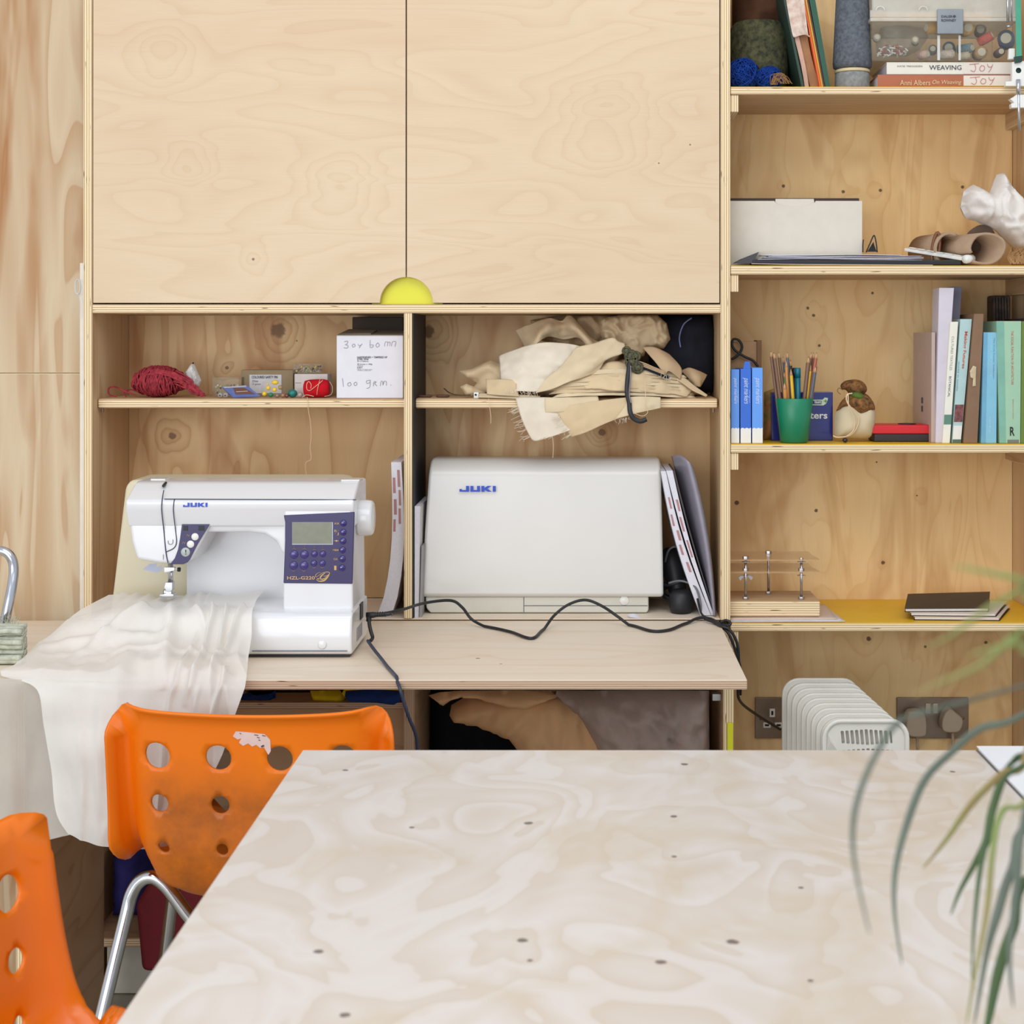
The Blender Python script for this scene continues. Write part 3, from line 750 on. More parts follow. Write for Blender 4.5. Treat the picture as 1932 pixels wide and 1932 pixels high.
# small fascia with three buttons
FD = 2.6925
mb = MB(); mb.pprism([(343.5, 989), (396, 989), (372.5, 1027), (358, 1056), (354, 1061), (346, 1064.5), (321, 1064.5), (330, 1053), (336, 1037), (340, 1015)], FD, FD-0.0012, FD+0.002)
fa = mb.build('button_fascia', PUR, sm, bev=0.0004, bseg=1)
for cx, cy, r, m, nm in ((368.5, 1012.5, 7, WH, 'button'), (360, 1026.5, 7, WH, 'button'), (350.5, 1041.5, 8.8, mat('grey_button', (176, 182, 180), 0.3), 'speed_button')):
    rr_ = r*FD/F; mb = MB(); mb.lathe([(rr_, 0), (rr_, 0.001), (rr_*0.85, 0.0022), (0, 0.0025)], (X(cx, FD), FD-0.001, Z(cy, FD)), (0, -1, 0), 20); mb.build(nm, m, fa, smooth=True)
text(fa, '!', [P(349, 1037, FD-.004), P(349, 1046, FD-.004), P(352, 1046, FD-.004), P(352, 1037, FD-.004)][::-1] if False else pq(349.4, 1037, 351.6, 1046, FD-0.0038), PLBLK, 'arrow_mark')
mb = MB()
for a, b in ((346, 355), (375, 386)): mb.box(X(a, FD), X(b, FD), FD-0.0018, FD-0.0011, Z(1001, FD), Z(992, FD))
mb.build('speed_slot', PLBLK, fa, kind='stuff')
mb = MB()
for cx, cy in ((355, 1010), (347, 1024)): mb.tube(pcr([(cx-3, cy+2, FD-.0015), (cx-1, cy-2, FD-.0015), (cx+1, cy+2, FD-.0015), (cx+3, cy-2, FD-.0015)], 3), 0.0003, 4)
mb.build('button_icon', GOLD, fa, kind='stuff')
maker_mark(sm, 345.5, 948.5, 391.5, 956.5, 2.6795)
# control panel
PD = 2.6805
mb = MB(); mb.pprism([(535.5, 972), (669, 966), (665, 1101.5), (535, 1100), (538, 1020), (538, 985)], PD, PD-0.0016, PD+0.004)
cp = mb.build('control_panel', PUR, sm, bev=0.0012)
FP = PD-0.0018
def cx(u): return 520+u*200/1932
def cy(v): return 940+v*180/1739
mb = MB(); mb.box(X(cx(300), FP), X(cx(1048), FP), FP-0.0012, FP+0.001, Z(cy(848), FP), Z(cy(436), FP)); o = mb.build('display_bezel', mat('bezel_silver', (170, 176, 196), 0.25, 0.5), cp, bev=0.0005)
mb = MB(); mb.box(X(cx(304), FP), X(cx(1034), FP), FP-0.0016, FP, Z(cy(832), FP), Z(cy(440), FP)); mb.build('display_screen', mat('lcd_grey_green', (124, 126, 108), 0.25, var=0.06, sc=60), o) if False else mb.build('display_screen', mat('lcd_grey_green', (124, 126, 108), 0.25, var=0.06, sc=60), cp)
def dome(u, v, r, nm='key', m=PURD):
    R_ = r*200/1932*FP/F; mb = MB(); mb.lathe([(R_, 0), (R_*0.96, 0.0008), (R_*0.75, 0.0019), (R_*0.4, 0.0025), (0, 0.0027)], (X(cx(u), FP), FP, Z(cy(v), FP)), (0, -1, 0), 20)
    mb.build(nm, m, cp, smooth=True)
for u, v in ((1235, 455), (1232, 620), (1228, 780), (1220, 943), (1215, 1105), (1210, 1270)): dome(u, v, 62)
PURK = mat('purple_rocker', (58, 46, 118), 0.25, var=0.03, coat=0.5)
for u, r, v0, v1 in ((335, 78, 1025, 1225), (525, 78, 1025, 1225), (706, 60, 1015, 1185), (860, 60, 1015, 1185)):
    dome(u, v0, r, 'rocker_key', PURK); dome(u-8, v1, r, 'rocker_key', PURK)
mb = MB()
def ln(pts, r=0.00022): mb.tube([P(cx(a), cy(b), FP-0.0003) for a, b in pts], r, 4)
for u, a, b, q in ((335, 860, 920, 28), (525, 860, 920, 28), (706, 855, 935, 26), (860, 855, 935, 26)):
    ln([(u, a), (u, b-20)], 0.00012); ln([(u-q, b+14), (u, b-6), (u+q, b+14)], 0.0003)
for u, b in ((325, 1320), (512, 1320), (697, 1262), (850, 1260)): ln([(u-26, b-6), (u, b+14), (u+26, b-6)], 0.0003)
ln([(1065, 665), (1150, 580)], 0.0002)
mb.build('panel_print', GOLD, cp, kind='stuff')
mb = MB(); mb.box(X(cx(1068), FP), X(cx(1108), FP), FP-0.0003, FP, Z(cy(1310), FP), Z(cy(1230), FP)); mb.build('key_icon', GOLD, cp)
def ctext(s_, u0, v0, u1, v1, **kw): text(cp, s_, pq(cx(u0), cy(v0), cx(u1), cy(v1), FP), GOLD, 'lettering', lift=0.0003, **kw)
ctext('>< ><', 1075, 440, 1155, 480, bold=0.02); ctext('B', 1070, 575, 1112, 612); ctext('J', 1118, 625, 1148, 675); ctext('T\u2665E', 1062, 762, 1150, 795)
ctext('MEM', 1048, 930, 1143, 962, bold=0.01); ctext('CLR', 1058, 1092, 1130, 1125, bold=0.01)
ctext('HZL-G220', 210, 1422, 715, 1482, bold=0.012)
# gold script capital G, built as tapered strokes
G1 = [(820, 1352), (770, 1362), (735, 1395), (728, 1425), (750, 1432), (790, 1405), (850, 1365), (920, 1345), (975, 1350), (982, 1375), (950, 1405), (900, 1420), (870, 1415)]
G2 = [(900, 1365), (850, 1400), (818, 1440), (822, 1470), (860, 1475), (910, 1450), (955, 1410), (985, 1400)]
G3 = [(975, 1405), (940, 1450), (890, 1495), (830, 1512), (780, 1508), (752, 1485), (770, 1468), (795, 1475)]
for G, wd in ((G1, (2, 3, 5, 6, 3, 3, 4, 5, 6, 7, 5, 4, 2)), (G2, (5, 10, 14, 12, 8, 6, 4, 2)), (G3, (3, 10, 14, 11, 7, 5, 10, 12))):
    pts = []; ws = []
    for i in range(len(G)-1):
        for k in range(4):
            pts.append(None); ws.append((wd[i]*(1-k/4)+wd[i+1]*k/4)*200/1932*FP/F)
    pts = cr([P(cx(a), cy(b), FP-0.0001) for a, b in G], 4); ws.append(wd[-1]*200/1932*FP/F)
    mb = MB()
    for i in range(len(pts)-1):
        d = (pts[i+1]-pts[i]).normalized(); n = Vector((-d.z, 0, d.x)); y = FP-0.0004
        a, b, c, e = pts[i]-n*ws[i], pts[i+1]-n*ws[i+1], pts[i+1]+n*ws[i+1], pts[i]+n*ws[i]
        for q in (a, b, c, e): q.y = y
        mb.add([a, b, c, e], [(0, 1, 2, 3)])
    mb.build('script_stroke', GOLD, cp)
# hand wheel
mb = MB(); R_ = 0.0325; c0 = (XE-0.004, 2.75, Z(977, 2.75))
mb.lathe([(R_*0.9, 0), (R_, 0.004), (R_*1.0, 0.018), (R_*0.96, 0.0255), (R_*0.86, 0.0285), (0, 0.0295)], c0, (1, 0, 0), 40); mb.build('hand_wheel', PW, sm, bev=0.001)
# right-hand vents, socket
mb = MB()
for k in range(7): mb.box(XE+0.0015, XE+0.0023, 2.70+k*0.010, 2.7025+k*0.010, 0.768, 0.792)
mb.build('vent_slot', SLOT, sm, kind='stuff')
mb = MB(); mb.box(XE+0.0015, XE+0.004, 2.735, 2.765, 0.80, 0.828); mb.build('socket_recess', PLBLK, sm)
# needle bar, presser foot
ND = 2.73
mb = MB(); mb.tube([P(319, 1058, ND), P(319.5, 1100, ND)], 0.0024, 10); mb.build('needle_bar', STEEL, sm, smooth=True)
mb = MB(); mb.tube([P(324, 1062, ND+.012), P(324.5, 1110, ND+.012)], 0.0026, 10); mb.build('presser_bar', STEEL, sm, smooth=True)
mb = MB(); mb.tube([P(319.5, 1100, ND), P(320, 1121, ND)], [0.0008, 0.0004], 6); mb.build('needle', STEEL, sm)
mb = MB(); mb.pprism([(311, 1070), (330, 1070), (330, 1076), (311, 1080)], ND, ND-0.004, ND+0.006); mb.tube([P(326, 1073, ND-0.003), P(337, 1074, ND-0.003)], 0.0009, 8); mb.build('needle_clamp', STEEL, sm, bev=0.0006)
mb = MB(); mb.lathe([(0.0035, 0), (0.004, 0.002), (0.0038, 0.005), (0, 0.0055)], P(335, 1074.5, ND-0.003), (1, 0, 0), 14); mb.build('clamp_screw', PLBLK, sm, smooth=True)
mb = MB(); mb.add([P(a, b, ND-0.004) for a, b in ((269, 1074), (282, 1064), (296, 1063), (296, 1070), (304, 1066), (308, 1072), (300, 1080), (286, 1079))]+[P(a, b, ND+0.008) for a, b in ((269, 1074), (282, 1064), (296, 1063), (296, 1070), (304, 1066), (308, 1072), (300, 1080), (286, 1079))],
       [list(range(8))[::-1], list(range(8, 16))]+[[i, (i+1) % 8, 8+(i+1) % 8, 8+i] for i in range(8)]); mb.build('needle_threader', mat('grey_plastic', (176, 180, 200), 0.35), sm)
mb = MB(); mb.pprism([(314, 1098), (327, 1098), (327, 1112), (322, 1116), (316, 1115), (311, 1108)], ND, ND-0.006, ND+0.010); mb.build('foot_holder', STEEL, sm, bev=0.0008)
mb = MB(); mb.lathe([(0.003, 0), (0.0034, 0.004), (0, 0.005)], P(313, 1116, ND), (-1, 0, 0), 12); mb.build('foot_screw', PLBLK, sm, smooth=True)
mb = MB(); mb.pprism([(306, 1119), (329, 1118), (332, 1121), (330, 1124), (306, 1125), (304, 1122)], ND, ND-0.014, ND+0.010); mb.build('presser_foot', STEEL, sm, bev=0.0008)
mb = MB(); mb.pprism([(310, 1113), (324, 1114), (324, 1119), (310, 1118)], ND, ND-0.004, ND+0.004); mb.build('foot_bracket', STEEL, sm)

# ================================================================ hard covers
CREAM = mat('cream_plastic', (214, 204, 174), 0.4, var=0.03, sc=4)
mb = MB()
yc0, yc1 = 2.865, 2.985
zq = 3
lo = [(X(203, yc0), .7506), (X(668, yc0), .7506), (X(655, yc0), Z(925, yc0)), (X(648, yc0), Z(908, yc0)), (X(630, yc0), Z(905, yc0)), (X(262, yc0), Z(905, yc0)), (X(246, yc0), Z(906, yc0)), (X(236, yc0), Z(918, yc0))]
mb.prism(lo, yc0, yc1)
mb.build('machine_cover', CREAM, None, bev=0.014, bseg=4, label='cream rounded hard cover leaning behind the sewing machine', cat='cover')
jc = T('machine_case', 'pale grey hard carrying case with blue maker letters in the right bay', 'case', (X(1022, 3.06), 3.14, 0.7536))
GC = mat('pale_grey_plastic', (216, 213, 208), 0.33, var=0.015, coat=0.25, sc=5)
yf = 3.05
mb = MB()
# cover: front face leans back, top rolls over into a deep curve
L0, L1 = X(795, yf), X(812, 3.09); R0, R1 = X(1252, yf), X(1246, 3.09)
prof = [(yf, Z(1127, yf), 0.0), (yf-0.004, Z(1118, yf), 0.0), (yf+0.003, Z(1000, yf), 0.45), (yf+0.012, Z(899, yf), 0.93), (yf+0.022, Z(884, yf+.02), 0.97), (yf+0.042, Z(869, yf+.04), 1.0), (yf+0.07, Z(864, yf+.06), 1.0), (yf+0.16, Z(866, yf+.08), 1.0), (yf+0.185, Z(890, yf+.1), .95), (yf+0.187, Z(1127, yf), 0)]
rows = []
for y, z, t in prof: 
    a = L0+(L1-L0)*t; b = R0+(R1-R0)*t
    rows.append((y, z, a, b))
n = len(rows); vs = [(r[2], r[0], r[1]) for r in rows]+[(r[3], r[0], r[1]) for r in rows]
fs = [[i, n+i, n+(i+1) % n, (i+1) % n] for i in range(n)]+[list(range(n)), list(range(2*n-1, n-1, -1))]
mb.add(vs, fs); mb.build('case_shell', GC, jc, bev=0.007, bseg=4)
mb = MB(); mb.pprism([(802, 1126), (1224, 1126), (1224, 1152), (1220, 1157), (812, 1157), (804, 1148)], yf+0.004, yf+0.006, yf+0.175); mb.build('case_base', mat('case_base_plastic', (206, 203, 190), 0.38, var=0.02), jc, bev=0.003)
mb = MB(); mb.box(X(987.5, yf), X(988.5, yf), yf+0.0052, yf+0.008, Z(1156, yf), Z(1128, yf)); mb.box(X(989, yf), X(1222, yf), yf+0.0052, yf+0.008, Z(1144.2, yf), Z(1143.2, yf)); mb.build('base_groove', SLOT, jc, kind='stuff')
mb = MB(); mb.lathe([(0.010, 0), (0.009, 0.0012), (0, 0.0018)], (X(1178, yf), yf+0.006, Z(1134, yf)), (0, -1, 0), 20); mb.build('catch_button', WH, jc, smooth=True)
maker_mark(jc, 867, 916.5, 935.5, 927.5, yf+0.0065, lift=0.0035)

# ================================================================ magazines and folders in the bays
PAGE = mat('page_edges', (220, 217, 226), 0.7, var=0.04, sc=200, spec=0.2); TAB = mat('faded_red_tabs', (176, 128, 128), 0.7)
KFT = mat('kraft_card', (178, 140, 100), 0.8, var=0.06)
def slanted(name, label, cat, bot, top, y0, y1, m=PAGE, tabs=None, group=None, curve=None, cover=None):
    """flat bound block standing on its short edge, seen from its page edge; bot/top = px (x0, x1, y) at depth y0"""
    n = 8; mb = MB(); A = []; B = []
    for k in range(n+1):
        t = k/n; py = bot[2]+(top[2]-bot[2])*t; off = (curve or (lambda t: 0))(t)
        xa = bot[0]+(top[0]-bot[0])*t+off; xb = bot[1]+(top[1]-bot[1])*t+off
        A.append((X(xa, y0), Z(py, y0))); B.append((X(xb, y0), Z(py, y0)))
    poly = A+B[::-1]; vs = []; fs = []
    vs = [(p[0], y0, p[1]) for p in A]+[(p[0], y0, p[1]) for p in B]+[(p[0], y1, p[1]) for p in A]+[(p[0], y1, p[1]) for p in B]
    m_ = n+1
    for i in range(n):
        fs += [[i, m_+i, m_+i+1, i+1], [2*m_+i+1, 3*m_+i+1, 3*m_+i, 2*m_+i], [2*m_+i, i, i+1, 2*m_+i+1][::1], [m_+i, 3*m_+i, 3*m_+i+1, m_+i+1]]
    fs += [[0, 2*m_, 3*m_, m_], [n, m_+n, 3*m_+n, 2*m_+n]]
    mb.add(vs, fs)
    t_ = T(name, label, cat, ((A[0][0]+B[0][0])/2, (y0+y1)/2, A[0][1]), group)
    mb.build('page_block', m, t_)
    if cover:
        for side in (A, B):
            s_ = -1 if side is A else 1; mb = MB(); q = 0.0008
            vs = [(p[0], y0-0.001, p[1]) for p in side]+[(p[0]+s_*q, y0-0.001, p[1]) for p in side]+[(p[0], y1, p[1]) for p in side]+[(p[0]+s_*q, y1, p[1]) for p in side]
            fs = []
            for i in range(n): fs += [[i, m_+i, m_+i+1, i+1], [2*m_+i, i, i+1, 2*m_+i+1], [m_+i, 3*m_+i, 3*m_+i+1, m_+i+1], [2*m_+i+1, 3*m_+i+1, 3*m_+i, 2*m_+i]]
            mb.add(vs, fs); mb.build('cover', cover, t_)
    if tabs:
        mb = MB()
        for (ta, tb_, f0, f1) in tabs:
            def at(t, f):
                k = t*n; i = min(int(k), n-1); r = k-i
                xa = A[i][0]*(1-r)+A[i+1][0]*r; xb = B[i][0]*(1-r)+B[i+1][0]*r; z = A[i][1]*(1-r)+A[i+1][1]*r
                return (xa*(1-f)+xb*f, y0-0.0004, z)
            mb.add([at(ta, f0), at(ta, f1), at(tb_, f1), at(tb_, f0)], [(0, 1, 2, 3)])
        mb.build('index_tabs', TAB, t_, kind='stuff')
    return t_
cu = lambda t: 24*max(0, 1-((t-0.72)/0.42)**2 if t < 0.72 else 1-((t-0.72)/0.9)**2)-4
slanted('magazine', 'floppy white magazine slumped against the left side of the divider', 'magazine', (711, 738, 1163), (738, 757, 872), 3.02, 3.22,
        tabs=[(.55, .63, .1, .3), (.66, .76, .15, .4), (.80, .90, .1, .35), (.60, .70, .55, .75), (.72, .82, .6, .8), (.84, .95, .55, .8)], curve=lambda t: 17*math.sin(math.pi*t**.75)*(.9 if t>0 else 1))
slanted('booklet', 'thin white booklet standing between the divider and the grey hard case', 'booklet', (783, 789, 1166), (783, 793, 955), 3.012, 3.20, cover=mat('booklet_cover', (200, 196, 192), 0.6))
slanted('booklet', 'second thin booklet squeezed against the grey hard case', 'booklet', (791, 796, 1166), (795, 799, 1030), 3.018, 3.2, m=mat('grey_booklet', (150, 150, 150), 0.6))
slanted('magazine', 'white magazine in clear wrap leaning against the right of the grey hard case', 'magazine', (1322, 1341, 1161), (1247, 1256, 889), 3.03, 3.2,
        tabs=[(.30, .37, .5, .8), (.42, .49, .3, .6), (.52, .59, .5, .85), (.62, .70, .2, .5), (.74, .82, .4, .7)], curve=lambda t: -9*math.sin(math.pi*t), cover=clear_mat('wrap_film', see=0.55))
slanted('magazine', 'white catalogue leaning behind the clear-wrapped magazine', 'magazine', (1342, 1347, 1161), (1257, 1269, 888), 3.03, 3.2,
        tabs=[(.4, .52, .3, .7), (.58, .68, .2, .6), (.72, .8, .4, .8)], curve=lambda t: -6*math.sin(math.pi*t))
slanted('folder', 'dark edged folder leaning between the catalogue and the grey folder', 'folder', (1347.5, 1349.5, 1160), (1269.5, 1273, 888), 3.032, 3.2, m=mat('dark_folder', (66, 62, 66), 0.6), curve=lambda t: -3*math.sin(math.pi*t))
sh = [(1268, 858, 3.06), (1283, 861, 3.03), (1298, 872, 3.02), (1306, 890, 3.025)]
rows = [[(1268, 860, 3.10), (1282, 858, 3.05), (1297, 868, 3.02), (1307, 882, 3.03)],
        [(1290, 950, 3.10), (1305, 950, 3.05), (1318, 955, 3.02), (1326, 960, 3.03)],
        [(1315, 1050, 3.10), (1325, 1050, 3.05), (1336, 1055, 3.02), (1342, 1060, 3.03)],
        [(1345, 1158, 3.10), (1346, 1160, 3.05), (1348, 1162, 3.02), (1350, 1163, 3.03)]]
mb = MB(); mb.grid(patch(rows, 5, 8)); mb.build('plastic_folder', mat('mauve_grey_plastic', (150, 146, 160), 0.25, var=0.05), None, smooth=True, solid=0.0015, label='mauve-grey glossy folder bowed over the tops of the leaning magazines', cat='folder')
# foot pedal with its lead
ft = T('foot_pedal', 'black foot pedal wound with its cable behind the leaning magazines', 'pedal', (X(1282, 3.12), 3.12, 0.754))
mb = MB(); mb.tube(pcr([(1262, 1045, 3.17), (1272, 1080, 3.14), (1284, 1150, 3.10)], 6), [0.024+0.006*math.sin(k*0.5) for k in range(13)], 14); mb.build('pedal_body', PLBLK, ft, smooth=True)
mb = MB(); mb.lathe([(0.02, 0), (0.024, 0.012), (0.024, 0.036), (0.015, 0.046)], (X(1285, 3.06), 3.065, 0.7545), (0, 0, 1), 16); mb.build('pedal_tip', PLBLK, ft, smooth=True)
for k in range(4):
    cz = Z(1098+k*14, 3.07); mb = MB(); mb.tube([(X(1280, 3.07)+0.028*math.cos(a), 3.10-0.035*math.sin(a), cz+0.01*math.cos(a+k)) for a in [2*math.pi*i/20 for i in range(20)]], 0.0028, 7, closed=True); mb.build('cable_turn', PLBLK, ft, smooth=True)
mb = MB(); mb.tube(pcr([(1255, 1060, 3.12), (1262, 1038, 3.11), (1276, 1032, 3.11), (1288, 1048, 3.12)], 5), 0.0024, 7); mb.tube(pcr([(1262, 1100, 3.055), (1285, 1096, 3.04), (1312, 1108, 3.03), (1322, 1140, 3.02), (1322, 1156, 3.015)], 5), 0.0022, 7); mb.build('cable_end', mat('grey_flex', (100, 102, 108), 0.4), ft, smooth=True, kind='stuff')
mb = MB(); mb.grid(patch([[(1184, 1160, 3.02), (1195, 1158, 3.02), (1208, 1163, 3.02)], [(1188, 1165, 3.008), (1198, 1166, 3.008), (1210, 1167, 3.008)]], 4, 4, 0.002, 60)); mb.build('paper_scrap', PAGE, None, solid=0.0004, label='torn scrap of white paper at the foot of the grey hard case', cat='paper')

# ================================================================ left bay shelf
zs = zS+0.0003
YRN = mat('red_yarn', (176, 62, 70), 0.9, var=0.22, sc=120, c2=(120, 44, 54), spec=0.1, bump=0.5, bsc=500)
def skein(name, c, rad, turns, r, m, label, cat, seed, axis='x', ell=(1, 1, 1), loops=()):
    rnd = random.Random(seed); mb = MB(); c = Vector(c)
    mb.ball(c, 1.0, seg=14, sc=(rad[0]*0.86, rad[1]*0.86, rad[2]*0.86))
    for k in range(turns):
        t = rnd.uniform(-0.86, 0.86); tl = rnd.uniform(-0.35, 0.35); cr_ = math.sqrt(1-t*t)*rnd.uniform(0.93, 1.03); pts = []
        a0 = rnd.uniform(0, 6.28)
        for i in range(18):
            a = 2*math.pi*i/18; x = t+0.10*math.sin(a*2+a0)+tl*math.cos(a)*0.4
            pts.append(c+Vector((x*rad[0], math.cos(a)*cr_*rad[1], math.sin(a)*cr_*rad[2])))
        mb.tube(pts, r, 5, closed=True)
    for L in loops: mb.tube(cr(L, 6), r, 5)
    return mb.build(name, m, None, smooth=True, label=label, cat=cat)
yc = (X(300, 3.09), 3.09, zs+0.0325)
fr_ = []
rnd = random.Random(3)
for k in range(34):
    a = rnd.uniform(-1, 1)
    fr_.append([P(330+rnd.uniform(-8, 8), 705+rnd.uniform(-6, 20), 3.07+rnd.uniform(-.01, .02)), P(352+rnd.uniform(-6, 6), 712+rnd.uniform(0, 20), 3.06), P(366+rnd.uniform(-8, 8), 728+rnd.uniform(0, 14), 3.055), P(382+rnd.uniform(-10, 6), 745+rnd.uniform(-3, 3), 3.05)])
fr_.append([P(255, 745, 3.06), P(235, 738, 3.05), P(218, 730, 3.06), P(206, 732, 3.06), P(206, 744, 3.05), P(220, 748, 3.05)])
fr_.append([P(262, 740, 3.08), P(246, 735, 3.08), P(234, 740, 3.07), P(238, 748, 3.06)])
for k in range(20): fr_.append([P(278+rnd.uniform(-8, 14), 708, 3.06), P(300+rnd.uniform(-5, 5), 699+rnd.uniform(-2, 6), 3.06), P(325+rnd.uniform(-5, 8), 706+rnd.uniform(-3, 8), 3.06), P(345, 718+rnd.uniform(-4, 8), 3.06)])
skein('yarn_skein', yc, (0.051, 0.034, 0.0310), 80, 0.0016, YRN, 'dusty red skein of yarn on the left bay shelf', 'yarn', 5, loops=fr_)
TIS = cloth_mat('white_tissue', (236, 234, 232), transl=0.3, var=0.02, wb=0.1)
mb = MB(); pillow(mb, [(350, 702), (358, 690), (365, 683), (372, 700), (380, 718), (376, 728), (366, 728), (352, 712)], 3.10, 0.012, 0.01, R=0.01, amp=0.004, fr=70, seed=2, res=0.003)
mb.build('tissue_paper', TIS, None, label='small peaked scrap of white tissue behind the red yarn', cat='paper')
CLR = clear_mat('clear_box_plastic', (150, 140, 120), 0.84)
def rndcol(m): return m
PINC = [mat('pin_%s' % n, c, 0.3) for n, c in (('yellow', (226, 206, 90)), ('green', (150, 180, 110)), ('white', (226, 226, 220)), ('black', (40, 40, 46)), ('rust', (150, 84, 60)))]
def pinbox(x0, y0, x1, y1, D, dep, label, zb, seed):
    t = T('pin_box', label, 'box', (X((x0+x1)/2, D), D+dep/2, zb), 'clear boxes of glass-headed pins')
    a, b, z1 = X(x0, D), X(x1, D), Z(y0, D)
    mb = MB(); mb.box(a, b, D, D+dep, zb, z1); mb.build('box_body', CLR, t, bev=0.0008)
    rnd = random.Random(seed); mb = MB(); mids = 0
    for k in range(46):
        p = Vector((rnd.uniform(a+.004, b-.004), rnd.uniform(D+.003, D+dep-.004), zb+.003+rnd.uniform(0, (z1-zb)*.55)))
        b0 = len(mb.f); mb.ball(p, 0.0022, seg=6, mi=rnd.randrange(5)); d = Vector((rnd.uniform(-1, 1), rnd.uniform(-.4, .4), rnd.uniform(-.3, .3))).normalized()*0.012
        q = p+d; q.x = max(a+.002, min(b-.002, q.x)); q.y = max(D+.002, min(D+dep-.002, q.y)); q.z = max(zb+.002, min(z1-.002, q.z)); mb.tube([p, q], 0.0004, 3, mi=5)
    mb.build('glass_pins', PINC+[STEEL], None, smooth=True, label='loose glass-headed pins inside '+label.split(' of')[0].replace('clear', 'the clear'), cat='pins', kind='stuff')
    return t
pinbox(400, 712, 451, 747, 3.09, 0.05, 'clear box with green-headed pins beside the red yarn', zs, 4)
bx = T('card_box', 'brown card box of safety pins with a white label on the left bay shelf', 'box', (X(504, 3.14), 3.16, zs))
mb = MB(); mb.box(X(455, 3.14), X(553, 3.14), 3.14, 3.19, zs, Z(698, 3.14)); mb.build('box_body', mat('drab_card', (150, 132, 102), 0.85, var=0.06), bx, bev=0.001)
mb = MB(); mb.box(X(470.5, 3.139), X(531, 3.139), 3.1392, 3.1397, Z(742, 3.139), Z(707, 3.139)); mb.build('paper_label', mat('label_paper', (206, 204, 206), 0.7, var=0.02), bx)
text(bx, 'COLOURED SAFETY PIN', pq(475, 709, 524, 714, 3.139), INK, bold=0.02); text(bx, '27mm', pq(476, 717, 487, 721, 3.139), INK); text(bx, '12 gross', pq(476, 723, 492, 727, 3.139), INK)
wb = T('card_box', 'small white card box under the upper clear pin box', 'box', (X(588, 3.10), 3.12, zs))
mb = MB(); mb.box(X(555.5, 3.10), X(618, 3.10), 3.10, 3.15, zs, Z(705.5, 3.10)); mb.build('box_body', mat('offwhite_card', (206, 196, 190), 0.75, var=0.04), wb, bev=0.001)
mb = MB(); mb.box(X(557, 3.099), X(568, 3.099), 3.0993, 3.0999, Z(722.5, 3.1), Z(722, 3.1)); mb.build('print_line', INK, wb)
pinbox(552.5, 686, 606, 705, 3.10, 0.045, 'clear box of yellow-headed pins on top of the small white box', Z(705, 3.10)+0.0005, 9)
# needle packet, spools of grey, bead bag, beads
mb = MB(); q = [P(440, 749, 3.045), P(491, 747, 3.055), P(466, 727, 3.075), P(419, 730, 3.065)]
pk = T('needle_packet', 'blue and brown card packet of needles lying tilted on the shelf edge', 'packet', tuple(q[0]))
mb.slab(q, 0.003); mb.build('packet_card', mat('packet_blue', (92, 108, 170), 0.4, c2=(120, 130, 176)), pk)
qq = [on_quad(q, u, v, 0.0006) for u, v in ((.18, .22), (.9, .18), (.78, .78), (.35, .82))]
mb = MB(); mb.add(qq, [(0, 1, 2, 3)]); mb.build('packet_print', mat('packet_brown', (120, 84, 74), 0.4), pk)
qq = [on_quad(q, u, v, 0.0007) for u, v in ((.04, .85), (.9, .85), (.94, .97), (.02, .97))]
mb = MB(); mb.add(qq, [(0, 1, 2, 3)]); mb.build('packet_title', mat('packet_white', (196, 192, 196), 0.4), pk)
mb = MB(); mb.tube([on_quad(q, .3, .45, .001), on_quad(q, .75, .45, .001)], 0.0004, 4); mb.build('needle_row', WH, pk)
GB = mat('grey_wood_bead', (164, 156, 150), 0.6, var=0.1)
for cx_, lb in ((416, 'left of the two grey wooden beads before the clear pin box'), (426, 'right of the two grey wooden beads before the clear pin box')):
    t = T('wooden_bead', lb, 'bead', (X(cx_, 3.05), 3.05, zs), 'grey wooden beads'); r_ = 5.2*3.05/F
    mb = MB(); mb.ball((X(cx_, 3.05), 3.05, zs+r_), r_, seg=14); mb.build('bead_body', GB, t, smooth=True)
    mb = MB(); mb.lathe([(0.0014, 0), (0.0014, 0.001)], (X(cx_, 3.05), 3.05-r_, zs+r_), (0, -1, 0), 10); mb.build('bead_hole', DK, t)
bg = T('bead_bag', 'crumpled clear bag holding yellow beads', 'bag', (X(512, 3.065), 3.065, zs))
mb = MB(); pillow(mb, [(494, 748), (492, 735), (494, 720), (505, 715), (520, 715), (531, 718), (536, 730), (534, 740), (526, 748)], 3.062, 0.014, 0.014, R=0.012, amp=0.002, fr=60, seed=3, res=0.004)
mb.build('film', clear_mat('film', (170, 166, 150), 0.93, 0.1), bg, smooth=True)
YB = mat('yellow_bead', (240, 200, 20), 0.25, var=0.02, coat=0.5); GBD = mat('green_bead', (30, 128, 84), 0.3); AMB = mat('amber_bead', (170, 140, 90), 0.2)
for k, (bx_, by_, sx_, m_, lb) in enumerate(((519, 721.5, 1.5, YB, 'oblong yellow bead at the top of the clear bag'), (506, 732, 1.15, YB, 'yellow bead in the middle of the clear bag'), (518, 735, 1.0, YB, 'yellow bead at the right of the clear bag'),
        (499, 743, 1.0, YB, 'yellow bead at the bottom left of the clear bag'), (505, 725, .5, YB, 'smallest yellow bead in the clear bag'), (511, 745, 1.1, GBD, 'green bead at the bottom of the clear bag'), (529, 731, .8, AMB, 'amber bead at the right edge of the clear bag'))):
    r_ = 4.6*3.06/F*(1 if k != 4 else .5); mb = MB(); mb.ball(P(bx_, by_, 3.058), r_, seg=12, sc=(sx_ if k == 0 else 1, 1, 1)); mb.build('bead', m_, None, smooth=True, label=lb, cat='bead', group='beads in the clear bag')
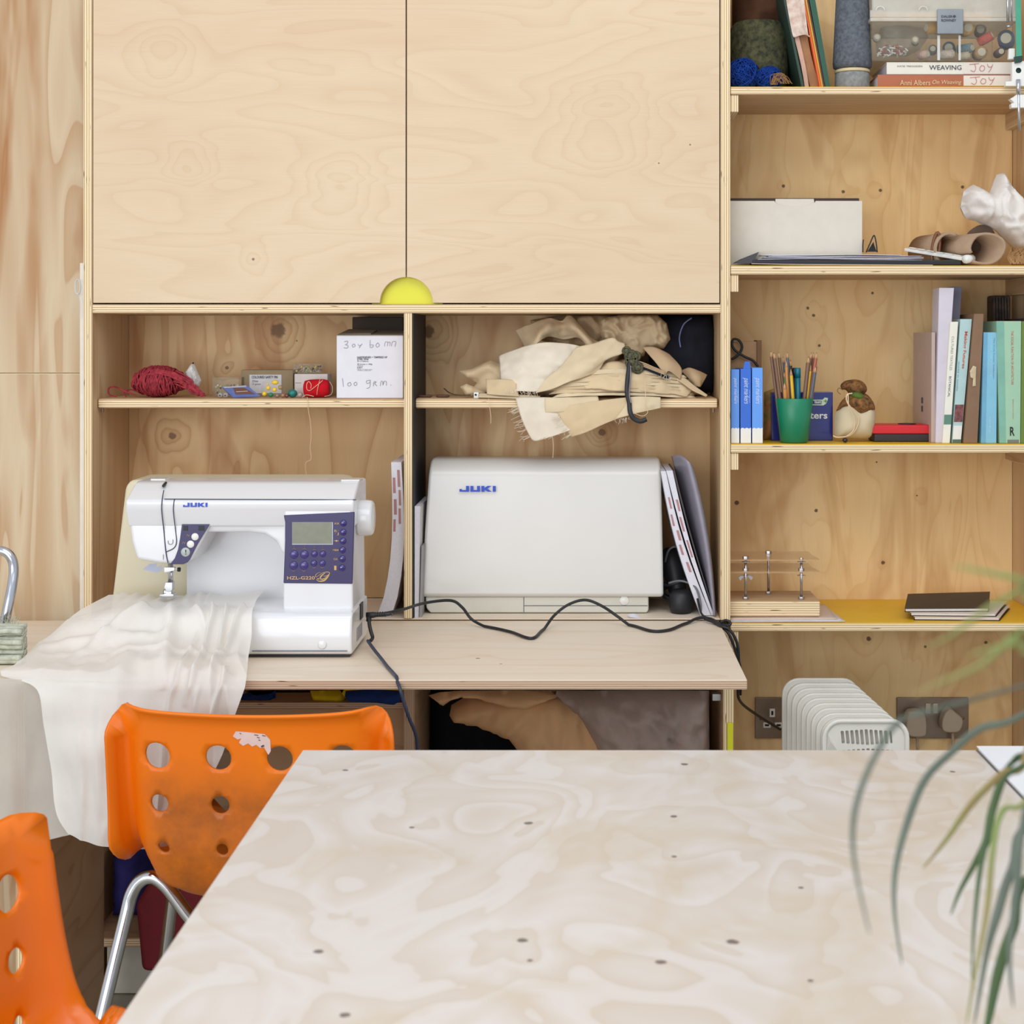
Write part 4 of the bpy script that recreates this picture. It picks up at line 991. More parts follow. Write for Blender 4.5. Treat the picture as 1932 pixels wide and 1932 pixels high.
for a, c_, lb, r_ in ((523, (150, 120, 100), 'small brown glass bead right of the bead bag', 4), (534, (160, 110, 84), 'copper glass bead between bag and teal bead', 4.5), (541, (110, 60, 50), 'dark red bead beside the teal bead', 4), (566, (168, 150, 140), 'clear glass bead left of the red yarn roll', 5.5)):
    q_ = r_*3.05/F; mb = MB(); mb.ball((X(a, 3.06), 3.06, zs+q_), q_, seg=12); mb.build('glass_bead', mat('glass_bead_%d' % a, c_, 0.15, coat=0.7), None, smooth=True, label=lb, cat='bead')
mb = MB(); mb.ball((X(552, 3.07), 3.07, zs+.0085), 0.0085, seg=14, sc=(1.15, 1, 1)); mb.build('teal_bead', mat('teal_bead', (26, 120, 112), 0.4), None, smooth=True, label='teal oval bead in front of the small white box', cat='bead')
rs = T('thread_roll', 'bright red roll of yarn tied with cream thread', 'thread', (X(598, 3.07), 3.07, zs))
mb = MB(); R_ = 17.5*3.07/F
mb.lathe([(R_*.55, -.026), (R_*.86, -.0235), (R_*.97, -.015), (R_, 0), (R_*.98, .014), (R_*.86, .0225), (R_*.6, .025)], (X(598, 3.07), 3.07, zs+R_), (1, 0, 0.03), 28); mb.build('roll', mat('bright_red_yarn', (206, 16, 34), 0.75, var=0.1, sc=300, bump=0.6, bsc=900, spec=0.2), rs, smooth=True)
CRM = mat('cream_thread', (226, 196, 160), 0.8)
mb = MB(); mb.tube(pcr([(604, 715.5, 3.062), (602, 722, 3.0505), (599, 735, 3.0495), (598, 745, 3.055)], 5), 0.0006, 5)
mb.tube(pcr([(609, 717, 3.056), (604, 722, 3.0495), (590, 733, 3.048), (584, 737, 3.048), (579, 734, 3.048), (579, 724, 3.048), (583, 720, 3.048), (587, 726, 3.048), (586, 733, 3.048)], 5), 0.0006, 5)
mb.tube(pcr([(622, 720, 3.06), (627, 730, 3.055), (625, 744, 3.05), (612, 748, 3.045)], 5), 0.0005, 5); mb.tube(pcr([(570, 750, 3.045), (578, 745, 3.045), (592, 748, 3.04)], 5), 0.0006, 5)
mb.build('tie_thread', CRM, rs, smooth=True, kind='stuff')
mb = MB(); mb.tube(pcr([(579, 749, 3.04), (580, 752.5, 3.028), (582, 775, 3.026), (586, 800, 3.026), (587, 825, 3.026), (585, 845, 3.026), (587, 866, 3.026), (577, 873, 3.026), (577, 890, 3.026), (581, 901, 3.026)], 5), 0.00055, 5)
mb.build('hanging_thread', CRM, None, smooth=True, label='long cream thread hanging from the left bay shelf', cat='thread')
# white carton with handwriting
ct = T('carton', 'white carton with pencilled handwriting at the right end of the left bay shelf', 'box', (X(697, 3.04), 3.12, zs))
CW = mat('white_card', (222, 220, 226), 0.7, var=0.02)
D = 3.04; mb = MB(); mb.box(X(635, D), X(760.5, D), D, D+0.135, zs, Z(633, D)); mb.build('carton_body', CW, ct, bev=0.0012)
GCARD = mat('grey_card_inside', (150, 140, 128), 0.8)
mb = MB(); mb.slab([(X(635, D), D, Z(632, D)), (X(759.5, D), D, Z(632, D)), (X(759.5, D), D+.13, Z(633, D)+.010), (X(640, D), D+.13, Z(633, D)+.014)], 0.002); mb.build('carton_flap', GCARD, ct)
mb = MB(); mb.slab([(X(636, D), D+.02, Z(632, D)+.002), (X(697, D), D+.02, Z(632, D)+.003), (X(697, D), D+.11, Z(624, D)+.003), (X(636, D), D+.11, Z(625, D))], 0.002); mb.build('carton_flap', GCARD, ct)
cq = pq(635, 633, 760.5, 748, D)
def cu_(u, v): return ((u-1480)/388.0, 1-(v-228)/365.0)
hand = [[cu_(1525, 265), cu_(1545, 262), cu_(1540, 280), cu_(1530, 282), cu_(1548, 290), cu_(1540, 304), cu_(1522, 300)],
        [cu_(1583, 278), cu_(1572, 285), cu_(1575, 297), cu_(1588, 292), cu_(1585, 279)], [cu_(1605, 280), cu_(1614, 290), cu_(1630, 278)], [cu_(1628, 278), cu_(1612, 302)],
        [cu_(1676, 255), cu_(1676, 297), cu_(1690, 297), cu_(1694, 285), cu_(1678, 284)], [cu_(1720, 272), cu_(1710, 285), cu_(1716, 298), cu_(1730, 288), cu_(1722, 272)],
        [cu_(1760, 292), cu_(1764, 268), cu_(1778, 268), cu_(1776, 292)], [cu_(1778, 270), cu_(1792, 268), cu_(1790, 290)], [cu_(1800, 292), cu_(1806, 266), cu_(1826, 266), cu_(1820, 295)],
        [cu_(1515, 485), cu_(1520, 535)], [cu_(1560, 508), cu_(1545, 516), cu_(1550, 530), cu_(1565, 524), cu_(1560, 508)], [cu_(1594, 506), cu_(1582, 514), cu_(1587, 528), cu_(1600, 520), cu_(1594, 506)],
        [cu_(1675, 495), cu_(1655, 500), cu_(1658, 515), cu_(1675, 508), cu_(1676, 495), cu_(1674, 535), cu_(1655, 545)], [cu_(1695, 532), cu_(1698, 506), cu_(1712, 506), cu_(1702, 515), cu_(1716, 530)],
        [cu_(1735, 530), cu_(1740, 503), cu_(1750, 505), cu_(1750, 525), cu_(1758, 503), cu_(1770, 505), cu_(1770, 528)], [cu_(1795, 524), cu_(1798, 527)]]
strokes(ct, hand, cq, INKP, 0.0005, 'handwriting')
def cpx(u, v): return 160+u*620/1932, 560+v*360/1122
def ctx(s_, u0, v0, u1, v1, b=0.0): 
    a, b_ = cpx(u0, v0), cpx(u1, v1); text(ct, s_, pq(a[0], a[1], b_[0], b_[1], D), INK, bold=b)
ctx('HARDENENED + TEMPERED NP', 1601, 350, 1778, 361, .02); ctx('STEEL PINS', 1601, 362, 1668, 372, .02); ctx('30 x 0.60mm', 1601, 374, 1668, 383); ctx('20 boxes x 100g', 1601, 392, 1690, 402, .01); ctx('CODE No', 1601, 403, 1636, 409); ctx('62601', 1601, 411, 1632, 421)
ctx('Made of steel wire', 1603, 424, 1690, 430); ctx('nickel plated', 1603, 432, 1680, 437)
mb = MB(); mb.box(X(662, 3.16), X(759, 3.16), 3.178, 3.235, zs, Z(598, 3.18)); mb.build('dark_box', mat('dark_brown_card', (70, 58, 50), 0.8), None, bev=0.002, label='dark brown box behind the white carton', cat='box')

# ================================================================ right bay: cloth pile
CAL = [cloth_mat('calico_%d' % k, c, transl=0.08, var=0.07, wb=0.35) for k, c in enumerate(((226, 206, 172), (214, 190, 154), (234, 222, 202), (200, 172, 136), (222, 198, 160)))]  # darker tans put the shade of the folds into the cloth colour
NAV = cloth_mat('charcoal_cloth', (38, 40, 50), transl=0.0, var=0.2, wb=0.4)
def heap(name, outline, D, fr, bk, m, label, R=0.02, amp=0.006, f=34, seed=0, res=0.0065, ang=0.0, asp=1.0, cat='cloth', group=None, tilt=0.0):
    mb = MB(); pillow(mb, outline, D, fr, bk, R=R, amp=amp, fr=f, seed=seed, res=res, ang=ang, asp=asp, tilt=tilt)
    return mb.build(name, m, None, smooth=True, label=label, cat=cat, group=group)
heap('fabric_bundle', [(1232, 596), (1290, 593), (1340, 594), (1350, 620), (1350, 700), (1346, 740), (1290, 744), (1240, 742), (1225, 700), (1222, 640)], 3.17, 0.04, 0.04, NAV, 'charcoal rolled fabric pushed into the right end of the bay shelf', seed=4, amp=0.006, f=16, R=0.04)
heap('calico_fold', [(1135, 600), (1180, 593), (1240, 594), (1258, 610), (1265, 640), (1252, 658), (1220, 656), (1215, 672), (1180, 672), (1150, 650), (1130, 630)], 3.12, 0.03, 0.03, CAL[1], 'scrunched tan calico at the top right of the cloth pile', amp=0.016, f=44, seed=7, R=0.012, res=0.0036)
heap('calico_fold', [(1000, 604), (1060, 594), (1110, 593), (1170, 596), (1185, 640), (1165, 690), (1100, 680), (1050, 650), (1010, 640)], 3.15, 0.025, 0.03, CAL[3], 'rumpled tan calico at the top middle of the pile', amp=0.016, f=38, seed=11, R=0.015, res=0.004)
heap('calico_fold', [(866, 700), (890, 696), (915, 684), (925, 680), (955, 690), (1000, 700), (990, 746), (905, 747), (885, 742), (900, 722), (880, 714)], 3.12, 0.02, 0.02, CAL[4], 'cream calico corner poking out at the left of the pile', amp=0.007, f=26, seed=12, R=0.014, ang=0.5, asp=2)
heap('calico_fold', [(868, 730), (880, 724), (895, 730), (915, 740), (950, 745), (880, 747)], 3.07, 0.012, 0.012, CAL[1], 'small curled calico scrap lowest at the left of the pile', amp=0.004, f=50, seed=15, R=0.008, res=0.004)
heap('calico_fold', [(1000, 740), (1010, 700), (1110, 690), (1180, 676), (1260, 700), (1310, 720), (1320, 745), (1180, 749), (1040, 750)], 3.13, 0.06, 0.05, CAL[0], 'thick stack of folded cream calico in the middle of the pile', amp=0.007, f=42, seed=21, R=0.03, asp=0.35, ang=0.1, res=0.005)
# folded layer stacks: thin curved sheets with thickness
def sheet(name, rows, m, label, nu=6, nv=6, amp=0.002, fq=24, seed=0, th=0.0011, group=None, cat='cloth', parent=None, asp=(1, 1, 1)):
    mb = MB(); mb.grid(patch(rows, nu, nv, amp, fq, seed, asp)); return mb.build(name, m, parent, smooth=True, solid=th, label=label, cat=cat, group=group)
sheet('calico_sheet', [[(972, 624, 3.12), (1000, 612, 3.10), (1035, 600, 3.08), (1060, 606, 3.10), (1078, 596, 3.09), (1120, 640, 3.09), (1180, 655, 3.10)],
                       [(985, 645, 3.11), (1005, 640, 3.07), (1030, 622, 3.06), (1060, 616, 3.09), (1085, 618, 3.06), (1125, 655, 3.06), (1160, 680, 3.09)],
                       [(994, 666, 3.09), (1008, 652, 3.05), (1034, 636, 3.08), (1064, 640, 3.09), (1095, 640, 3.07), (1120, 670, 3.06), (1150, 700, 3.08)]], CAL[1], 'tan calico folded into peaked pleats above the white sheet', amp=0.007, nv=8, fq=30)
sheet('calico_sheet', [[(942, 672, 3.09), (985, 655, 3.06), (1035, 647, 3.05), (1090, 652, 3.05), (1120, 665, 3.05)],
                       [(944, 700, 3.06), (985, 690, 3.035), (1035, 680, 3.03), (1075, 680, 3.035), (1105, 690, 3.04)],
                       [(946, 725, 3.05), (985, 722, 3.03), (1030, 712, 3.028), (1060, 705, 3.03), (1090, 700, 3.035)],
                       [(948, 738, 3.04), (975, 738, 3.025), (1000, 739, 3.02), (1020, 736, 3.02), (1050, 722, 3.03)]], CAL[2], 'whitest calico sheet draped over the left of the pile', amp=0.0045, fq=26, nu=10, nv=10)
sheet('calico_sheet', [[(1088, 655, 3.045), (1120, 648, 3.04), (1155, 638, 3.04), (1166, 644, 3.04), (1178, 648, 3.045)],
                       [(1060, 690, 3.03), (1090, 680, 3.025), (1130, 670, 3.02), (1150, 668, 3.025), (1176, 666, 3.03)],
                       [(1030, 715, 3.02), (1060, 705, 3.018), (1100, 697, 3.015), (1125, 690, 3.02), (1145, 676, 3.03)],
                       [(1010, 742, 3.018), (1040, 734, 3.016), (1070, 722, 3.014), (1100, 712, 3.02), (1130, 700, 3.03)]], CAL[0], 'cream calico strip folded diagonally across the pile', amp=0.004)
sheet('calico_sheet', [[(1130, 690, 3.05), (1160, 682, 3.04), (1200, 690, 3.04), (1240, 700, 3.05), (1280, 712, 3.05), (1300, 720, 3.06)],
                       [(1100, 715, 3.03), (1150, 712, 3.02), (1200, 714, 3.02), (1240, 720, 3.03), (1280, 728, 3.04), (1306, 735, 3.05)],
                       [(1105, 735, 3.02), (1150, 736, 3.015), (1200, 738, 3.015), (1240, 742, 3.02), (1275, 744, 3.03), (1296, 748, 3.04)]], CAL[4], 'cream calico with a green pencil mark folded over at the right', amp=0.006, fq=30)
mb = MB(); mb.ball(P(1288, 736, 3.032), 0.004, sc=(1, .3, .4)); mb.build('green_smudge', mat('green_mark', (150, 190, 90), 0.9), None, label='faint green smudge on the folded cream calico', cat='mark') if False else None
sheet('calico_sheet', [[(1212, 655, 3.06), (1235, 655, 3.06), (1262, 668, 3.07)], [(1235, 682, 3.04), (1262, 682, 3.04), (1285, 695, 3.05)], [(1256, 710, 3.03), (1262, 700, 3.03), (1284, 716, 3.04)]], CAL[3], 'tan calico flap hanging over the dark belt end', amp=0.002, seed=4)
sheet('calico_sheet', [[(1285, 700, 3.09), (1300, 694, 3.08), (1318, 700, 3.08), (1334, 708, 3.09)], [(1300, 715, 3.07), (1310, 712, 3.06), (1320, 712, 3.06), (1328, 718, 3.07)], [(1305, 725, 3.07), (1312, 728, 3.06), (1320, 730, 3.06), (1322, 728, 3.07)]], CAL[3], 'tan calico corner curling up at the far right of the pile', amp=0.002, seed=8)
sheet('calico_sheet', [[(1270, 700, 3.05), (1290, 712, 3.05), (1310, 728, 3.04), (1335, 746, 3.03)], [(1262, 708, 3.045), (1285, 722, 3.04), (1308, 738, 3.03), (1332, 749, 3.025)]], CAL[1], 'narrow calico strip sloping down to the right shelf end', amp=0.001, seed=5)
for k in range(7):
    y_ = 700+k*6.5
    sheet('calico_layer', [[(1010+k*7, y_+6, 3.05-k*.004), (1080, y_+2, 3.035-k*.003), (1160, y_-4+k, 3.03-k*.002), (1230, y_+k*.5, 3.035-k*.002), (1290+k*3, y_+8, 3.05)], [(1005+k*6, y_+12, 3.05-k*.004), (1080, y_+9, 3.03-k*.003), (1160, y_+5+k*.3, 3.025-k*.002), (1230, y_+7+k*.3, 3.03-k*.002), (1296+k*3, y_+13, 3.05)]],
          CAL[(0, 1, 4)[k % 3]], 'thin folded calico layer in the edge of the cloth stack', amp=0.0022, fq=30, seed=k*3, group='folded calico layers')
sheet('calico_sheet', [[(917, 716, 3.06), (945, 716, 3.04), (975, 718, 3.04)], [(918, 730, 3.045), (945, 732, 3.03), (975, 735, 3.03)], [(919, 744, 3.035), (945, 746, 3.025), (980, 748, 3.025)]], CAL[4], 'flat cream calico square under the left of the white sheet', amp=0.001)
sheet('calico_sheet', [[(902, 743, 3.045), (940, 743, 3.04), (1000, 746, 3.03), (1020, 748, 3.03)], [(902, 750, 3.028), (940, 751, 3.026), (985, 753, 3.024), (1015, 752, 3.022)]], CAL[0], 'narrow cream strip lying along the shelf edge', amp=0.0006)
# hanging pieces in front of the shelf edge
sheet('calico_offcut', [[(973, 751, 3.026), (1000, 750, 3.022), (1035, 750, 3.022), (1070, 750, 3.026)], [(980, 778, 3.018), (1010, 780, 3.014), (1045, 782, 3.012), (1085, 780, 3.016)], [(990, 804, 3.018), (1015, 806, 3.014), (1050, 805, 3.012), (1080, 800, 3.014)], [(1003, 828, 3.02), (1012, 832, 3.016), (1040, 824, 3.012), (1076, 812, 3.012)]], CAL[2], 'frayed pale calico offcut hanging lowest at the left', amp=0.0012)
sheet('calico_offcut', [[(1028, 751, 3.02), (1060, 750, 3.016), (1100, 748, 3.016), (1128, 747, 3.018)], [(1028, 764, 3.014), (1060, 764, 3.01), (1100, 762, 3.01), (1130, 758, 3.012)], [(1029, 778, 3.013), (1060, 777, 3.010), (1100, 772, 3.01), (1128, 765, 3.011)]], CAL[0], 'short cream calico offcut with a small dark stain hanging over the shelf', amp=0.001)
sheet('calico_offcut', [[(1048, 770, 3.012), (1090, 762, 3.008), (1140, 755, 3.008), (1180, 750, 3.010), (1200, 748, 3.012)], [(1055, 788, 3.012), (1095, 782, 3.004), (1140, 774, 3.003), (1170, 768, 3.004), (1198, 760, 3.006)], [(1066, 806, 3.014), (1100, 800, 3.004), (1140, 790, 3.002), (1170, 780, 3.003), (1192, 772, 3.005)], [(1078, 825, 3.016), (1105, 816, 3.006), (1140, 800, 3.003), (1165, 790, 3.004), (1188, 784, 3.006)]], CAL[4], 'wide cream calico offcut hanging in the middle with frayed left edge', amp=0.0014)
sheet('calico_offcut', [[(1180, 750, 3.008), (1205, 748, 3.006), (1230, 749, 3.008), (1246, 750, 3.012)], [(1180, 765, 3.002), (1205, 764, 3.0), (1230, 763, 3.002), (1246, 762, 3.008)], [(1160, 791, 3.0), (1185, 784, 2.998), (1212, 777, 3.0), (1246, 770, 3.006)]], CAL[0], 'cream calico offcut hanging at the right behind the black cord', amp=0.001)
mb = MB(); mb.ball(P(1118, 760, 3.0095), 0.0022, sc=(1.3, .4, .7), seg=8); mb.build('stain_knot', mat('brown_knot', (120, 80, 50), 0.8), None, label='tiny dark knot of thread on the short cream offcut', cat='knot')
rnd = random.Random(11); mb = MB()
def fray(x0, y0, x1, y1, n, dx, dy, D):
    for k in range(n):
        t = rnd.random(); a, b = x0+(x1-x0)*t, y0+(y1-y0)*t
        mb.tube(pcr([(a, b, D), (a+dx*rnd.uniform(.2, .6)+rnd.uniform(-3, 3), b+dy*rnd.uniform(.2, .6), D-.002), (a+dx*rnd.uniform(.5, 1.3)+rnd.uniform(-4, 4), b+dy*rnd.uniform(.4, 1.2)+rnd.uniform(-3, 3), D)], 3), 0.00032, 4)
fray(975, 765, 1000, 826, 26, -16, 8, 3.016); fray(1050, 775, 1078, 822, 22, -12, 8, 3.008); fray(1010, 831, 1060, 815, 6, -4, 6, 3.012); fray(1160, 792, 1190, 786, 12, 0, 7, 2.998); fray(950, 735, 1010, 738, 26, 2, 9, 3.018); fray(1245, 705, 1285, 716, 8, -4, 10, 3.02); fray(1215, 765, 1240, 762, 5, 6, 10, 3.0)
mb.build('frayed_threads', CAL[2], None, label='loose frayed cream threads along the torn calico edges', cat='threads', kind='stuff')
for pts, lb in (([(922, 752, 3.022), (924, 770, 3.02), (926, 785, 3.02), (926, 799, 3.02)], 'short white thread hanging below the left of the cloth pile'),
                ([(1041, 815, 3.012), (1044, 840, 3.012), (1043, 864, 3.012)], 'white thread hanging below the lowest offcut'),
                ([(1215, 700, 3.03), (1218, 740, 2.996), (1217, 765, 2.994), (1222, 778, 2.994), (1212, 785, 2.994), (1198, 780, 2.994)], 'fine brown thread looping beside the black cord')):
    mb = MB(); mb.tube(pcr(pts, 5), 0.0006, 5); mb.build('thread', CRM, None, label=lb, cat='thread')
zc = T('zip_cord', 'black knotted zip tape hanging over the front of the cloth pile', 'zip', tuple(P(1190, 790, 3.0)))
mb = MB(); mb.tube(pcr([(1188, 668, 3.03), (1187, 690, 3.018), (1184, 715, 3.01), (1183, 740, 3.006), (1187, 760, 2.998), (1189, 778, 2.994), (1196, 790, 2.994), (1208, 795, 2.994), (1220, 791, 2.994)], 6), 0.0046, 8, flat=0.5); mb.build('tape', PLBLK, zc, smooth=True)
mb = MB(); mb.tube(pcr([(1190, 690, 3.013), (1189, 715, 3.005), (1187, 742, 3.0), (1190, 760, 2.993)], 6), 0.0012, 6); mb.build('zip_teeth', mat('grey_teeth', (120, 110, 130), 0.4, 0.4), zc)
for (a, b), r_ in (((1182, 662), .007), ((1190, 672), .010), ((1199, 672), .008), ((1192, 684), .010), ((1203, 694), .009)):
    mb = MB(); mb.ball(P(a, b, 3.026), r_, seg=10, sc=(1, .8, 1)); mb.tube([P(a, b, 3.026)+Vector((r_*1.05*math.cos(q), -.3*r_, r_*1.05*math.sin(q))) for q in [i*.63 for i in range(10)]], r_*.35, 6, closed=True)
    mb.build('knot', mat('knot_black_gold', (40, 40, 38), 0.6, c2=(96, 92, 46), sc=260), zc, smooth=True)
mb = MB(); mb.tube(pcr([(1204, 688, 3.03), (1225, 698, 3.03), (1250, 708, 3.03), (1262, 712, 3.032)], 5), 0.006, 8, flat=.5); mb.build('belt_end', NAV, zc, smooth=True)
mb = MB()
for k in range(3): mb.tube(pcr([(1200, 680+k*3, 3.03-k*.002), (1222, 688+k*3, 3.025), (1255, 703+k*2, 3.025)], 5), 0.0012, 6)
mb.build('cord_strand', CAL[3], zc, smooth=True, kind='stuff')
mb = MB(); mb.tube(pcr([(1305, 600, 3.12), (1290, 612, 3.115), (1282, 635, 3.112), (1284, 655, 3.112)], 5), 0.0014, 6); mb.build('blue_thread', mat('pale_blue_thread', (120, 130, 180), 0.8), None, smooth=True, label='pale blue thread on the charcoal fabric', cat='thread')
# small hardware at the left end of the right shelf
mb = MB(); mb.box(X(894, 3.04), X(903, 3.04), 3.04, 3.05, zS, Z(740, 3.04)); mb.lathe([(.0022, 0), (.0022, .001)], P(897.5, 745, 3.0395), (0, -1, 0), 10, mi=1); mb.build('metal_clip', [mat('tin', (190, 186, 180), 0.35, 0.7), DK], None, label='tiny square metal clip at the left of the cloth pile', cat='clip')
mb = MB(); mb.tube(pcr([(838, 733, 3.08), (850, 742, 3.06), (870, 746, 3.05), (888, 745, 3.05)], 5), 0.0018, 6, flat=.5); mb.build('bent_blade', mat('dull_blade', (96, 88, 74), 0.4, 0.6), None, label='thin bent dull metal strip left of the metal clip', cat='strip')
for a, b, lb in ((789, 815, 'leftmost short dark screwdriver bit on the right bay shelf'), (823, 848, 'reddish brown wooden bobbin lying by the bent metal strip')):
    mb = MB(); mb.lathe([(.0016, 0), (.0026, .003), (.0026, X(b, 3.07)-X(a, 3.07)-.004), (.0014, X(b, 3.07)-X(a, 3.07))], (X(a, 3.07), 3.07, zS+.0032), (1, 0, 0), 10); mb.build('bobbin', mat('brown_wood_%d' % a, (92, 54, 44), 0.5), None, smooth=True, label=lb, cat='bobbin')
# fabrics in the low cabinet
TAN = cloth_mat('tan_cloth', (226, 180, 134), transl=0.1, var=0.05); MAUVE = cloth_mat('mauve_gauze', (206, 186, 176), see=0.08, transl=0.4, var=0.08)
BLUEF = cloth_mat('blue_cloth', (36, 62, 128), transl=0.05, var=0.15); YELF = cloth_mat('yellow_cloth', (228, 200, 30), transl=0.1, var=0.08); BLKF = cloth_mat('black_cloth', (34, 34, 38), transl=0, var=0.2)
low = lambda *a, **k: heap(*a, **k)
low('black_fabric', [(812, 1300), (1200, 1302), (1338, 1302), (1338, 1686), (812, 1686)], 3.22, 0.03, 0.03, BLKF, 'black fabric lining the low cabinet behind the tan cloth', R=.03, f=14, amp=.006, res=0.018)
low('tan_fabric', [(848, 1350), (852, 1330), (872, 1318), (890, 1306), (1000, 1302), (1120, 1303), (1180, 1340), (1230, 1420), (1200, 1740), (860, 1745), (850, 1600), (980, 1420), (960, 1395), (900, 1370), (855, 1362)], 3.04, 0.06, 0.05, TAN, 'folded tan fabric bulging in the low cabinet', R=.05, amp=.012, f=15, ang=-.5, asp=1.8, res=0.009)
low('tan_fabric', [(808, 1312), (830, 1306), (870, 1303), (990, 1302), (1060, 1312), (990, 1340), (960, 1336), (900, 1318), (870, 1316), (850, 1322), (836, 1332)], 3.0, 0.03, 0.03, TAN, 'smaller tan cloth scrap tucked directly under the worktop', R=.02, amp=.010, f=24, res=0.007)
low('gauze_fabric', [(1040, 1304), (1200, 1302), (1338, 1303), (1340, 1755), (1180, 1755), (1120, 1400), (1096, 1355)], 3.0, 0.07, 0.06, MAUVE, 'translucent mauve gauze stuffed right of the tan fabric', R=.05, amp=.018, f=20, ang=.7, asp=2.4, res=0.008)
low('black_fabric', [(470, 1303), (640, 1302), (650, 1316), (455, 1316), (448, 1310)], 3.05, 0.03, 0.04, BLKF, 'black folded fabric on the upper low-cabinet shelf', R=.03, f=14, res=0.01)
low('blue_fabric', [(452, 1312), (470, 1306), (520, 1303), (520, 1326), (455, 1328), (446, 1322)], 3.0, 0.02, 0.03, BLUEF, 'blue fabric end showing beside the white cloth', R=.02, f=24, res=0.006)
low('yellow_fabric', [(585, 1303), (655, 1302), (652, 1322), (640, 1326), (618, 1324), (590, 1322)], 2.99, 0.02, 0.02, YELF, 'yellow folded fabric left of the blue fabric', R=.015, f=30, amp=.004, res=0.006)
low('yellow_fabric', [(468, 1304), (520, 1302), (512, 1308), (480, 1312)], 2.98, 0.01, 0.02, YELF, 'thin yellow strip of fabric under the worktop edge by the white cloth', R=.01, f=30, amp=.002, res=0.006)
low('yellow_fabric', [(640, 1288+12), (762, 1300), (760, 1318), (700, 1312), (650, 1316)], 2.965, 0.012, 0.02, YELF, 'yellow fabric layer above the drooping blue fabric', R=.01, f=30, amp=.002, res=0.007)
low('blue_fabric', [(652, 1304), (700, 1300), (758, 1304), (757, 1322), (742, 1330), (700, 1325), (660, 1324), (650, 1314)], 2.955, 0.02, 0.03, BLUEF, 'blue fabric drooping over the low cabinet shelf edge', R=.015, f=34, amp=.005, res=0.006)
low('navy_fabric', [(216, 1590), (280, 1590), (300, 1700), (285, 1722), (216, 1722)], 3.12, 0.05, 0.05, cloth_mat('indigo_cloth', (52, 48, 110), transl=0, var=.2), 'indigo fabric heaped on the floor of the low cabinet', R=.04, f=16, amp=.012, res=0.012)
mb = MB(); mb.prism([(X(268, 2.98), Z(1690, 2.98)), (X(280, 2.98), Z(1815, 2.98)), (X(420, 2.98), Z(1815, 2.98)), (X(420, 2.98), Z(1640, 2.98)), (X(300, 2.98), Z(1640, 2.98))], 2.93, 2.985)
mb.build('red_bag', mat('crimson_felt', (120, 26, 38), 0.8, var=0.06, bump=.3), None, bev=0.012, bseg=3, label='crimson felt bag behind the orange chair legs', cat='bag')
# ================================================================ right shelving: top shelf
z1 = S1+0.0004; z2 = S2+0.0004; z3 = S3+0.0004; z4 = S4+0.0004
def cone(name, label, cx_, D, zb, prof, m, extra=None, turns=0):
    t = T(name, label, 'yarn', (cx_, D, zb)); mb = MB(); mb.lathe(prof, (cx_, D, zb), seg=36); mb.build('winding', m, t, smooth=True); return t
GYARN = mat('olive_yarn', (98, 96, 70), 0.9, c2=(52, 56, 44), sc=90, bump=1.0, bsc=700, spec=0.1)
SYARN = mat('slate_yarn', (112, 116, 122), 0.9, c2=(84, 88, 96), sc=140, bump=0.8, bsc=700, spec=0.1)
cone('yarn_cone', 'large dark olive green cone of yarn at the left end of the top shelf', X(1430, 3.13), 3.13, z1, [(.052, 0), (.058, .01), (.062, .06), (.0605, .11), (.056, .14), (.048, .150), (.0, .151)], GYARN)
mb = MB(); pillow(mb, [(1381, -60), (1440, -70), (1495, -40), (1492, 20), (1492, 160), (1430, 162), (1400, 162), (1381, 160)], 3.19, .06, .03, R=.05, amp=.016, fr=16, seed=3, res=.009)
mb.build('brown_cloth', cloth_mat('dark_brown_cloth', (92, 62, 44), transl=0, var=.2), None, smooth=True, label='dark brown cloth heaped on the olive yarn cone', cat='cloth')
BYARN = mat('blue_yarn', (34, 72, 158), 0.9, c2=(20, 44, 112), sc=160, bump=0.8, bsc=600, spec=0.1)
def fluff(name, c, rad, n, r, m, label, seed, cat='yarn'):
    rnd = random.Random(seed); mb = MB(); c = Vector(c); mb.ball(c, 1, seg=14, sc=tuple(q*.85 for q in rad))
    for k in range(n):
        ax = Vector((rnd.gauss(0, 1), rnd.gauss(0, 1), rnd.gauss(0, 1))).normalized(); u = ax.orthogonal().normalized(); v = ax.cross(u); o = rnd.uniform(-.5, .5); q = math.sqrt(1-o*o)*rnd.uniform(.95, 1.1)
        a0 = rnd.uniform(0, 6); L = rnd.uniform(2, 6); pts = []
        for i in range(14):
            a = a0+L*i/13; d = ax*o+(u*math.cos(a)+v*math.sin(a))*q; pts.append(c+Vector((d.x*rad[0], d.y*rad[1], max(-rad[2]*.98, d.z*rad[2]))))
        mb.tube(pts, r, 4)
    return mb.build(name, m, None, smooth=True, label=label, cat=cat)
fluff('yarn_ball', (X(1402, 3.05), 3.06, z1+.032), (.032, .03, .032), 90, .0011, BYARN, 'larger tangle of blue yarn in front of the olive cone', 1)
fluff('yarn_ball', (X(1452, 3.05), 3.055, z1+.024), (.025, .022, .024), 70, .0011, BYARN, 'smaller tangle of blue yarn right of the larger one', 2)
rnd = random.Random(5); mb = MB()
for k in range(16):
    a = rnd.uniform(1454, 1466); mb.tube(pcr([(a, 160, 3.03), (a+rnd.uniform(0, 10), 146+rnd.uniform(-6, 6), 3.03), (a+rnd.uniform(8, 20), 143+rnd.uniform(-6, 8), 3.03), (a+rnd.uniform(16, 34), 158, 3.03)], 3), .0005, 4)
mb.build('jute_wisp', mat('jute', (150, 112, 70), .9), None, label='wisp of frayed brown jute fibre beside the blue yarn', cat='fibre', kind='stuff')
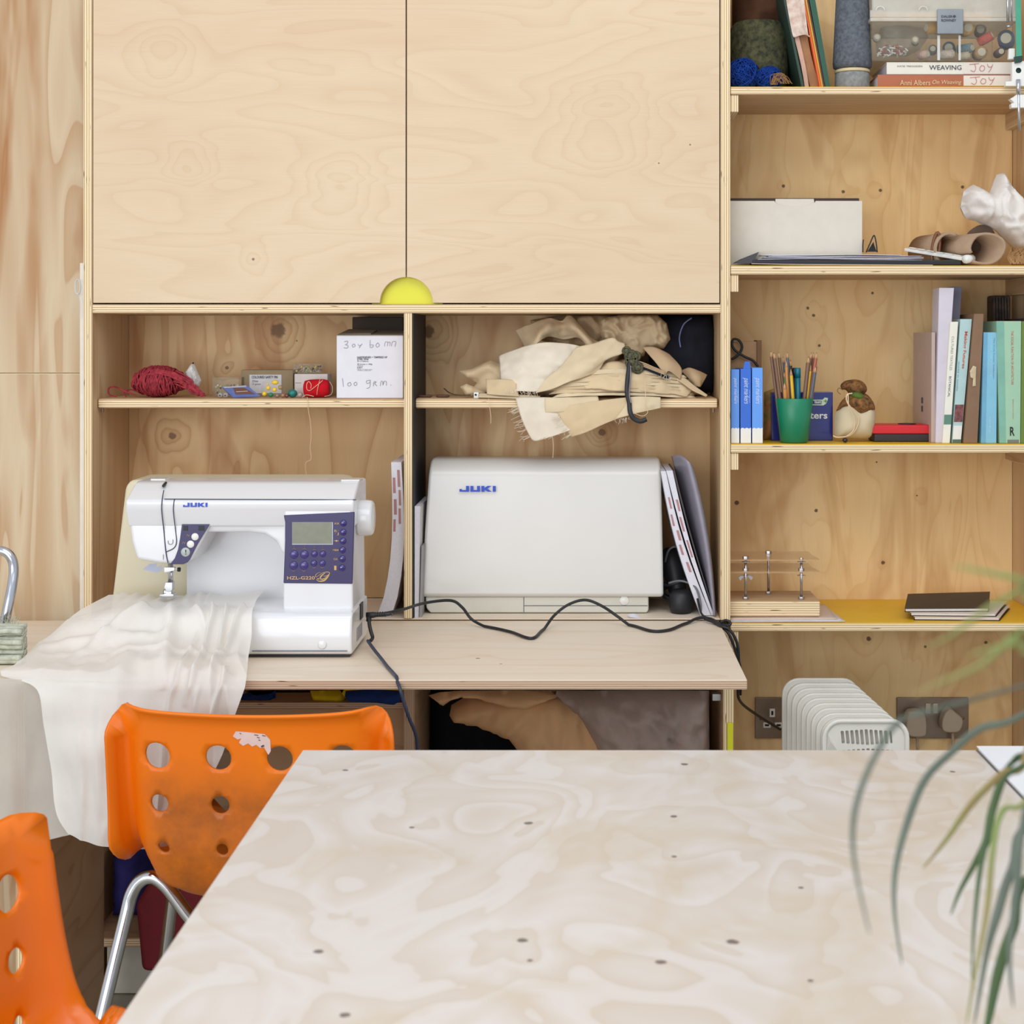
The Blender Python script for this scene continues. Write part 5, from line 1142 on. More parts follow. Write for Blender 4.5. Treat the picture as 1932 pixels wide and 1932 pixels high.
# leaning papers: sheets between shelf and frame top, slanting to the left as they rise
def leaning(name, xb0, xb1, xt0, xt1, m, label, cat, y0=3.03, y1=3.22, yt=-60, wav=0.0, seed=0, zb=None):
    n = 10; ptsL = []; ptsR = []
    zb_ = z1 if zb is None else zb; ztp = Z(yt, y0)
    for k in range(n+1):
        t = k/n; w_ = wav*math.sin(t*9+seed)
        ptsL.append((X(xb0+(xt0-xb0)*t+w_, y0), zb_+(ztp-zb_)*t)); ptsR.append((X(xb1+(xt1-xb1)*t+w_*.7, y0), zb_+(ztp-zb_)*t))
    mb = MB()
    for i in range(n):
        a, b, c, d = ptsL[i], ptsR[i], ptsR[i+1], ptsL[i+1]
        vs = [(q[0], y0, q[1]) for q in (a, b, c, d)]+[(q[0], y1, q[1]) for q in (a, b, c, d)]
        fs = [(0, 1, 2, 3), (7, 6, 5, 4), (0, 3, 7, 4), (1, 5, 6, 2)]
        if i == 0: fs.append((0, 4, 5, 1))
        if i == n-1: fs.append((3, 2, 6, 7))
        mb.add(vs, fs)
    return mb.build(name, m, None, label=label, cat=cat)
leaning('folder', 1513, 1518, 1466, 1470, mat('dark_green_spine', (40, 66, 56), .6), 'dark green thin folder leaning leftmost on the top shelf', 'folder', seed=1)
leaning('envelope', 1519, 1527, 1474, 1484, mat('rosy_paper', (206, 166, 146), .8, var=.08), 'rosy paper bundle leaning left of the brown envelope', 'paper', wav=1.5, y0=3.035)
leaning('envelope', 1528, 1546, 1484, 1497, mat('brown_envelope', (168, 118, 78), .7, var=.12, bump=.3, bsc=60), 'crumpled brown envelope leaning on the top shelf', 'envelope', wav=2.5, seed=2, y0=3.04)
leaning('paper_bundle', 1535, 1548, 1491, 1504, mat('pale_paper', (214, 198, 186), .8, var=.1), 'pale printed papers sticking out of the brown envelope', 'paper', wav=1, y0=3.032, seed=3)if False else None
leaning('folder', 1547, 1550.5, 1504, 1507, mat('orange_card', (226, 96, 34), .6), 'orange card folder leaning on the top shelf', 'folder', y0=3.03)
leaning('folder', 1551, 1554, 1508, 1511, mat('yellow_card', (206, 160, 50), .6), 'mustard card folder right of the orange one', 'folder', y0=3.03)
leaning('folder', 1554.5, 1557, 1511.5, 1514, mat('maroon_card', (92, 40, 44), .6), 'thin maroon folder between mustard and green folders', 'folder', y0=3.03)
leaning('folder', 1558, 1567, 1516, 1528, mat('forest_green_card', (34, 84, 66), .6, var=.05), 'wide forest green folder leaning against the tall grey yarn cone', 'folder', y0=3.03)
mb = MB(); mb.grid(patch([[(1480, -20, 3.028), (1498, -20, 3.024), (1515, -20, 3.028)], [(1494, 60, 3.028), (1510, 50, 3.022), (1524, 62, 3.028)], [(1500, 70, 3.028), (1515, 66, 3.024), (1529, 68, 3.028)]], 4, 6, .002, 40)); mb.build('printed_paper', mat('printed_paper', (222, 206, 194), .8, c2=(196, 160, 140), sc=60), None, solid=.0006, label='pale printed paper curling out in front of the envelope', cat='paper')
# tall grey cone on a shorter grey cone with a card rim
t = T('yarn_cone', 'tall slate grey cone of yarn with a cream card rim on the top shelf', 'yarn', (X(1608, 3.06), 3.06, z1))
c0 = (X(1608, 3.06), 3.06, z1)
mb = MB(); mb.lathe([(.033, 0), (.035, .006), (.0345, .032), (.033, .036)], c0, seg=36); mb.build('lower_winding', mat('pale_grey_yarn', (146, 148, 146), .9, c2=(122, 124, 124), sc=120, bump=.6, bsc=700), t, smooth=True)
mb = MB(); mb.lathe([(.0345, .0365), (.0352, .037), (.0348, .041), (.0335, .0425), (0, .0425)], c0, seg=36); mb.build('card_rim', mat('cream_card', (216, 196, 156), .8), t, smooth=True)
mb = MB(); mb.lathe([(.030, .043), (.038, .047), (.039, .055), (.031, .22), (.0, .221)], c0, seg=36); mb.build('upper_winding', SYARN, t, smooth=True)
# clear storage box
bxD = 3.02; zb0 = Z(115, bxD)
t = T('storage_box', 'clear plastic hobby box with a grey latch full of thread spools', 'box', (X(1782, bxD), 3.1, zb0))
CB = clear_mat('clear_polypropylene', (150, 150, 142), 0.88, 0.2)
x0, x1, y0, y1 = X(1645, bxD), X(1916, bxD), bxD, bxD+.17
mb = MB(); zt = Z(38, bxD)
for b in ((x0, x1, y0, y0+.0015, zb0, zt), (x0, x1, y1-.0015, y1, zb0, zt), (x0, x0+.0015, y0, y1, zb0, zt), (x1-.0015, x1, y0, y1, zb0, zt), (x0, x1, y0, y1, zb0, zb0+.002)): mb.box(*b)
mb.build('box_body', CB, t)
mb = MB(); mb.box(x0-.004, x1+.004, y0-.005, y1+.004, Z(41, bxD), Z(34, bxD)); mb.build('body_rim', clear_mat('rim_plastic', (226, 224, 214), .45, .25), t, bev=.001)
mb = MB(); mb.box(x0-.004, x1+.004, y0-.004, y1+.004, Z(33, bxD), Z(20, bxD)); mb.box(x0, x1, y0, y1, Z(19.5, bxD), Z(10, bxD)); mb.build('lid', clear_mat('lid_plastic', (216, 216, 208), .5, .2), t, bev=.002, kind='stuff') if False else None
mb = MB()
for b in ((x0-.004, x1+.004, y0-.004, y0-.002, Z(33, bxD), Z(20, bxD)), (x0, x1, y0, y0+.002, Z(20, bxD), Z(-12, bxD)), (x0, x0+.002, y0, y1, Z(33, bxD), Z(-12, bxD)), (x1-.002, x1, y0, y1, Z(33, bxD), Z(-12, bxD)), (x0, x1, y0, y1, Z(-12, bxD), Z(-14, bxD))): mb.box(*b)
mb.build('lid', clear_mat('lid_plastic', (216, 216, 208), .6, .2), t)
mb = MB()
for u in (1661, 1742): mb.tube([P(u+8*math.cos(a), 20-8*math.sin(a), y0-.0045) for a in [math.pi*i/8 for i in range(9)]], .0012, 6)
mb.build('lid_lug', clear_mat('lug_plastic', (230, 228, 220), .3, .2), t, kind='stuff')
lt = MB(); lt.box(X(1766, bxD), X(1815, bxD), y0-.012, y0-.0055, Z(66, bxD), Z(19, bxD)); lo_ = lt.build('latch', mat('grey_latch', (140, 146, 152), .35), t, bev=.002)
text(t, 'DALER\u25C6', pq(1776, 28, 1804, 34, y0-.0125), INK, bold=.02); text(t, 'ROWNEY', pq(1776, 36, 1804, 41, y0-.0125), INK, bold=.02)
mb = MB(); mb.box(X(1768, bxD), X(1773, bxD), y0-.003, y0-.0005, zb0+.001, Z(67, bxD)); mb.box(X(1808, bxD), X(1812, bxD), y0-.003, y0-.0005, zb0+.001, Z(67, bxD)); mb.build('latch_rib', clear_mat('rib_plastic', (230, 230, 226), .4, .2), t, kind='stuff')
def spool(px, py, r, ln_, col, label, ang=0.0, el=0.0, D=3.045):
    c = P(px, py, D); s_ = D/F; t_ = T('thread_spool', label, 'spool', tuple(c), 'thread spools in the clear hobby box')
    ax = Vector((math.sin(ang), math.cos(ang), el)).normalized()
    mb = MB(); mb.lathe([(r*s_*.55, 0), (r*s_, .001), (r*s_*.98, ln_), (r*s_*.5, ln_+.001)], c, ax, 20); mb.build('winding', mat('spool_%d_%d' % (px, py), col, .7, var=.15, sc=200), t_, smooth=True)
    mb = MB(); mb.lathe([(r*s_*.42, -.0015), (r*s_*.62, -.0015), (r*s_*.62, .001), (r*s_*.42, .001)], c, ax, 20); mb.build('core', mat('core_%d_%d' % (px, py), (206, 196, 170), .6), t_)
for a in ((1827, 52, 13, .03, (206, 160, 66), 'mustard spool end-on, right of the grey latch'), (1748, 52, 12, .03, (200, 150, 60), 'mustard spool lying sideways left of the grey latch', 1.4),
          (1872, 66, 9, .03, (204, 84, 64), 'coral red spool tilted near the right of the clear box', -1.1, -.5), (1898, 72, 16, .04, (66, 78, 104), 'slate blue spool at the right end of the clear box', .3),
          (1852, 98, 12, .03, (180, 140, 84), 'tan spool at the bottom right of the clear box'), (1889, 97, 8, .03, (96, 70, 70), 'dark plum spool low at the right of the clear box'), (1834, 90, 9, .03, (112, 138, 146), 'teal grey spool low beside the latch ribs', -.8),
          (1750, 102, 8, .02, (220, 178, 160), 'pale pink spool at the bottom left of the latch', -.6), (1800, 102, 9, .03, (214, 196, 176), 'cream spool at the bottom under the latch', -1.2), (1790, 90, 12, .03, (70, 76, 100), 'navy spool behind the latch ribs', .3, 0, 3.08),
          (1829, 105, 8, .02, (206, 190, 160), 'straw coloured spool on the box floor right of the latch', -1.1), (1760, 92, 8, .03, (120, 100, 90), 'taupe spool left of the latch ribs', .2, 0, 3.07), (1727, 75, 7, .03, (190, 180, 160), 'pale grey spool in the middle left of the clear box', .2),
          (1850, 56, 11, .03, (120, 96, 66), 'olive brown spool behind the mustard ones', .2, 0, 3.09), (1649+6, 70, 7, .02, (190, 184, 170), 'pale spool pressed against the left wall of the clear box', .1)):
    spool(*a)
mb = MB(); pillow(mb, [(1654, 106), (1652, 80), (1662, 50), (1700, 46), (1740, 52), (1752, 70), (1735, 95), (1710, 107)], 3.08, .02, .03, R=.02, amp=.008, fr=30, seed=8, res=.007); mb.build('film_bag', clear_mat('bag_film', (170, 166, 150), .72, .15), None, smooth=True, label='crinkled clear bag inside the left half of the hobby box', cat='bag')
rnd = random.Random(8); mb = MB()
for k in range(60):
    c = P(rnd.uniform(1656, 1712), rnd.uniform(90, 108)-rnd.uniform(0, 6), 3.04+rnd.uniform(0, .03)); d = Vector((rnd.gauss(0, 1), rnd.gauss(0, .4), rnd.gauss(0, .6))).normalized()*.004; mb.tube([c-d, c+d], .0016, 6, mi=rnd.randrange(3))
mb.build('glass_tube_beads', [mat('bead_silver', (226, 226, 214), .15, .3), mat('bead_red', (186, 70, 60), .2), mat('bead_pearl', (210, 216, 206), .2)], None, label='heap of silver and red tube beads in the left corner of the hobby box', cat='beads', kind='stuff')
# books under the box
def flatbook(name, x0, x1, y0p, y1p, D, dep, cm, label, zb=None):
    a, b = X(x0, D), X(x1, D); zb = Z(y1p, D) if zb is None else zb; zt = Z(y0p, D); t_ = T(name, label, 'book', ((a+b)/2, D+dep/2, zb), None)
    mb = MB(); mb.box(a, b, D, D+.0015, zb, zt); mb.box(a, b, D+.0015, D+dep, zb, zb+.0014); mb.box(a, b, D+.0015, D+dep, zt-.0014, zt); mb.build('cover', cm, t_)
    mb = MB(); mb.box(a+.002, b-.002, D+.002, D+dep-.003, zb+.0015, zt-.0015); mb.build('page_block', PAGE, t_); return t_
CRV = mat('cream_cover', (226, 220, 206), .5, var=.02); TER = mat('terracotta_cover', (172, 98, 66), .5, var=.04); LBL = mat('label_white', (222, 212, 200), .6, var=.02)
bk = flatbook('book', 1656, 1912, 141, 163.5, 3.02, .17, TER, 'terracotta weaving book lying lowest under the clear box', z1)
text(bk, 'Anni Albers', pq(1698, 151, 1755, 161, 3.0192), mat('gilt_lettering', (226, 196, 150), .4)); text(bk, 'On Weaving', pq(1759, 151, 1814, 161, 3.0192), bpy.data.materials['gilt_lettering'], shear=.25)
mb = MB(); mb.box(X(1818, 3.019), X(1906, 3.019), 3.0193, 3.0198, Z(162, 3.019), Z(142.5, 3.019)); mb.build('paper_label', LBL, bk)
REDI = mat('red_pen', (196, 110, 104), .7)
joy = [[(.0, .85), (.4, .95)], [(.22, .9), (.26, .4), (.18, .1), (.05, .25)], [(.5, .75), (.42, .4), (.5, .15), (.62, .3), (.62, .65), (.5, .75)], [(.75, .9), (.8, .6), (.92, .6), (.98, .85)], [(.95, .7), (.88, .3), (.8, .05)]]
strokes(bk, joy, pq(1830, 144, 1877, 161, 3.0187), REDI, .0005, 'handwriting')
bk = flatbook('book', 1673, 1912, 117.5, 140.2, 3.025, .16, CRV, 'cream weaving book lying on the terracotta book')
text(bk, 'WEAVING', pq(1753, 123, 1814, 132, 3.0242), INK, bold=.005); text(bk, 'KATIE TREGGIDEN', pq(1693, 123.5, 1740, 126.5, 3.0242), INK)
mb = MB(); mb.box(X(1817, 3.024), X(1906, 3.024), 3.0243, 3.0248, Z(139.5, 3.024), Z(118.5, 3.024)); mb.build('paper_label', LBL, bk)
strokes(bk, joy, pq(1829, 119, 1874, 137, 3.0237), REDI, .0005, 'handwriting')
# green bar lamp / clamp at the right end
CD = 2.985
cl = T('shelf_clamp', 'white plastic bracket with a steel bolt holding a green bar at the top shelf edge', 'clamp', tuple(P(1922, 160, CD)))
mb = MB(); mb.add([P(a, b, d) for d in (CD-.012, CD-.006) for a, b in ((1915, -40), (1926, -40), (1928, 108), (1917, 108))], [(3, 2, 1, 0)[::-1], (4, 7, 6, 5)[::-1][::-1], (0, 1, 5, 4)[::-1], (1, 2, 6, 5)[::-1], (2, 3, 7, 6)[::-1], (3, 0, 4, 7)[::-1]]); mb.build('green_bar', mat('sea_green_metal', (70, 158, 128), .4, var=.04), cl, bev=.0008)
mb = MB(); mb.pprism([(1912, 108), (1928, 106), (1926, 118), (1914, 120)], CD-.006, CD-.013, CD-.005); mb.build('bar_foot', mat('dark_green_metal', (18, 60, 52), .4), cl, bev=.0008)
mb = MB(); mb.tube([P(1901, -40, CD), P(1902, 42, CD)], .0030, 10); mb.tube([P(1908, -40, CD+.004), P(1909, 40, CD+.004)], .0018, 8); mb.lathe([(.004, 0), (.005, .002), (.004, .004)], P(1903, 52, CD), seg=12); mb.build('steel_rod', STEEL, cl, smooth=True, kind='stuff')
out_ = [(1908, 118), (1932, 116), (1945, 116), (1945, 163), (1896, 163), (1896, 155), (1908, 154)]
ovs, fss = cdt_region([(X(a, CD), Z(b, CD)) for a, b in out_][::-1], [circle(X(1920, CD), Z(134, CD), .0055, 16)], .02, interior=False)
mb = MB(); mb.add([(v.x, CD-.006, v.y) for v in ovs], fss); mb.add([(v.x, CD+.006, v.y) for v in ovs], [f[::-1] for f in fss]); 
L = [(X(a, CD), Z(b, CD)) for a, b in out_][::-1]
for i in range(len(L)): p, q = L[i], L[(i+1) % len(L)]; mb.add([(p[0], CD-.006, p[1]), (q[0], CD-.006, q[1]), (q[0], CD+.006, q[1]), (p[0], CD+.006, p[1])], [(0, 3, 2, 1)])
mb.build('bracket', WH, cl)
mb = MB(); mb.box(X(1914, CD), X(1926, CD), CD+.001, CD+.004, Z(141, CD), Z(127, CD)); mb.build('bracket_eye', mat('dark_green_eye', (30, 70, 60), .5), cl)
mb = MB(); mb.pprism([(1903, 188), (1914, 182), (1914, 180), (1945, 180), (1945, 204), (1906, 205), (1905, 197), (1911, 195)], CD, CD-.010, CD+.006); mb.build('clamp_jaw', WH, cl, bev=.001)
mb = MB(); mb.pprism([(1903, 92), (1914, 92), (1914, 112), (1902, 112)], CD, CD-.004, CD+.006); mb.build('clamp_tab', WH, cl, bev=.001)
mb = MB(); mb.tube([P(1921, 152, CD-.009), P(1923, 247, CD-.009)], .0028, 12); mb.build('bolt', STEEL, cl, smooth=True)
mb = MB(); mb.tube([P(1921, 150, CD-.009), P(1921.5, 178, CD-.009)], .0042, 12); mb.build('bolt_head', STEEL, cl, smooth=True)

# ================================================================ second shelf
t = T('archive_box', 'grey-white card box with a thumb notch at the left of the second shelf', 'box', (X(1503, 3.08), 3.15, z2))
D = 3.08; bw = mat('archive_card', (214, 206, 192), .75, var=.02); x0, x1 = xr1+.0012, X(1626.5, D); zt = Z(379, D)
pts = [(x0, z2), (x1, z2), (x1, zt), (X(1539, D), zt)]+[(X(1500+39*math.cos(a), D), zt-.0115*math.sin(a)) for a in [math.pi*k/12 for k in range(1, 12)]]+[(X(1461, D), zt), (x0, zt)]
mb = MB(); mb.prism(pts, D, D+.0025); mb.build('box_front', bw, t)
mb = MB(); mb.box(x0, x0+.002, D+.0026, D+.17, z2, zt); mb.box(x1-.002, x1, D+.0026, D+.17, z2, zt); mb.box(x0, x1, D+.168, D+.17, z2, zt); mb.box(x0, x1, D+.0026, D+.17, z2, z2+.002); mb.build('box_walls', bw, t, kind='stuff')
DKC = mat('dark_card_inside', (66, 50, 42), .8)
mb = MB(); mb.slab([(x0, D+.006, zt-.012), (x1-.003, D+.006, zt-.012), (x1-.004, D+.012, zt+.0065), (x0, D+.012, zt+.0065)], .002); mb.build('inner_flap', DKC, t)
mb = MB(); mb.slab([(X(1461, D), D+.0028, zt-.014), (X(1539, D), D+.0028, zt-.014), (X(1536, D), D+.005, zt+.0045), (X(1464, D), D+.005, zt+.0045)], .0015); mb.build('tuck_tab', bw, t)
z = z2
t = T('document_wallet', 'black document wallet with white papers spilling out on the second shelf', 'folder', (X(1560, 3.04), 3.06, z2))
mb = MB(); mb.box(X(1420, 3.02), X(1814, 3.02), 3.018, 3.075, z2+.0012, z2+.0118); mb.build('wallet', mat('black_wallet', (36, 35, 40), .35), t, bev=.002)
mb = MB(); mb.add([P(1382, 497, 3.03), P(1420, 497, 3.02), P(1432, 475, 3.02), P(1395, 490, 3.03), P(1382, 497, 3.07), P(1420, 497, 3.075), P(1432, 475, 3.075), P(1395, 490, 3.07)], [(0, 1, 2, 3), (4, 7, 6, 5), (3, 2, 6, 7), (0, 3, 7, 4)]); mb.build('wallet_tail', bpy.data.materials['black_wallet'], t)
for k, (a, b, zz) in enumerate(((1430, 1740, .0132), (1442, 1742, .0156), (1450, 1742, .0180), (1456, 1738, .0202), (1436, 1700, .0224))):
    mb = MB(); mb.grid(patch([[Vector((X(a, 3.02)+(X(b, 3.02)-X(a, 3.02))*u, 3.019-k*.0012+v*.055, z2+zz+.0014*math.sin(u*5+k)-.002*u*(k > 1)+.001*v)) for u in (0, .33, .66, 1)] for v in (0, .5, 1)], 3, 2, raw=True)); mb.build('paper', mat('lilac_white_paper_%d' % k, ((220, 218, 232), (206, 206, 222), (226, 224, 236), (196, 196, 214), (222, 222, 232))[k], .6), t, smooth=True, solid=.0009)
mb = MB(); mb.grid(patch([[(1418, 497.5, 3.004), (1500, 499, 3.002), (1620, 499.5, 3.002), (1760, 500, 3.004)], [(1418, 495.5, 3.05), (1500, 496, 3.05), (1620, 496.5, 3.05), (1760, 498, 3.05)]], 4, 4)); mb.build('paper_sheet', mat('buff_paper', (216, 200, 178), .7), None, solid=.0006, label='buff paper sheet lying under the black wallet', cat='paper')
t = T('white_keyboard', 'slim white keyboard lying tilted at the right end of the black wallet', 'keyboard', (X(1770, 3.03), 3.05, z2))
q = [P(1826, 497, 3.012), P(1824, 478, 3.014), P(1706, 466, 3.05), P(1708, 474, 3.05)]
mb = MB(); vs = [P(1704, 472, 3.10), P(1818, 484, 3.01), P(1830, 480, 3.02), P(1712, 466, 3.11)]
mb.add([P(1706, 468, 3.09), P(1822, 486, 3.008), P(1832, 484, 3.03), P(1720, 466, 3.11), P(1706, 474, 3.09), P(1822, 493, 3.008), P(1832, 491, 3.03), P(1720, 472, 3.11)], [(0, 1, 2, 3)[::1], (4, 7, 6, 5), (0, 4, 5, 1), (1, 5, 6, 2), (2, 6, 7, 3), (3, 7, 4, 0)]); mb.build('keyboard_body', WH, t, bev=.0012)
mb = MB(); mb.tube([P(1822, 489, 3.006), P(1833, 488, 3.03)], .0085, 12); mb.build('round_foot', WH, t, smooth=True)
for k in range(6):
    a, b = P(1716+k*17, 466.8+k*2.9, 3.082-k*.0135), P(1728+k*17, 468.8+k*2.9, 3.073-k*.0135); mb = MB(); mb.tube([a, b], .0016, 6, flat=.6); mb.build('key', WH, t)
mb = MB(); mb.box(X(1626, 3.1), X(1738, 3.1), 3.09, 3.18, z2+.0004, Z(462, 3.14)); mb.build('flat_box', mat('beige_box', (206, 184, 150), .8), None, bev=.001, label='low beige box at the back behind the binder clip', cat='box') if False else None
t = T('binder_clip', 'black binder clip standing open right of the card box', 'clip', tuple(P(1645, 475, 3.06)))
mb = MB(); mb.add([P(1636, 475, 3.05), P(1654, 475, 3.05), P(1650, 464, 3.06), P(1648, 456, 3.062), P(1636, 475, 3.08), P(1654, 475, 3.08), P(1650, 464, 3.07), P(1648, 456, 3.066)], [(0, 1, 2, 3), (4, 7, 6, 5), (1, 5, 6, 2), (0, 3, 7, 4), (2, 6, 7, 3), (0, 4, 5, 1)]); mb.build('clip_body', PLBLK, t)
mb = MB(); mb.tube(pcr([(1634, 476, 3.055), (1642, 458, 3.055), (1649, 444, 3.055), (1653, 458, 3.055), (1655, 476, 3.055)], 5), .0014, 7); mb.build('wire_lever', PLBLK, t, smooth=True)
mb = MB(); mb.tube(pcr([(1628, 476, 3.07), (1628, 462, 3.07), (1629, 452, 3.07)], 4), .0012, 7); mb.build('wire_lever', PLBLK, t, smooth=True)
# rolled tan leather / felt
TANL = mat('taupe_felt', (176, 148, 122), .85, var=.06, bump=.4, bsc=500, spec=.15)
t = T('felt_roll', 'rolled taupe felt pouch lying at the right of the second shelf', 'roll', (X(1830, 3.06), 3.08, z2))
sp_ = []
for k in range(44):
    a = -2.2+k*.235; r_ = .0385-.00052*k; sp_.append((X(1855, 3.03)+r_*1.15*math.cos(a)+.002*math.sin(3*a), z2+.0365+r_*.88*math.sin(a)))
def ribbon(path, y0, y1, th, dx=0.0):
    mb = MB(); n = len(path); vs = []
    for s_ in (0, 1):
        for yy, ox in ((y0, 0), (y1, dx)):
            for i, p in enumerate(path):
                a = Vector(path[max(i-1, 0)]); b = Vector(path[min(i+1, n-1)]); d = (b-a).normalized(); nn = Vector((-d.y, d.x))*th*(s_-.5)
                vs.append((p[0]+nn.x+ox, yy, max(z2+.0003, p[1]+nn.y)))
    fs = []
    for i in range(n-1):
        fs += [[i, i+1, n+i+1, n+i], [2*n+i+1, 2*n+i, 3*n+i, 3*n+i+1], [2*n+i, 2*n+i+1, i+1, i], [n+i, n+i+1, 3*n+i+1, 3*n+i]]
    fs += [[0, n, 3*n, 2*n], [n-1, 3*n-1, 4*n-1, 2*n-1]]
    mb.add(vs, fs); return mb
ribbon(sp_[:26], 3.012, 3.14, .005, dx=-.055).build('outer_felt', TANL, t, smooth=True)
ribbon([(X(1792, 3.05)+.028*math.cos(a), z2+.034+.0325*math.sin(a)) for a in [1.0+i*.25 for i in range(22)]], 3.05, 3.16, .005, dx=-.03).build('inner_felt', TANL, t, smooth=True)
mb = MB(); pillow(mb, smooth_poly([(1825, 440), (1850, 424), (1872, 432), (1880, 455), (1870, 478), (1840, 474), (1824, 460)]), 3.08, .004, .03, R=.02); mb.build('roll_shade_fill', mat('roll_shadow', (90, 72, 58), .9), t, smooth=True)  # dark fill coloured as the shade inside the roll opening
mb = MB(); mb.tube([(X(1768, 3.05)+.007*math.cos(a)-.001+.004*math.sin(a), 3.058-.03*math.cos(a)*0+.0, z2+.035+.0335*math.sin(a)) for a in [i*.3 for i in range(21)]], .0032, 8, closed=True); mb.build('leather_strap', mat('brown_strap', (122, 74, 44), .4), t, smooth=True)
mb = MB(); pillow(mb, [(1812, 390), (1818, 360), (1836, 348), (1866, 366), (1880, 330), (1891, 326), (1902, 345), (1935, 384), (1960, 420), (1960, 470), (1915, 470), (1880, 436), (1848, 420), (1822, 412)], 3.09, .05, .05, R=.03, amp=.014, fr=42, seed=14, res=.0045, hard=1.0)
mb.build('tissue_bundle', cloth_mat('white_tissue_bundle', (246, 240, 234), transl=.2, var=.03, wb=.15), None, smooth=True, label='crumpled white tissue bundle on top of the taupe felt roll', cat='cloth')
rnd = random.Random(4); mb = MB()
for k in range(50): a = rnd.uniform(1906, 1940); mb.tube(pcr([(a, 498, 3.03), (a+rnd.uniform(-10, 10), 484, 3.04), (a+rnd.uniform(-6, 20), 474+rnd.uniform(-6, 6), 3.05)], 3), .0006, 4)
mb.build('sheepskin_wisp', mat('tan_fleece', (176, 136, 92), .9), None, label='tuft of tan fleece below the tissue bundle at the right', cat='fleece', kind='stuff')

# ================================================================ third shelf
PB = [mat('marker_box_%d' % k, c, .4, var=.02) for k, c in enumerate(((92, 146, 226), (50, 106, 206), (98, 156, 236)))]
for k, (x0, x1, yt, lab) in enumerate(((1379.2, 1395, 697, 'leftmost slim blue paint marker box by the cabinet side'), (1397, 1417, 696, 'middle blue paint marker box with its raised tab'), (1419, 1439, 694, 'rightmost slim blue paint marker box beside the pencils'))):
    D = 3.02; t = T('marker_box', lab, 'box', (X((x0+x1)/2, D), D+.05, z3)); zsp = Z(808, D)
    mb = MB(); mb.box(X(x0, D), X(x1, D), D, D+.11, z3, Z(yt, D)); mb.build('carton', PB[k], t, bev=.0008)
    sc_ = [(X(x0, D)+.0002, z3+.0003), (X(x1, D)-.0002, z3+.0003)]; n = 12
    for i in range(n+1):
        u = 1-i/n; sc_.append((X(x0, D)+.0002+(X(x1, D)-X(x0, D)-.0004)*u, zsp-.0012+.0022*abs(math.sin(u*math.pi*2.5))))
    mb = MB(); mb.prism(sc_, D-.0006, D-.0001); mb.build('white_band', WH, t)
    text(t, 'paint markers', vq(pq(x0+4, 713, x1-3.5, 762, D-.0002)), mat('pale_print_%d' % k, (206, 222, 244), .5), shear=.3)
    text(t, 'water based paint', vq(pq(x1-4, 735, x1-2, 760, D-.0002)), bpy.data.materials['pale_print_%d' % k])
    if k == 1: mb = MB(); mb.slab([P(1402, 697, D+.003), P(1416, 697, D+.003), P(1415, 682, D+.003), P(1405, 682, D+.003)], .001); mb.build('raised_tab', PB[1], t)
t = T('paper_bag', 'brown kraft bag with a black cord handle behind the blue marker boxes', 'bag', (X(1408, 3.17), 3.18, z3))
mb = MB(); mb.box(xr1+.002, X(1432, 3.15), 3.15, 3.20, z3, Z(644, 3.15)); mb.build('bag_body', KFT, t, bev=.002)
mb = MB(); mb.box(X(1428, 3.145), X(1437, 3.145), 3.145, 3.20, z3, Z(642, 3.145)); mb.build('bag_gusset', mat('dark_kraft', (128, 92, 62), .8), t, bev=.001)
mb = MB(); mb.tube(pcr([(1380, 678, 3.14), (1392, 670, 3.14), (1400, 656, 3.14), (1395, 643, 3.14), (1384, 640, 3.14), (1381, 650, 3.14), (1388, 662, 3.14), (1405, 673, 3.14), (1420, 680, 3.14), (1430, 692, 3.14)], 5), .0026, 8); mb.build('cord_handle', PLBLK, t, smooth=True)
mb = MB(); pillow(mb, [(1441, 740), (1462, 732), (1470, 745), (1462, 800), (1462, 830), (1440, 830)], 3.13, .01, .02, R=.012, amp=.005, fr=40, seed=4, res=.006); mb.build('orange_packet', mat('orange_packet', (196, 120, 66), .6, c2=(120, 120, 50), sc=40), None, smooth=True, label='crumpled orange packet between marker boxes and green cup', cat='packet')
cupx, cupD = X(1498, 3.045), 3.045; ru, rl, hc = 36*cupD/F, 26*cupD/F, Z(751, cupD)-z3
t = T('pencil_cup', 'green plastic cup holding pencils on the third shelf', 'cup', (cupx, cupD, z3))
mb = MB(); mb.lathe([(rl*.9, 0), (rl, .002), (ru, hc-.001), (ru-.0008, hc), (ru-.0022, hc-.001), (rl-.002, .004), (0, .004)], (cupx, cupD, z3), seg=48); mb.build('cup_body', mat('emerald_plastic', (18, 128, 90), .38, c2=(22, 116, 82), sc=3), t, smooth=True)
WDP = mat('brown_pencil_paint', (126, 92, 70), .5, var=.1); 
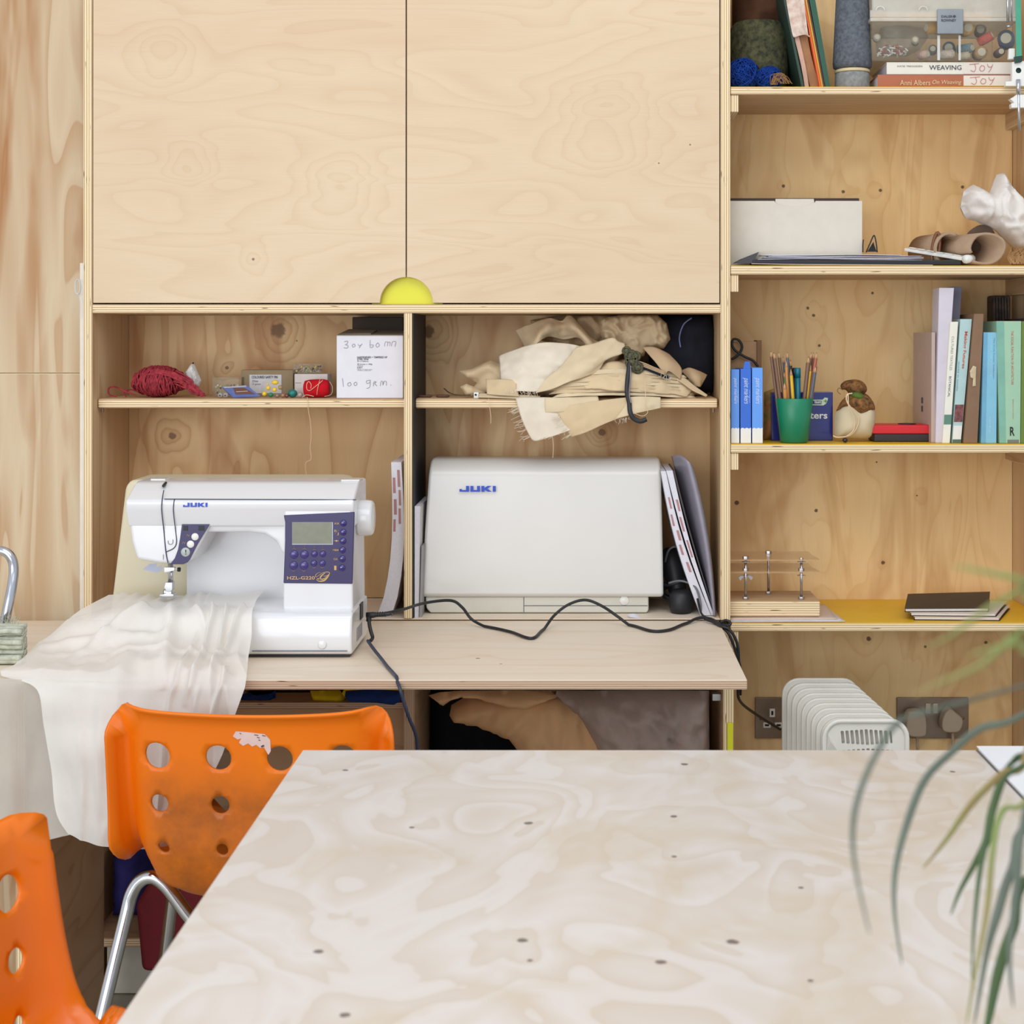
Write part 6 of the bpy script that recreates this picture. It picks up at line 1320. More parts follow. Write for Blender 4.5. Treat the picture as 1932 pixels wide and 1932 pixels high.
def pencil(bx, tx, ty, m, lab, r=.0035, dy=0.0, tip=True, by=0.012, nm='pencil'):
    a = Vector((cupx+bx*cupD/F, cupD+dy*.4, z3+by)); b = P(tx, ty, cupD+dy); d = (b-a); L = d.length; d.normalize(); ln_ = .013 if tip else 0
    t_ = T(nm, lab, 'pencil' if nm == 'pencil' else 'pen', tuple(a), 'pencils and pens in the green cup')
    mb = MB(); mb.lathe([(r, 0), (r, L-ln_)], a, d, 6 if tip else 12); mb.build('barrel', m, t_, smooth=not tip)
    if tip:
        mb = MB(); mb.lathe([(r*.98, 0), (r*.3, ln_*.75)], a+d*(L-ln_), d, 8); mb.build('sharpened_wood', mat('cedar', (204, 158, 116), .7) if 'cedar' not in bpy.data.materials else bpy.data.materials['cedar'], t_, smooth=True)
        mb = MB(); mb.lathe([(r*.3, 0), (0, ln_*.25)], a+d*(L-ln_*.25), d, 6); mb.build('lead', m, t_)
    else:
        mb = MB(); mb.lathe([(r*1.08, 0), (r*1.08, .018), (r*.7, .0195), (0, .02)], a+d*(L-.02), d, 12); mb.build('cap', m, t_, smooth=True)
gr = mat('grey_pencil_paint', (92, 96, 104), .5); yl = mat('yellow_pencil_paint', (232, 186, 30), .4); gn = mat('green_pencil_paint', (70, 130, 60), .5); bk_ = mat('black_pencil_paint', (34, 34, 38), .4); te = mat('teal_pen', (12, 112, 132), .35); rd = mat('rust_pencil_paint', (170, 90, 70), .5); og = mat('ochre_pencil', (206, 140, 70), .5)
for a in ((-24, 1454, 661, WDP, 'brown pencil leaning furthest left in the green cup', .0032, -.012), (-20, 1456, 664, yl, 'yellow edged pencil behind the furthest left brown one', .003, .004), (-18, 1460, 664, WDP, 'second brown pencil from the left in the green cup', .0036, -.018),
          (-10, 1469, 663, WDP, 'third brown pencil from the left in the green cup', .0034, -.005), (-6, 1478, 672, gr, 'grey brown pencil left of centre in the green cup', .003, .008), (-4, 1485, 663, gr, 'slate grey pencil standing tallest left of centre', .0032, .0), (-8, 1483, 680, og, 'short tan pencil in front of the slate grey one', .003, -.016),
          (0, 1491, 678, bk_, 'black pencil near the centre of the green cup', .0032, .006), (-12, 1480, 700, gn, 'green pencil low at left of centre', .003, -.002), (2, 1492, 696, yl, 'yellow and black striped pencil in the centre front', .0032, -.02), (-14, 1480, 722, og, 'shortest bare wood pencil in the front left', .0038, -.024),
          (14, 1531, 664, WDP, 'brown pencil leaning right with its tip among the tallest', .0034, .004), (12, 1526, 672, WDP, 'thick brown pencil leaning right in front', .0040, -.012), (20, 1535, 664, WDP, 'brown pencil behind the right-hand bundle', .0034, .012), (18, 1541, 664, rd, 'rust pencil leaning furthest right in the green cup', .0036, -.004),
          (15, 1530, 688, yl, 'yellow pencil between the right-hand brown pencils', .003, -.006), (20, 1539, 690, gr, 'blue grey pencil leaning right at the front', .0036, -.018), (24, 1541, 680, rd, 'thin red pencil at the right rim of the green cup', .0028, -.002)):
    pencil(*a)
pencil(8, 1505, 694, te, 'teal felt pen with rounded cap in the green cup', .0056, .004, tip=False, nm='felt_pen')
pencil(4, 1499, 694, bk_, 'black felt pen beside the teal one', .0040, .012, tip=False, nm='felt_pen')
D = 3.10; t = T('plaster_box', 'navy blue shiny box of plasters behind the green cup', 'box', (X(1514, D), D+.03, z3))
mb = MB(); mb.box(X(1455.5, D), X(1571.5, D), D, D+.05, z3, Z(740, D)); mb.build('carton', mat('navy_gloss', (36, 44, 124), .2, var=.03, coat=.5), t, bev=.0012)
text(t, 'Plasters', pq(1497, 777, 1561, 790, D), WH, bold=.02)
mb = MB(); lp = [(1521, 754), (1552, 754), (1556, 750), (1562, 751), (1561, 757), (1558, 762), (1553, 765), (1521, 764)]; mb.pprism(lp, D, D-.0006, D-.0001); mb.build('brand_patch', mat('pale_green_patch', (206, 224, 196), .4), t)
mb = MB(); mb.pprism([(1519, 756), (1550, 756), (1550, 762.5), (1519, 762.5)], D, D-.0009, D-.0006); mb.build('brand_bar', mat('navy_bar', (40, 54, 120), .4), t)
text(t, 'last', pq(1537, 755.5, 1549.5, 761, D-.0008), WH, bold=.03)
mb = MB(); mb.pprism([(1554, 756), (1557, 756), (1557, 753.5), (1558.5, 753.5), (1558.5, 756), (1561, 756), (1561, 757.5), (1558.5, 757.5), (1558.5, 760), (1557, 760), (1557, 757.5), (1554, 757.5)], D, D-.001, D-.0006); mb.build('cross_mark', mat('cross_green', (60, 130, 70), .4), t)
t = T('drawstring_bag', 'small cream cloth drawstring bag with a patterned brown top', 'bag', (X(1612, 3.07), 3.07, z3))
mb = MB(); pillow(mb, smooth_poly([(1576, 824), (1574, 800), (1578, 775), (1590, 758), (1605, 750), (1632, 752), (1648, 765), (1652, 785), (1648, 810), (1640, 826), (1610, 828), (1588, 827)], 3), 3.07, .028, .028, R=.03, amp=.004, fr=26, seed=4, res=.005); mb.build('bag_body', cloth_mat('cream_bag_cloth', (214, 198, 166), transl=.05, var=.08), t, smooth=True)
PAT = mat('brown_print_cloth', (150, 100, 44), .8, c2=(70, 44, 24), sc=110, bump=.4, bsc=600)
mb = MB(); pillow(mb, smooth_poly([(1578, 776), (1585, 760), (1596, 748), (1605, 740), (1632, 742), (1646, 756), (1651, 772), (1638, 780), (1618, 786), (1600, 772), (1590, 770)], 3), 3.066, .031, .02, R=.026, amp=.003, fr=40, seed=9, res=.005); mb.build('printed_yoke', PAT, t, smooth=True)
mb = MB(); pillow(mb, smooth_poly([(1586, 726), (1596, 718), (1616, 716), (1630, 722), (1636, 735), (1628, 744), (1604, 744), (1596, 736), (1588, 734)], 3), 3.066, .022, .02, R=.014, amp=.005, fr=55, seed=12, res=.004); mb.build('gathered_neck', PAT, t, smooth=True)
mb = MB(); pillow(mb, smooth_poly([(1604, 742), (1618, 738), (1632, 748), (1622, 756), (1608, 752)], 3), 3.05, .014, .01, R=.012, amp=.003, fr=60, seed=2, res=.004); mb.build('green_lining', cloth_mat('green_print', (90, 110, 50), transl=0, var=.2), t, smooth=True)
mb = MB(); mb.tube(pcr([(1608, 742, 3.035), (1598, 745, 3.034), (1598, 758, 3.032), (1610, 775, 3.032), (1620, 790, 3.034), (1616, 808, 3.036), (1602, 822, 3.034), (1580, 825, 3.03), (1572, 822, 3.03)], 6), .0014, 7); mb.tube(pcr([(1600, 744, 3.034), (1602, 770, 3.03), (1612, 790, 3.03), (1610, 812, 3.032), (1596, 824, 3.032)], 6), .0012, 7)
mb.build('drawstring', CRM, t, smooth=True, kind='stuff')
mb = MB(); mb.ball((X(1594, 3.035), 3.032, z3+.0052), .005, seg=12, sc=(1.1, 1, 1)); mb.build('toggle_bead', mat('dark_toggle', (44, 34, 36), .3), t, smooth=True)
mb = MB(); mb.tube(pcr([(1586, 744, 3.06), (1580, 738, 3.06), (1583, 732, 3.06), (1590, 736, 3.06)], 4), .0010, 6); mb.build('cord_loop', mat('brown_cord', (150, 112, 70), .8), t)
D = 3.06; t = T('red_tin', 'flat red box with a dark base right of the drawstring bag', 'box', (X(1701, D), D+.04, z3))
mb = MB(); mb.box(X(1650, D), X(1756, D), D+.001, D+.07, z3, Z(819, D)); mb.build('base_tray', mat('dark_base', (46, 40, 42), .5), t, bev=.002)
mb = MB(); mb.box(X(1646, D), X(1758, D), D, D+.072, Z(819, D)+.0002, Z(802, D)); mb.build('lid', mat('signal_red', (206, 30, 40), .4, var=.03), t, bev=.0025)
mb = MB(); mb.lathe([(.018, 0), (.019, .0012), (.0, .0022)], (X(1712, D+.03), D+.035, Z(802, D)+.0002), seg=24); mb.build('dark_disc', mat('dark_disc', (60, 30, 32), .5), None, smooth=True, label='thin dark disc lying on the red box', cat='disc')
# upright books
def upright(label, bot, top, D, dep, cm, name='book', pages='back', side=None, z=None):
    """bot/top = (x0, x1) px of the spine at shelf and at the top, top[2] = px height"""
    z = z3 if z is None else z; zt = Z(top[2], D); a0, a1, b0, b1 = X(bot[0], D), X(bot[1], D), X(top[0], D), X(top[1], D)
    t_ = T(name, label, 'book', ((a0+a1)/2, D+dep/2, z))
    def slabx(u0, u1, y0, y1, m, nm, zz0=z, zz1=zt, lab=None):
        vs = []
        for yy in (y0, y1):
            vs += [(a0+(a1-a0)*u0, yy, zz0), (a0+(a1-a0)*u1, yy, zz0), (b0+(b1-b0)*u1, yy, zz1), (b0+(b1-b0)*u0, yy, zz1)]
        mb = MB(); mb.add(vs, [(0, 1, 2, 3), (7, 6, 5, 4), (0, 4, 5, 1), (3, 2, 6, 7), (1, 5, 6, 2), (0, 3, 7, 4)]); return mb.build(nm, m, t_, bev=.0006, bseg=1)
    slabx(0, 1, D, D+.0015, cm, 'spine'); slabx(0, .07, D+.0016, D+dep, cm, 'cover'); slabx(.93, 1, D+.0016, D+dep, cm, 'cover')
    slabx(.075, .925, D+.0018, D+dep-.003, PAGE, 'page_block', z+.001, zt-.002)
    return t_, [Vector((a0, D, z)), Vector((a1, D, z)), Vector((b1, D, zt)), Vector((b0, D, zt))]
def sub(q, u0, u1, v0, v1): return [on_quad(q, u0, v0, .0002), on_quad(q, u1, v0, .0002), on_quad(q, u1, v1, .0002), on_quad(q, u0, v1, .0002)]
def stext(t_, q, s_, u0, u1, v0, v1, m, **k): text(t_, s_, vq(sub(q, u0, u1, v0, v1)), m, lift=.0004, **k)
def patchq(t_, q, u0, u1, v0, v1, m, nm): mb = MB(); mb.slab([on_quad(q, a, b, .0006) for a, b in ((u0, v0), (u1, v0), (u1, v1), (u0, v1))], .0004); return mb.build(nm, m, t_)
RINK = mat('red_print', (196, 84, 60), .6); BINK = mat('blue_grey_print', (96, 130, 160), .6)
t, q = upright('pinkish grey book standing wide left of the tall lilac one', (1757, 1764), (1758, 1765, 627), 3.04, .17, mat('taupe_pink_cover', (190, 168, 156), .6, var=.03))
for a_ in (.055, .038): mb = MB(); mb.box(X(1757, 3.04)-.0012, X(1757, 3.04)-.0002, 3.115, 3.125, z3+a_+.02, z3+a_+.032); mb.build('print_mark', INK, t)
t, q = upright('tallest book, pale lilac with a curved spine', (1765, 1780), (1772, 1800, 543), 3.03, .055, mat('lilac_white_cover', (210, 202, 212), .5, var=.03))
t, q = upright('tall slate blue folder behind the slim white book', (1785, 1796), (1799, 1815, 541), 3.10, .14, mat('slate_blue_cover', (120, 118, 136), .6, var=.05))
t, q = upright('slim white book with a green band near its foot', (1778, 1792), (1793, 1808, 607), 3.022, .14, mat('white_cover', (232, 228, 214), .5, var=.02)); patchq(t, q, 0.01, .99, .155, .235, mat('green_band', (96, 138, 120), .5), 'green_band')
stext(t, q, 'CULTURES TEXTILES', .3, .6, .6, .88, mat('grey_print', (150, 150, 140), .6)); stext(t, q, 'BOTANICAL', .3, .6, .38, .55, INK)
t, q = upright('pale aqua book titled in red script with a picture at its foot', (1796, 1813), (1812, 1834, 602), 3.028, .15, mat('aqua_cover', (178, 206, 204), .5, var=.03))
stext(t, q, 'Making Futures', .38, .72, .60, .90, RINK, bold=.02); stext(t, q, 'works in textile', .08, .22, .42, .66, BINK)
patchq(t, q, .05, .95, .17, .31, mat('picture_print', (150, 84, 80), .6, c2=(70, 50, 56), sc=120), 'picture'); patchq(t, q, .05, .95, .03, .14, WH, 'spine_label'); patchq(t, q, .05, .95, 0.002, .028, mat('olive_foot', (90, 110, 90), .6), 'foot_band')
t, q = upright('brown kraft covered book with torn tape on its spine', (1818, 1844), (1838, 1856, 592), 3.02, .17, mat('brown_kraft_cover', (134, 102, 76), .6, var=.05))
mb = MB(); pillow(mb, [(a, b) for a, b in ((1830, 700), (1836, 690), (1842, 692), (1841, 712), (1841, 728), (1835, 729), (1836, 714), (1831, 712))], 3.0175, .0008, .001, R=.004, amp=.0006, fr=100, res=.003); mb.build('torn_tape', mat('torn_tape', (206, 186, 150), .3), t, smooth=True)
t, q = upright('light blue book right of the brown one', (1851, 1880), (1856, 1882, 627), 3.02, .17, mat('sky_cover', (132, 190, 214), .5, var=.03))
patchq(t, q, .0, .28, 0.002, .998, mat('sky_shade', (110, 168, 198), .5), 'shaded_band'); stext(t, q, 'Textiles and Clothing', .5, .62, .6, .97, mat('pale_blue_print', (190, 222, 232), .5)); stext(t, q, 'The Craft Reader Collection', .72, .8, .58, .95, BINK); stext(t, q, 'ROUTLEDGE' if False else 'studio', .5, .62, .1, .24, bpy.data.materials['pale_blue_print'])  # left strip of the spine painted darker as its shaded side
t, q = upright('thick pale green book with a black letter R at its foot', (1886, 1925), (1880, 1927, 606), 3.018, .19, mat('mint_cover', (160, 198, 168), .5, var=.03))
patchq(t, q, 0, .3, 0.002, .998, mat('mint_shade', (128, 180, 160), .5), 'shaded_band'); stext(t, q, 'THE SOCIAL FUNCTION OF ARCHITECTURE', .58, .68, .48, .92, RINK); stext(t, q, 'Edited by the School', .62, .68, .2, .36, RINK)  # deeper mint strip paints shade down the left of the spine
text(t, 'R', sub(q, .50, .72, .062, .135), PLBLK, bold=.02); patchq(t, q, .38, .93, .003, .03, mat('barcode_grey', (120, 120, 116), .6), 'code_strip')
mb = MB(); mb.slab([Vector((X(1882, 3.018), 3.019, Z(605.5, 3.018))), Vector((X(1927, 3.018), 3.019, Z(605.5, 3.018))), Vector((X(1927, 3.018), 3.19, Z(605.5, 3.018))), Vector((X(1882, 3.018), 3.19, Z(605.5, 3.018)))][::1], .0008); mb.build('top_edge', mat('rust_edge', (150, 90, 60), .7), t)
t, q = upright('olive green book cut off by the right edge of the picture', (1926, 1940), (1928, 1942, 606), 3.018, .18, mat('olive_cover', (104, 128, 50), .5, var=.04))
t, q = upright('dark book at the far right beyond the olive one', (1942, 1966), (1944, 1968, 600), 3.018, .18, mat('charcoal_cover', (50, 52, 58), .5))
BASK = mat('dark_wicker', (88, 74, 60), .7, c2=(44, 38, 34), sc=60, bump=.5)
t = T('wicker_basket', 'dark woven basket at the back behind the green books', 'basket', (X(1940, 3.2), 3.21, z3+.24))
zb_ = Z(606, 3.17)-.01
t.location = (X(1940, 3.2), 3.21, z3)
WM[t.name] = Matrix.Translation(t.location)
mb = MB(); mb.box(X(1886, 3.16), .90, 3.213, 3.262, z3, Z(556, 3.16)); mb.build('basket_body', BASK, t, bev=.004)
mb = MB()
for k in range(24):
    xx = X(1888, 3.16)+.006*k
    if xx < .895: mb.tube([(xx, 3.210, z3+.01), (xx+.003, 3.208, z3+.12), (xx, 3.210, Z(560, 3.16))], .0022, 5)
mb.build('wicker_stake', BASK, t, kind='stuff')

# ================================================================ fourth shelf: press, papers, notebooks
t = T('paper_stack', 'loose white papers under the small bolted press on the yellow shelf', 'paper', (X(1480, 3.05), 3.08, z4))
for k, (x1_, z_) in enumerate(((1596, .0006), (1592, .0022), (1588, .0040))):
    mb = MB(); xa = xr1+.0015; mb.grid(patch([[Vector((xa, 3.001+k*.002, z4+z_)), Vector((X(1480, 3.0), 3.0+k*.003, z4+z_+.0008)), Vector((X(x1_-k*2, 3.0), 3.004+k*.004, z4+z_+.0004))], [Vector((xa, 3.18, z4+z_)), Vector((X(1480, 3.18), 3.18, z4+z_)), Vector((X(1556, 3.18), 3.18, z4+z_))]], 6, 6, .0005, 30, k, raw=True))
    mb.build('paper', mat('paper_sheet_%d' % k, ((222, 214, 214), (230, 226, 232), (218, 196, 178))[k], .7, var=.03), t, smooth=True, solid=.0006, soff=1)
zp = z4+.0062; D = 3.03
t = T('flower_press', 'small press of clear plates bolted above a plywood block', 'press', (X(1460, D), D+.06, zp))
px0, px1 = xr1+.0014, X(1547, D); zpt = Z(1134, D)
board('base_block', px0, px1, D, 3.155, zp, zpt, 2, SIDEW, t)
ACR = clear_mat('acrylic', (214, 176, 132), .55, .08)
for yy in (1059, 1082):
    mb = MB(); zz = Z(yy, D); c_ = .012
    vs = [(px0, D+.004), (px1-c_*0, D+.004), (px1, D+.02), (px1-.006, D+.06), (X(1525, D+.12), 3.15), (px0, 3.15)]; zt_ = Z(yy, D)
    n = len(vs); mb.add([(a, b, zt_) for a, b in vs]+[(a, b, zt_+.003) for a, b in vs], [list(range(n))[::-1], list(range(n, 2*n))]+[[i, (i+1) % n, n+(i+1) % n, n+i] for i in range(n)]); mb.build('clear_plate', ACR, t)
mb = MB(); mb.lathe([(.0028, 0), (.0028, .001)], (0, 0, 0), seg=8)
for (bx, yt, db, wing) in ((1407, 1050, .02, True), (1512, 1052, .02, False), (1450, 1040, .085, False)):
    DD = D+db; xx = X(bx, DD); zt_ = Z(yt, DD); bo = None
    mb = MB(); mb.tube([(xx, DD, zpt+.0004), (xx, DD, zt_)], .0027, 12); bo = mb.build('bolt', STEEL, t, smooth=True)
    def nut(z_, r=.0058, h=.0045, nm='hex_nut'): mb = MB(); mb.lathe([(r, 0), (r, h)], (xx, DD, z_), seg=6); mb.build(nm, STEEL, bo, bev=.0005)
    nut(zpt+.0005, .0065, .005); 
    if db < .05:
        nut(Z(1055 if bx == 1407 else 1058, DD)-.0, .0066 if bx == 1407 else .004, .0062, 'bolt_head' if bx == 1407 else 'hex_nut'); nut(Z(1080, DD)+.0034, .0064, .0052)
        mb = MB(); mb.lathe([(.0085, 0), (.0085, .0008)], (xx, DD, Z(1059, DD)-.0012), seg=16); mb.lathe([(.0085, 0), (.0085, .0008)], (xx, DD, Z(1086, DD)), seg=16); mb.build('washer', STEEL, bo, kind='stuff')
    else: nut(Z(1045, DD), .0064, .0062, 'bolt_head')
    if wing:
        for s_ in (-1, 1): mb = MB(); mb.slab([(xx+s_*.004, DD-.001, Z(1087, DD)), (xx+s_*.011, DD-.001, Z(1095, DD)), (xx+s_*.0145, DD-.001, Z(1089, DD)), (xx+s_*.006, DD-.001, Z(1084, DD))], .0015); mb.build('wing', STEEL, bo)
NB = mat('black_card_cover', (44, 38, 36), .5, var=.08); NP = mat('notebook_pages', (226, 214, 204), .7, var=.02)
for k, (lab, dx, z_) in enumerate((('lowest white-edged notebook in the pile on the yellow shelf', 8, 0), ('middle white-edged notebook in the pile on the yellow shelf', 2, .0075), ('top black covered notebook in the pile on the yellow shelf', -8, .0150))):
    t = T('notebook', lab, 'notebook', (X(1800, 3.1), 3.1, z4+z_))
    def nbp(u, v, zz): # footprint parallelogram turned slightly
        a = Vector((X(1717+dx, 3.03), 3.03+(k-1)*.003, 0)); e1 = Vector((.165, -.008 if k < 2 else .004, 0)); e2 = Vector((.035 if k == 2 else .055, .135, 0)); p = a+e1*u+e2*v; return (p.x, p.y, z4+z_+zz)
    mb = MB(); mb.add([nbp(u, v, zz) for zz in (.0008, .0062) for u, v in ((0, 0), (1, 0), (1, 1), (0, 1))], [(3, 2, 1, 0), (4, 5, 6, 7), (0, 1, 5, 4), (1, 2, 6, 5), (2, 3, 7, 6), (3, 0, 4, 7)]); mb.build('page_block', NP, t, bev=.0015)
    tp = .0066
    for zz, nm in ((0.0, 'cover'), (tp, 'cover')):
        if k < 2 and zz > 0: cm = NP
        else: cm = NB
        lift = .010 if (k == 2 and zz > 0) else 0
        mb = MB(); mb.add([nbp(-.01, -.01, zz), nbp(1.01, -.01, zz), nbp(1.03, 1.01, zz+lift), nbp(-.01, 1.01, zz+lift*.6), nbp(-.01, -.01, zz+.0007), nbp(1.01, -.01, zz+.0007), nbp(1.03, 1.01, zz+lift+.0007), nbp(-.01, 1.01, zz+lift*.6+.0007)], [(3, 2, 1, 0), (4, 5, 6, 7), (0, 1, 5, 4), (1, 2, 6, 5), (2, 3, 7, 6), (3, 0, 4, 7)]); mb.build(nm, cm, t)
# ================================================================ white cloth over the machine bed
LIN = cloth_mat('white_linen', (252, 248, 242), see=0.14, transl=0.30, var=0.03, weave=900, wb=0.5)
LIN2 = cloth_mat('sheer_linen', (226, 219, 208), see=0.12, transl=0.35, var=0.04, weave=900, wb=0.5)
t = T('linen_cloth', 'sheer white linen cloth under the needle, draped over the worktop edge', 'cloth', (-0.8, 2.6, 0.3))
zt = 0.835
def Q(px, D, z): return Vector((X(px, D), D, z))
rows = [
    [Q(205, 2.80, .834), Q(262, 2.79, .838), Q(318, 2.765, .8345), Q(375, 2.78, .841), Q(420, 2.78, .837), Q(465, 2.775, .843), Q(499, 2.775, .846)],
    [P(150, 1152, 2.73), Q(240, 2.72, .836), Q(310, 2.715, .834), Q(372, 2.71, .836), Q(410, 2.71, .839), Q(452, 2.70, .838), Q(484, 2.70, .842)],
    [P(112, 1184, 2.68), P(205, 1160, 2.655), P(300, 1160, 2.640), P(372, 1160, 2.635), P(412, 1158, 2.635), P(446, 1160, 2.634), P(476, 1162, 2.63)],
    [P(66, 1222, 2.63), P(180, 1210, 2.62), P(282, 1204, 2.600), P(366, 1204, 2.610), P(404, 1206, 2.59), P(444, 1204, 2.605), P(475, 1205, 2.61)],
    [P(30, 1252, 2.56), P(150, 1245, 2.55), P(262, 1240, 2.54), P(350, 1240, 2.545), P(396, 1244, 2.53), P(440, 1244, 2.54), P(468, 1244, 2.54)],
    [P(2, 1272, 2.49), P(140, 1278, 2.472), P(250, 1281, 2.462), P(330, 1283, 2.468), P(384, 1282, 2.456), P(430, 1284, 2.465), P(466, 1286, 2.46)],
    [P(75, 1300, 2.462), P(150, 1310, 2.456), P(246, 1320, 2.444), P(318, 1320, 2.460), P(372, 1320, 2.440), P(420, 1318, 2.452), P(456, 1318, 2.446)],
    [P(84, 1372, 2.452), P(150, 1375, 2.440), P(242, 1380, 2.435), P(312, 1380, 2.452), P(360, 1380, 2.430), P(405, 1378, 2.446), P(436, 1376, 2.44)],
    [P(96, 1450, 2.447), P(155, 1452, 2.432), P(240, 1455, 2.430), P(305, 1455, 2.446), P(350, 1455, 2.428), P(385, 1452, 2.44), P(410, 1450, 2.436)],
    [P(108, 1532, 2.442), P(160, 1535, 2.428), P(235, 1538, 2.424), P(295, 1538, 2.440), P(330, 1538, 2.424), P(360, 1534, 2.434), P(380, 1530, 2.43)],
    [P(130, 1572, 2.442), P(170, 1588, 2.430), P(215, 1598, 2.424), P(262, 1600, 2.436), P(300, 1598, 2.424), P(325, 1594, 2.434), P(345, 1590, 2.43)]]
pts = patch(rows, 16, 12, 0, raw=True)
H_ = len(pts); W_ = len(pts[0])
FOLDS = [(.33, .02, .12, .45, .016, .020), (.34, .04, .46, .55, .014, .022), (.40, .02, .58, .30, .010, .018), (.62, .05, .60, .62, .018, .020), (.74, .06, .70, .50, .014, .016), (.92, .10, .70, .46, .018, .018),
         (.52, .28, .50, .98, .014, .014), (.80, .44, .78, .98, .016, .016), (.30, .40, .26, .9, .010, .03), (.05, .36, .95, .40, .006, .010), (.66, .5, .68, .95, .008, .012), (.02, .30, .4, .30, .010, .02)]
for j, r in enumerate(pts):
    for i, p in enumerate(r):
        v = j/H_; u = i/W_; g = min(1, max(0, v-.08)*3)
        q = Vector((p.x*16, p.y*8, p.z*4+1.7)); n1 = 1-abs(noise.noise(q+Vector((noise.noise(q*.5)*1.5, 0, 0))))*2
        n2 = noise.noise(Vector((p.x*34+p.z*10, p.z*9, 3.3))); n3 = noise.noise(Vector((p.x*9, p.y*9, p.z*16)))
        d = (n1*.013+n2*.007+n3*.009)*g
        for (ua, va, ub, vb, am, wd) in FOLDS:
            L2 = (ub-ua)**2+(vb-va)**2; tt = ((u-ua)*(ub-ua)+(v-va)*(vb-va))/L2
            if 0 < tt < 1:
                ds = abs((u-ua)*(vb-va)-(v-va)*(ub-ua))/math.sqrt(L2); d += am*math.exp(-(ds/wd)**2)*math.sin(math.pi*tt)**.5
        p.y -= d*(0.35 if v < .5 else .9); p.z += abs(d)*(0.9 if .15 < v < .5 else .1)
        if v < .16 and abs(u-.33) < .25: p.z += .003*math.sin(u*90)*(.16-v)/.16
mb = MB(); mb.grid(pts); mb.build('front_layer', LIN, t, smooth=True)
rows = [[P(-60, 1276, 2.475), P(20, 1280, 2.468), P(80, 1285, 2.468), P(150, 1290, 2.470), P(215, 1292, 2.470)],
        [P(-60, 1300, 2.465), P(18, 1304, 2.458), P(62, 1300, 2.468), P(140, 1302, 2.462), P(220, 1302, 2.468)],
        [P(-60, 1420, 2.46), P(15, 1420, 2.452), P(70, 1420, 2.468), P(135, 1420, 2.462), P(220, 1420, 2.468)],
        [P(-60, 1520, 2.455), P(15, 1520, 2.448), P(62, 1520, 2.466), P(130, 1520, 2.462), P(220, 1520, 2.466)],
        [P(-60, 1600, 2.45), P(15, 1600, 2.445), P(70, 1590, 2.464), P(128, 1575, 2.46), P(215, 1555, 2.464)]]
mb = MB(); mb.grid(patch(rows, 8, 8, .004, 9, 5, asp=(3, 1, .4), raw=True)); mb.build('back_layer', LIN2, t, smooth=True, label='sheer grey-white back layer of the hanging linen')

# ================================================================ power leads
t = T('power_lead', 'black mains lead looping from the sewing machine across the worktop', 'cable', tuple(P(1003, 1209, 2.80)))
def td(y): return 0.553*F/(y-VY)
path = [(728, 1157, 2.76), (760, 1150, 2.80), (800, 1138, 2.88), (850, 1133, 2.93), (872, 1146, 2.94), (892, 1170, 2.94), (930, 1188, td(1188)), (965, 1196, td(1196)), (1003, 1208, td(1208)-.0), (1024, 1190, td(1192)), (1045, 1162, 2.93), (1072, 1141, 2.94), (1104, 1132, 2.95), (1135, 1143, 2.95), (1165, 1163, 2.95), (1195, 1184, td(1184)), (1230, 1194, td(1194)), (1262, 1192, td(1192)), (1290, 1179, td(1181)), (1318, 1166, 2.985), (1342, 1168, 2.985), (1358, 1180, 2.93), (1376, 1188, 2.92), (1390, 1212, 2.92), (1394, 1250, 2.93), (1392, 1300, 2.95), (1398, 1325, 3.0), (1430, 1350, 3.15), (1472, 1376, 3.25)]
pp = pcr(path, 7)
for p in pp:
    if p.x < .262 and p.y > 2.48: p.z = max(p.z, .7535)
mb = MB(); mb.tube(pp, .0029, 8); mb.build('flex', PLBLK, t, smooth=True)
mb = MB(); mb.tube(pcr([(1330, 1168, 2.98), (1350, 1176, 2.95), (1372, 1192, 2.92), (1385, 1220, 2.92), (1397, 1262, 2.94), (1397, 1310, 3.0)], 6), .0028, 8); mb.tube(pcr([(1316, 1130, 3.03), (1325, 1160, 2.995), (1348, 1170, 2.975), (1368, 1184, 2.925)], 6), .0022, 8); mb.tube(pcr([(1355, 1176, 2.94), (1372, 1180, 2.93), (1379, 1176, 2.93), (1370, 1170, 2.935), (1360, 1174, 2.93)], 5), .0024, 8); mb.build('flex_bundle', PLBLK, t, smooth=True, kind='stuff')
mb = MB(); mb.lathe([(.0055, 0), (.0055, .012), (.004, .020), (.0034, .042), (.003, .046)], P(691, 1161, 2.75), (1, 0, .06), 12)
for k in range(6): mb.lathe([(.0046, 0), (.0046, .0022)], P(703+k*4.5, 1160-k*.3, 2.75), (1, 0, .06), 12)
mb.build('plug_body', PLBLK, t, smooth=True)
t = T('pedal_lead', 'dark blue-black lead dropping from the machine over the worktop front edge', 'cable', tuple(P(700, 1165, 2.75)))
mb = MB(); mb.tube(pcr([(696, 1163, 2.75), (697, 1178, 2.745), (700, 1192, 2.74), (703, 1203, 2.735), (699, 1209, 2.725)], 6), .0033, 8); mb.lathe([(.005, 0), (.0045, .012)], P(696, 1172, 2.75), (0, 0, 1), 10); mb.build('short_flex', PLBLK, t, smooth=True)
p2 = pcr([(694, 1209, 2.715), (706, 1226, 2.66), (722, 1246, 2.60), (738, 1268, 2.53), (752, 1292, 2.472), (762, 1325, 2.466), (772, 1355, 2.47), (784, 1385, 2.48), (788, 1420, 2.49), (790, 1500, 2.50)], 7)
for p in p2:
    if p.y > 2.478: p.z = max(p.z, .7535) if p.z > .735 else p.z
mb = MB(); mb.tube(p2, .0030, 8); mb.build('flex', mat('navy_black_flex', (44, 52, 74), .4), t, smooth=True)

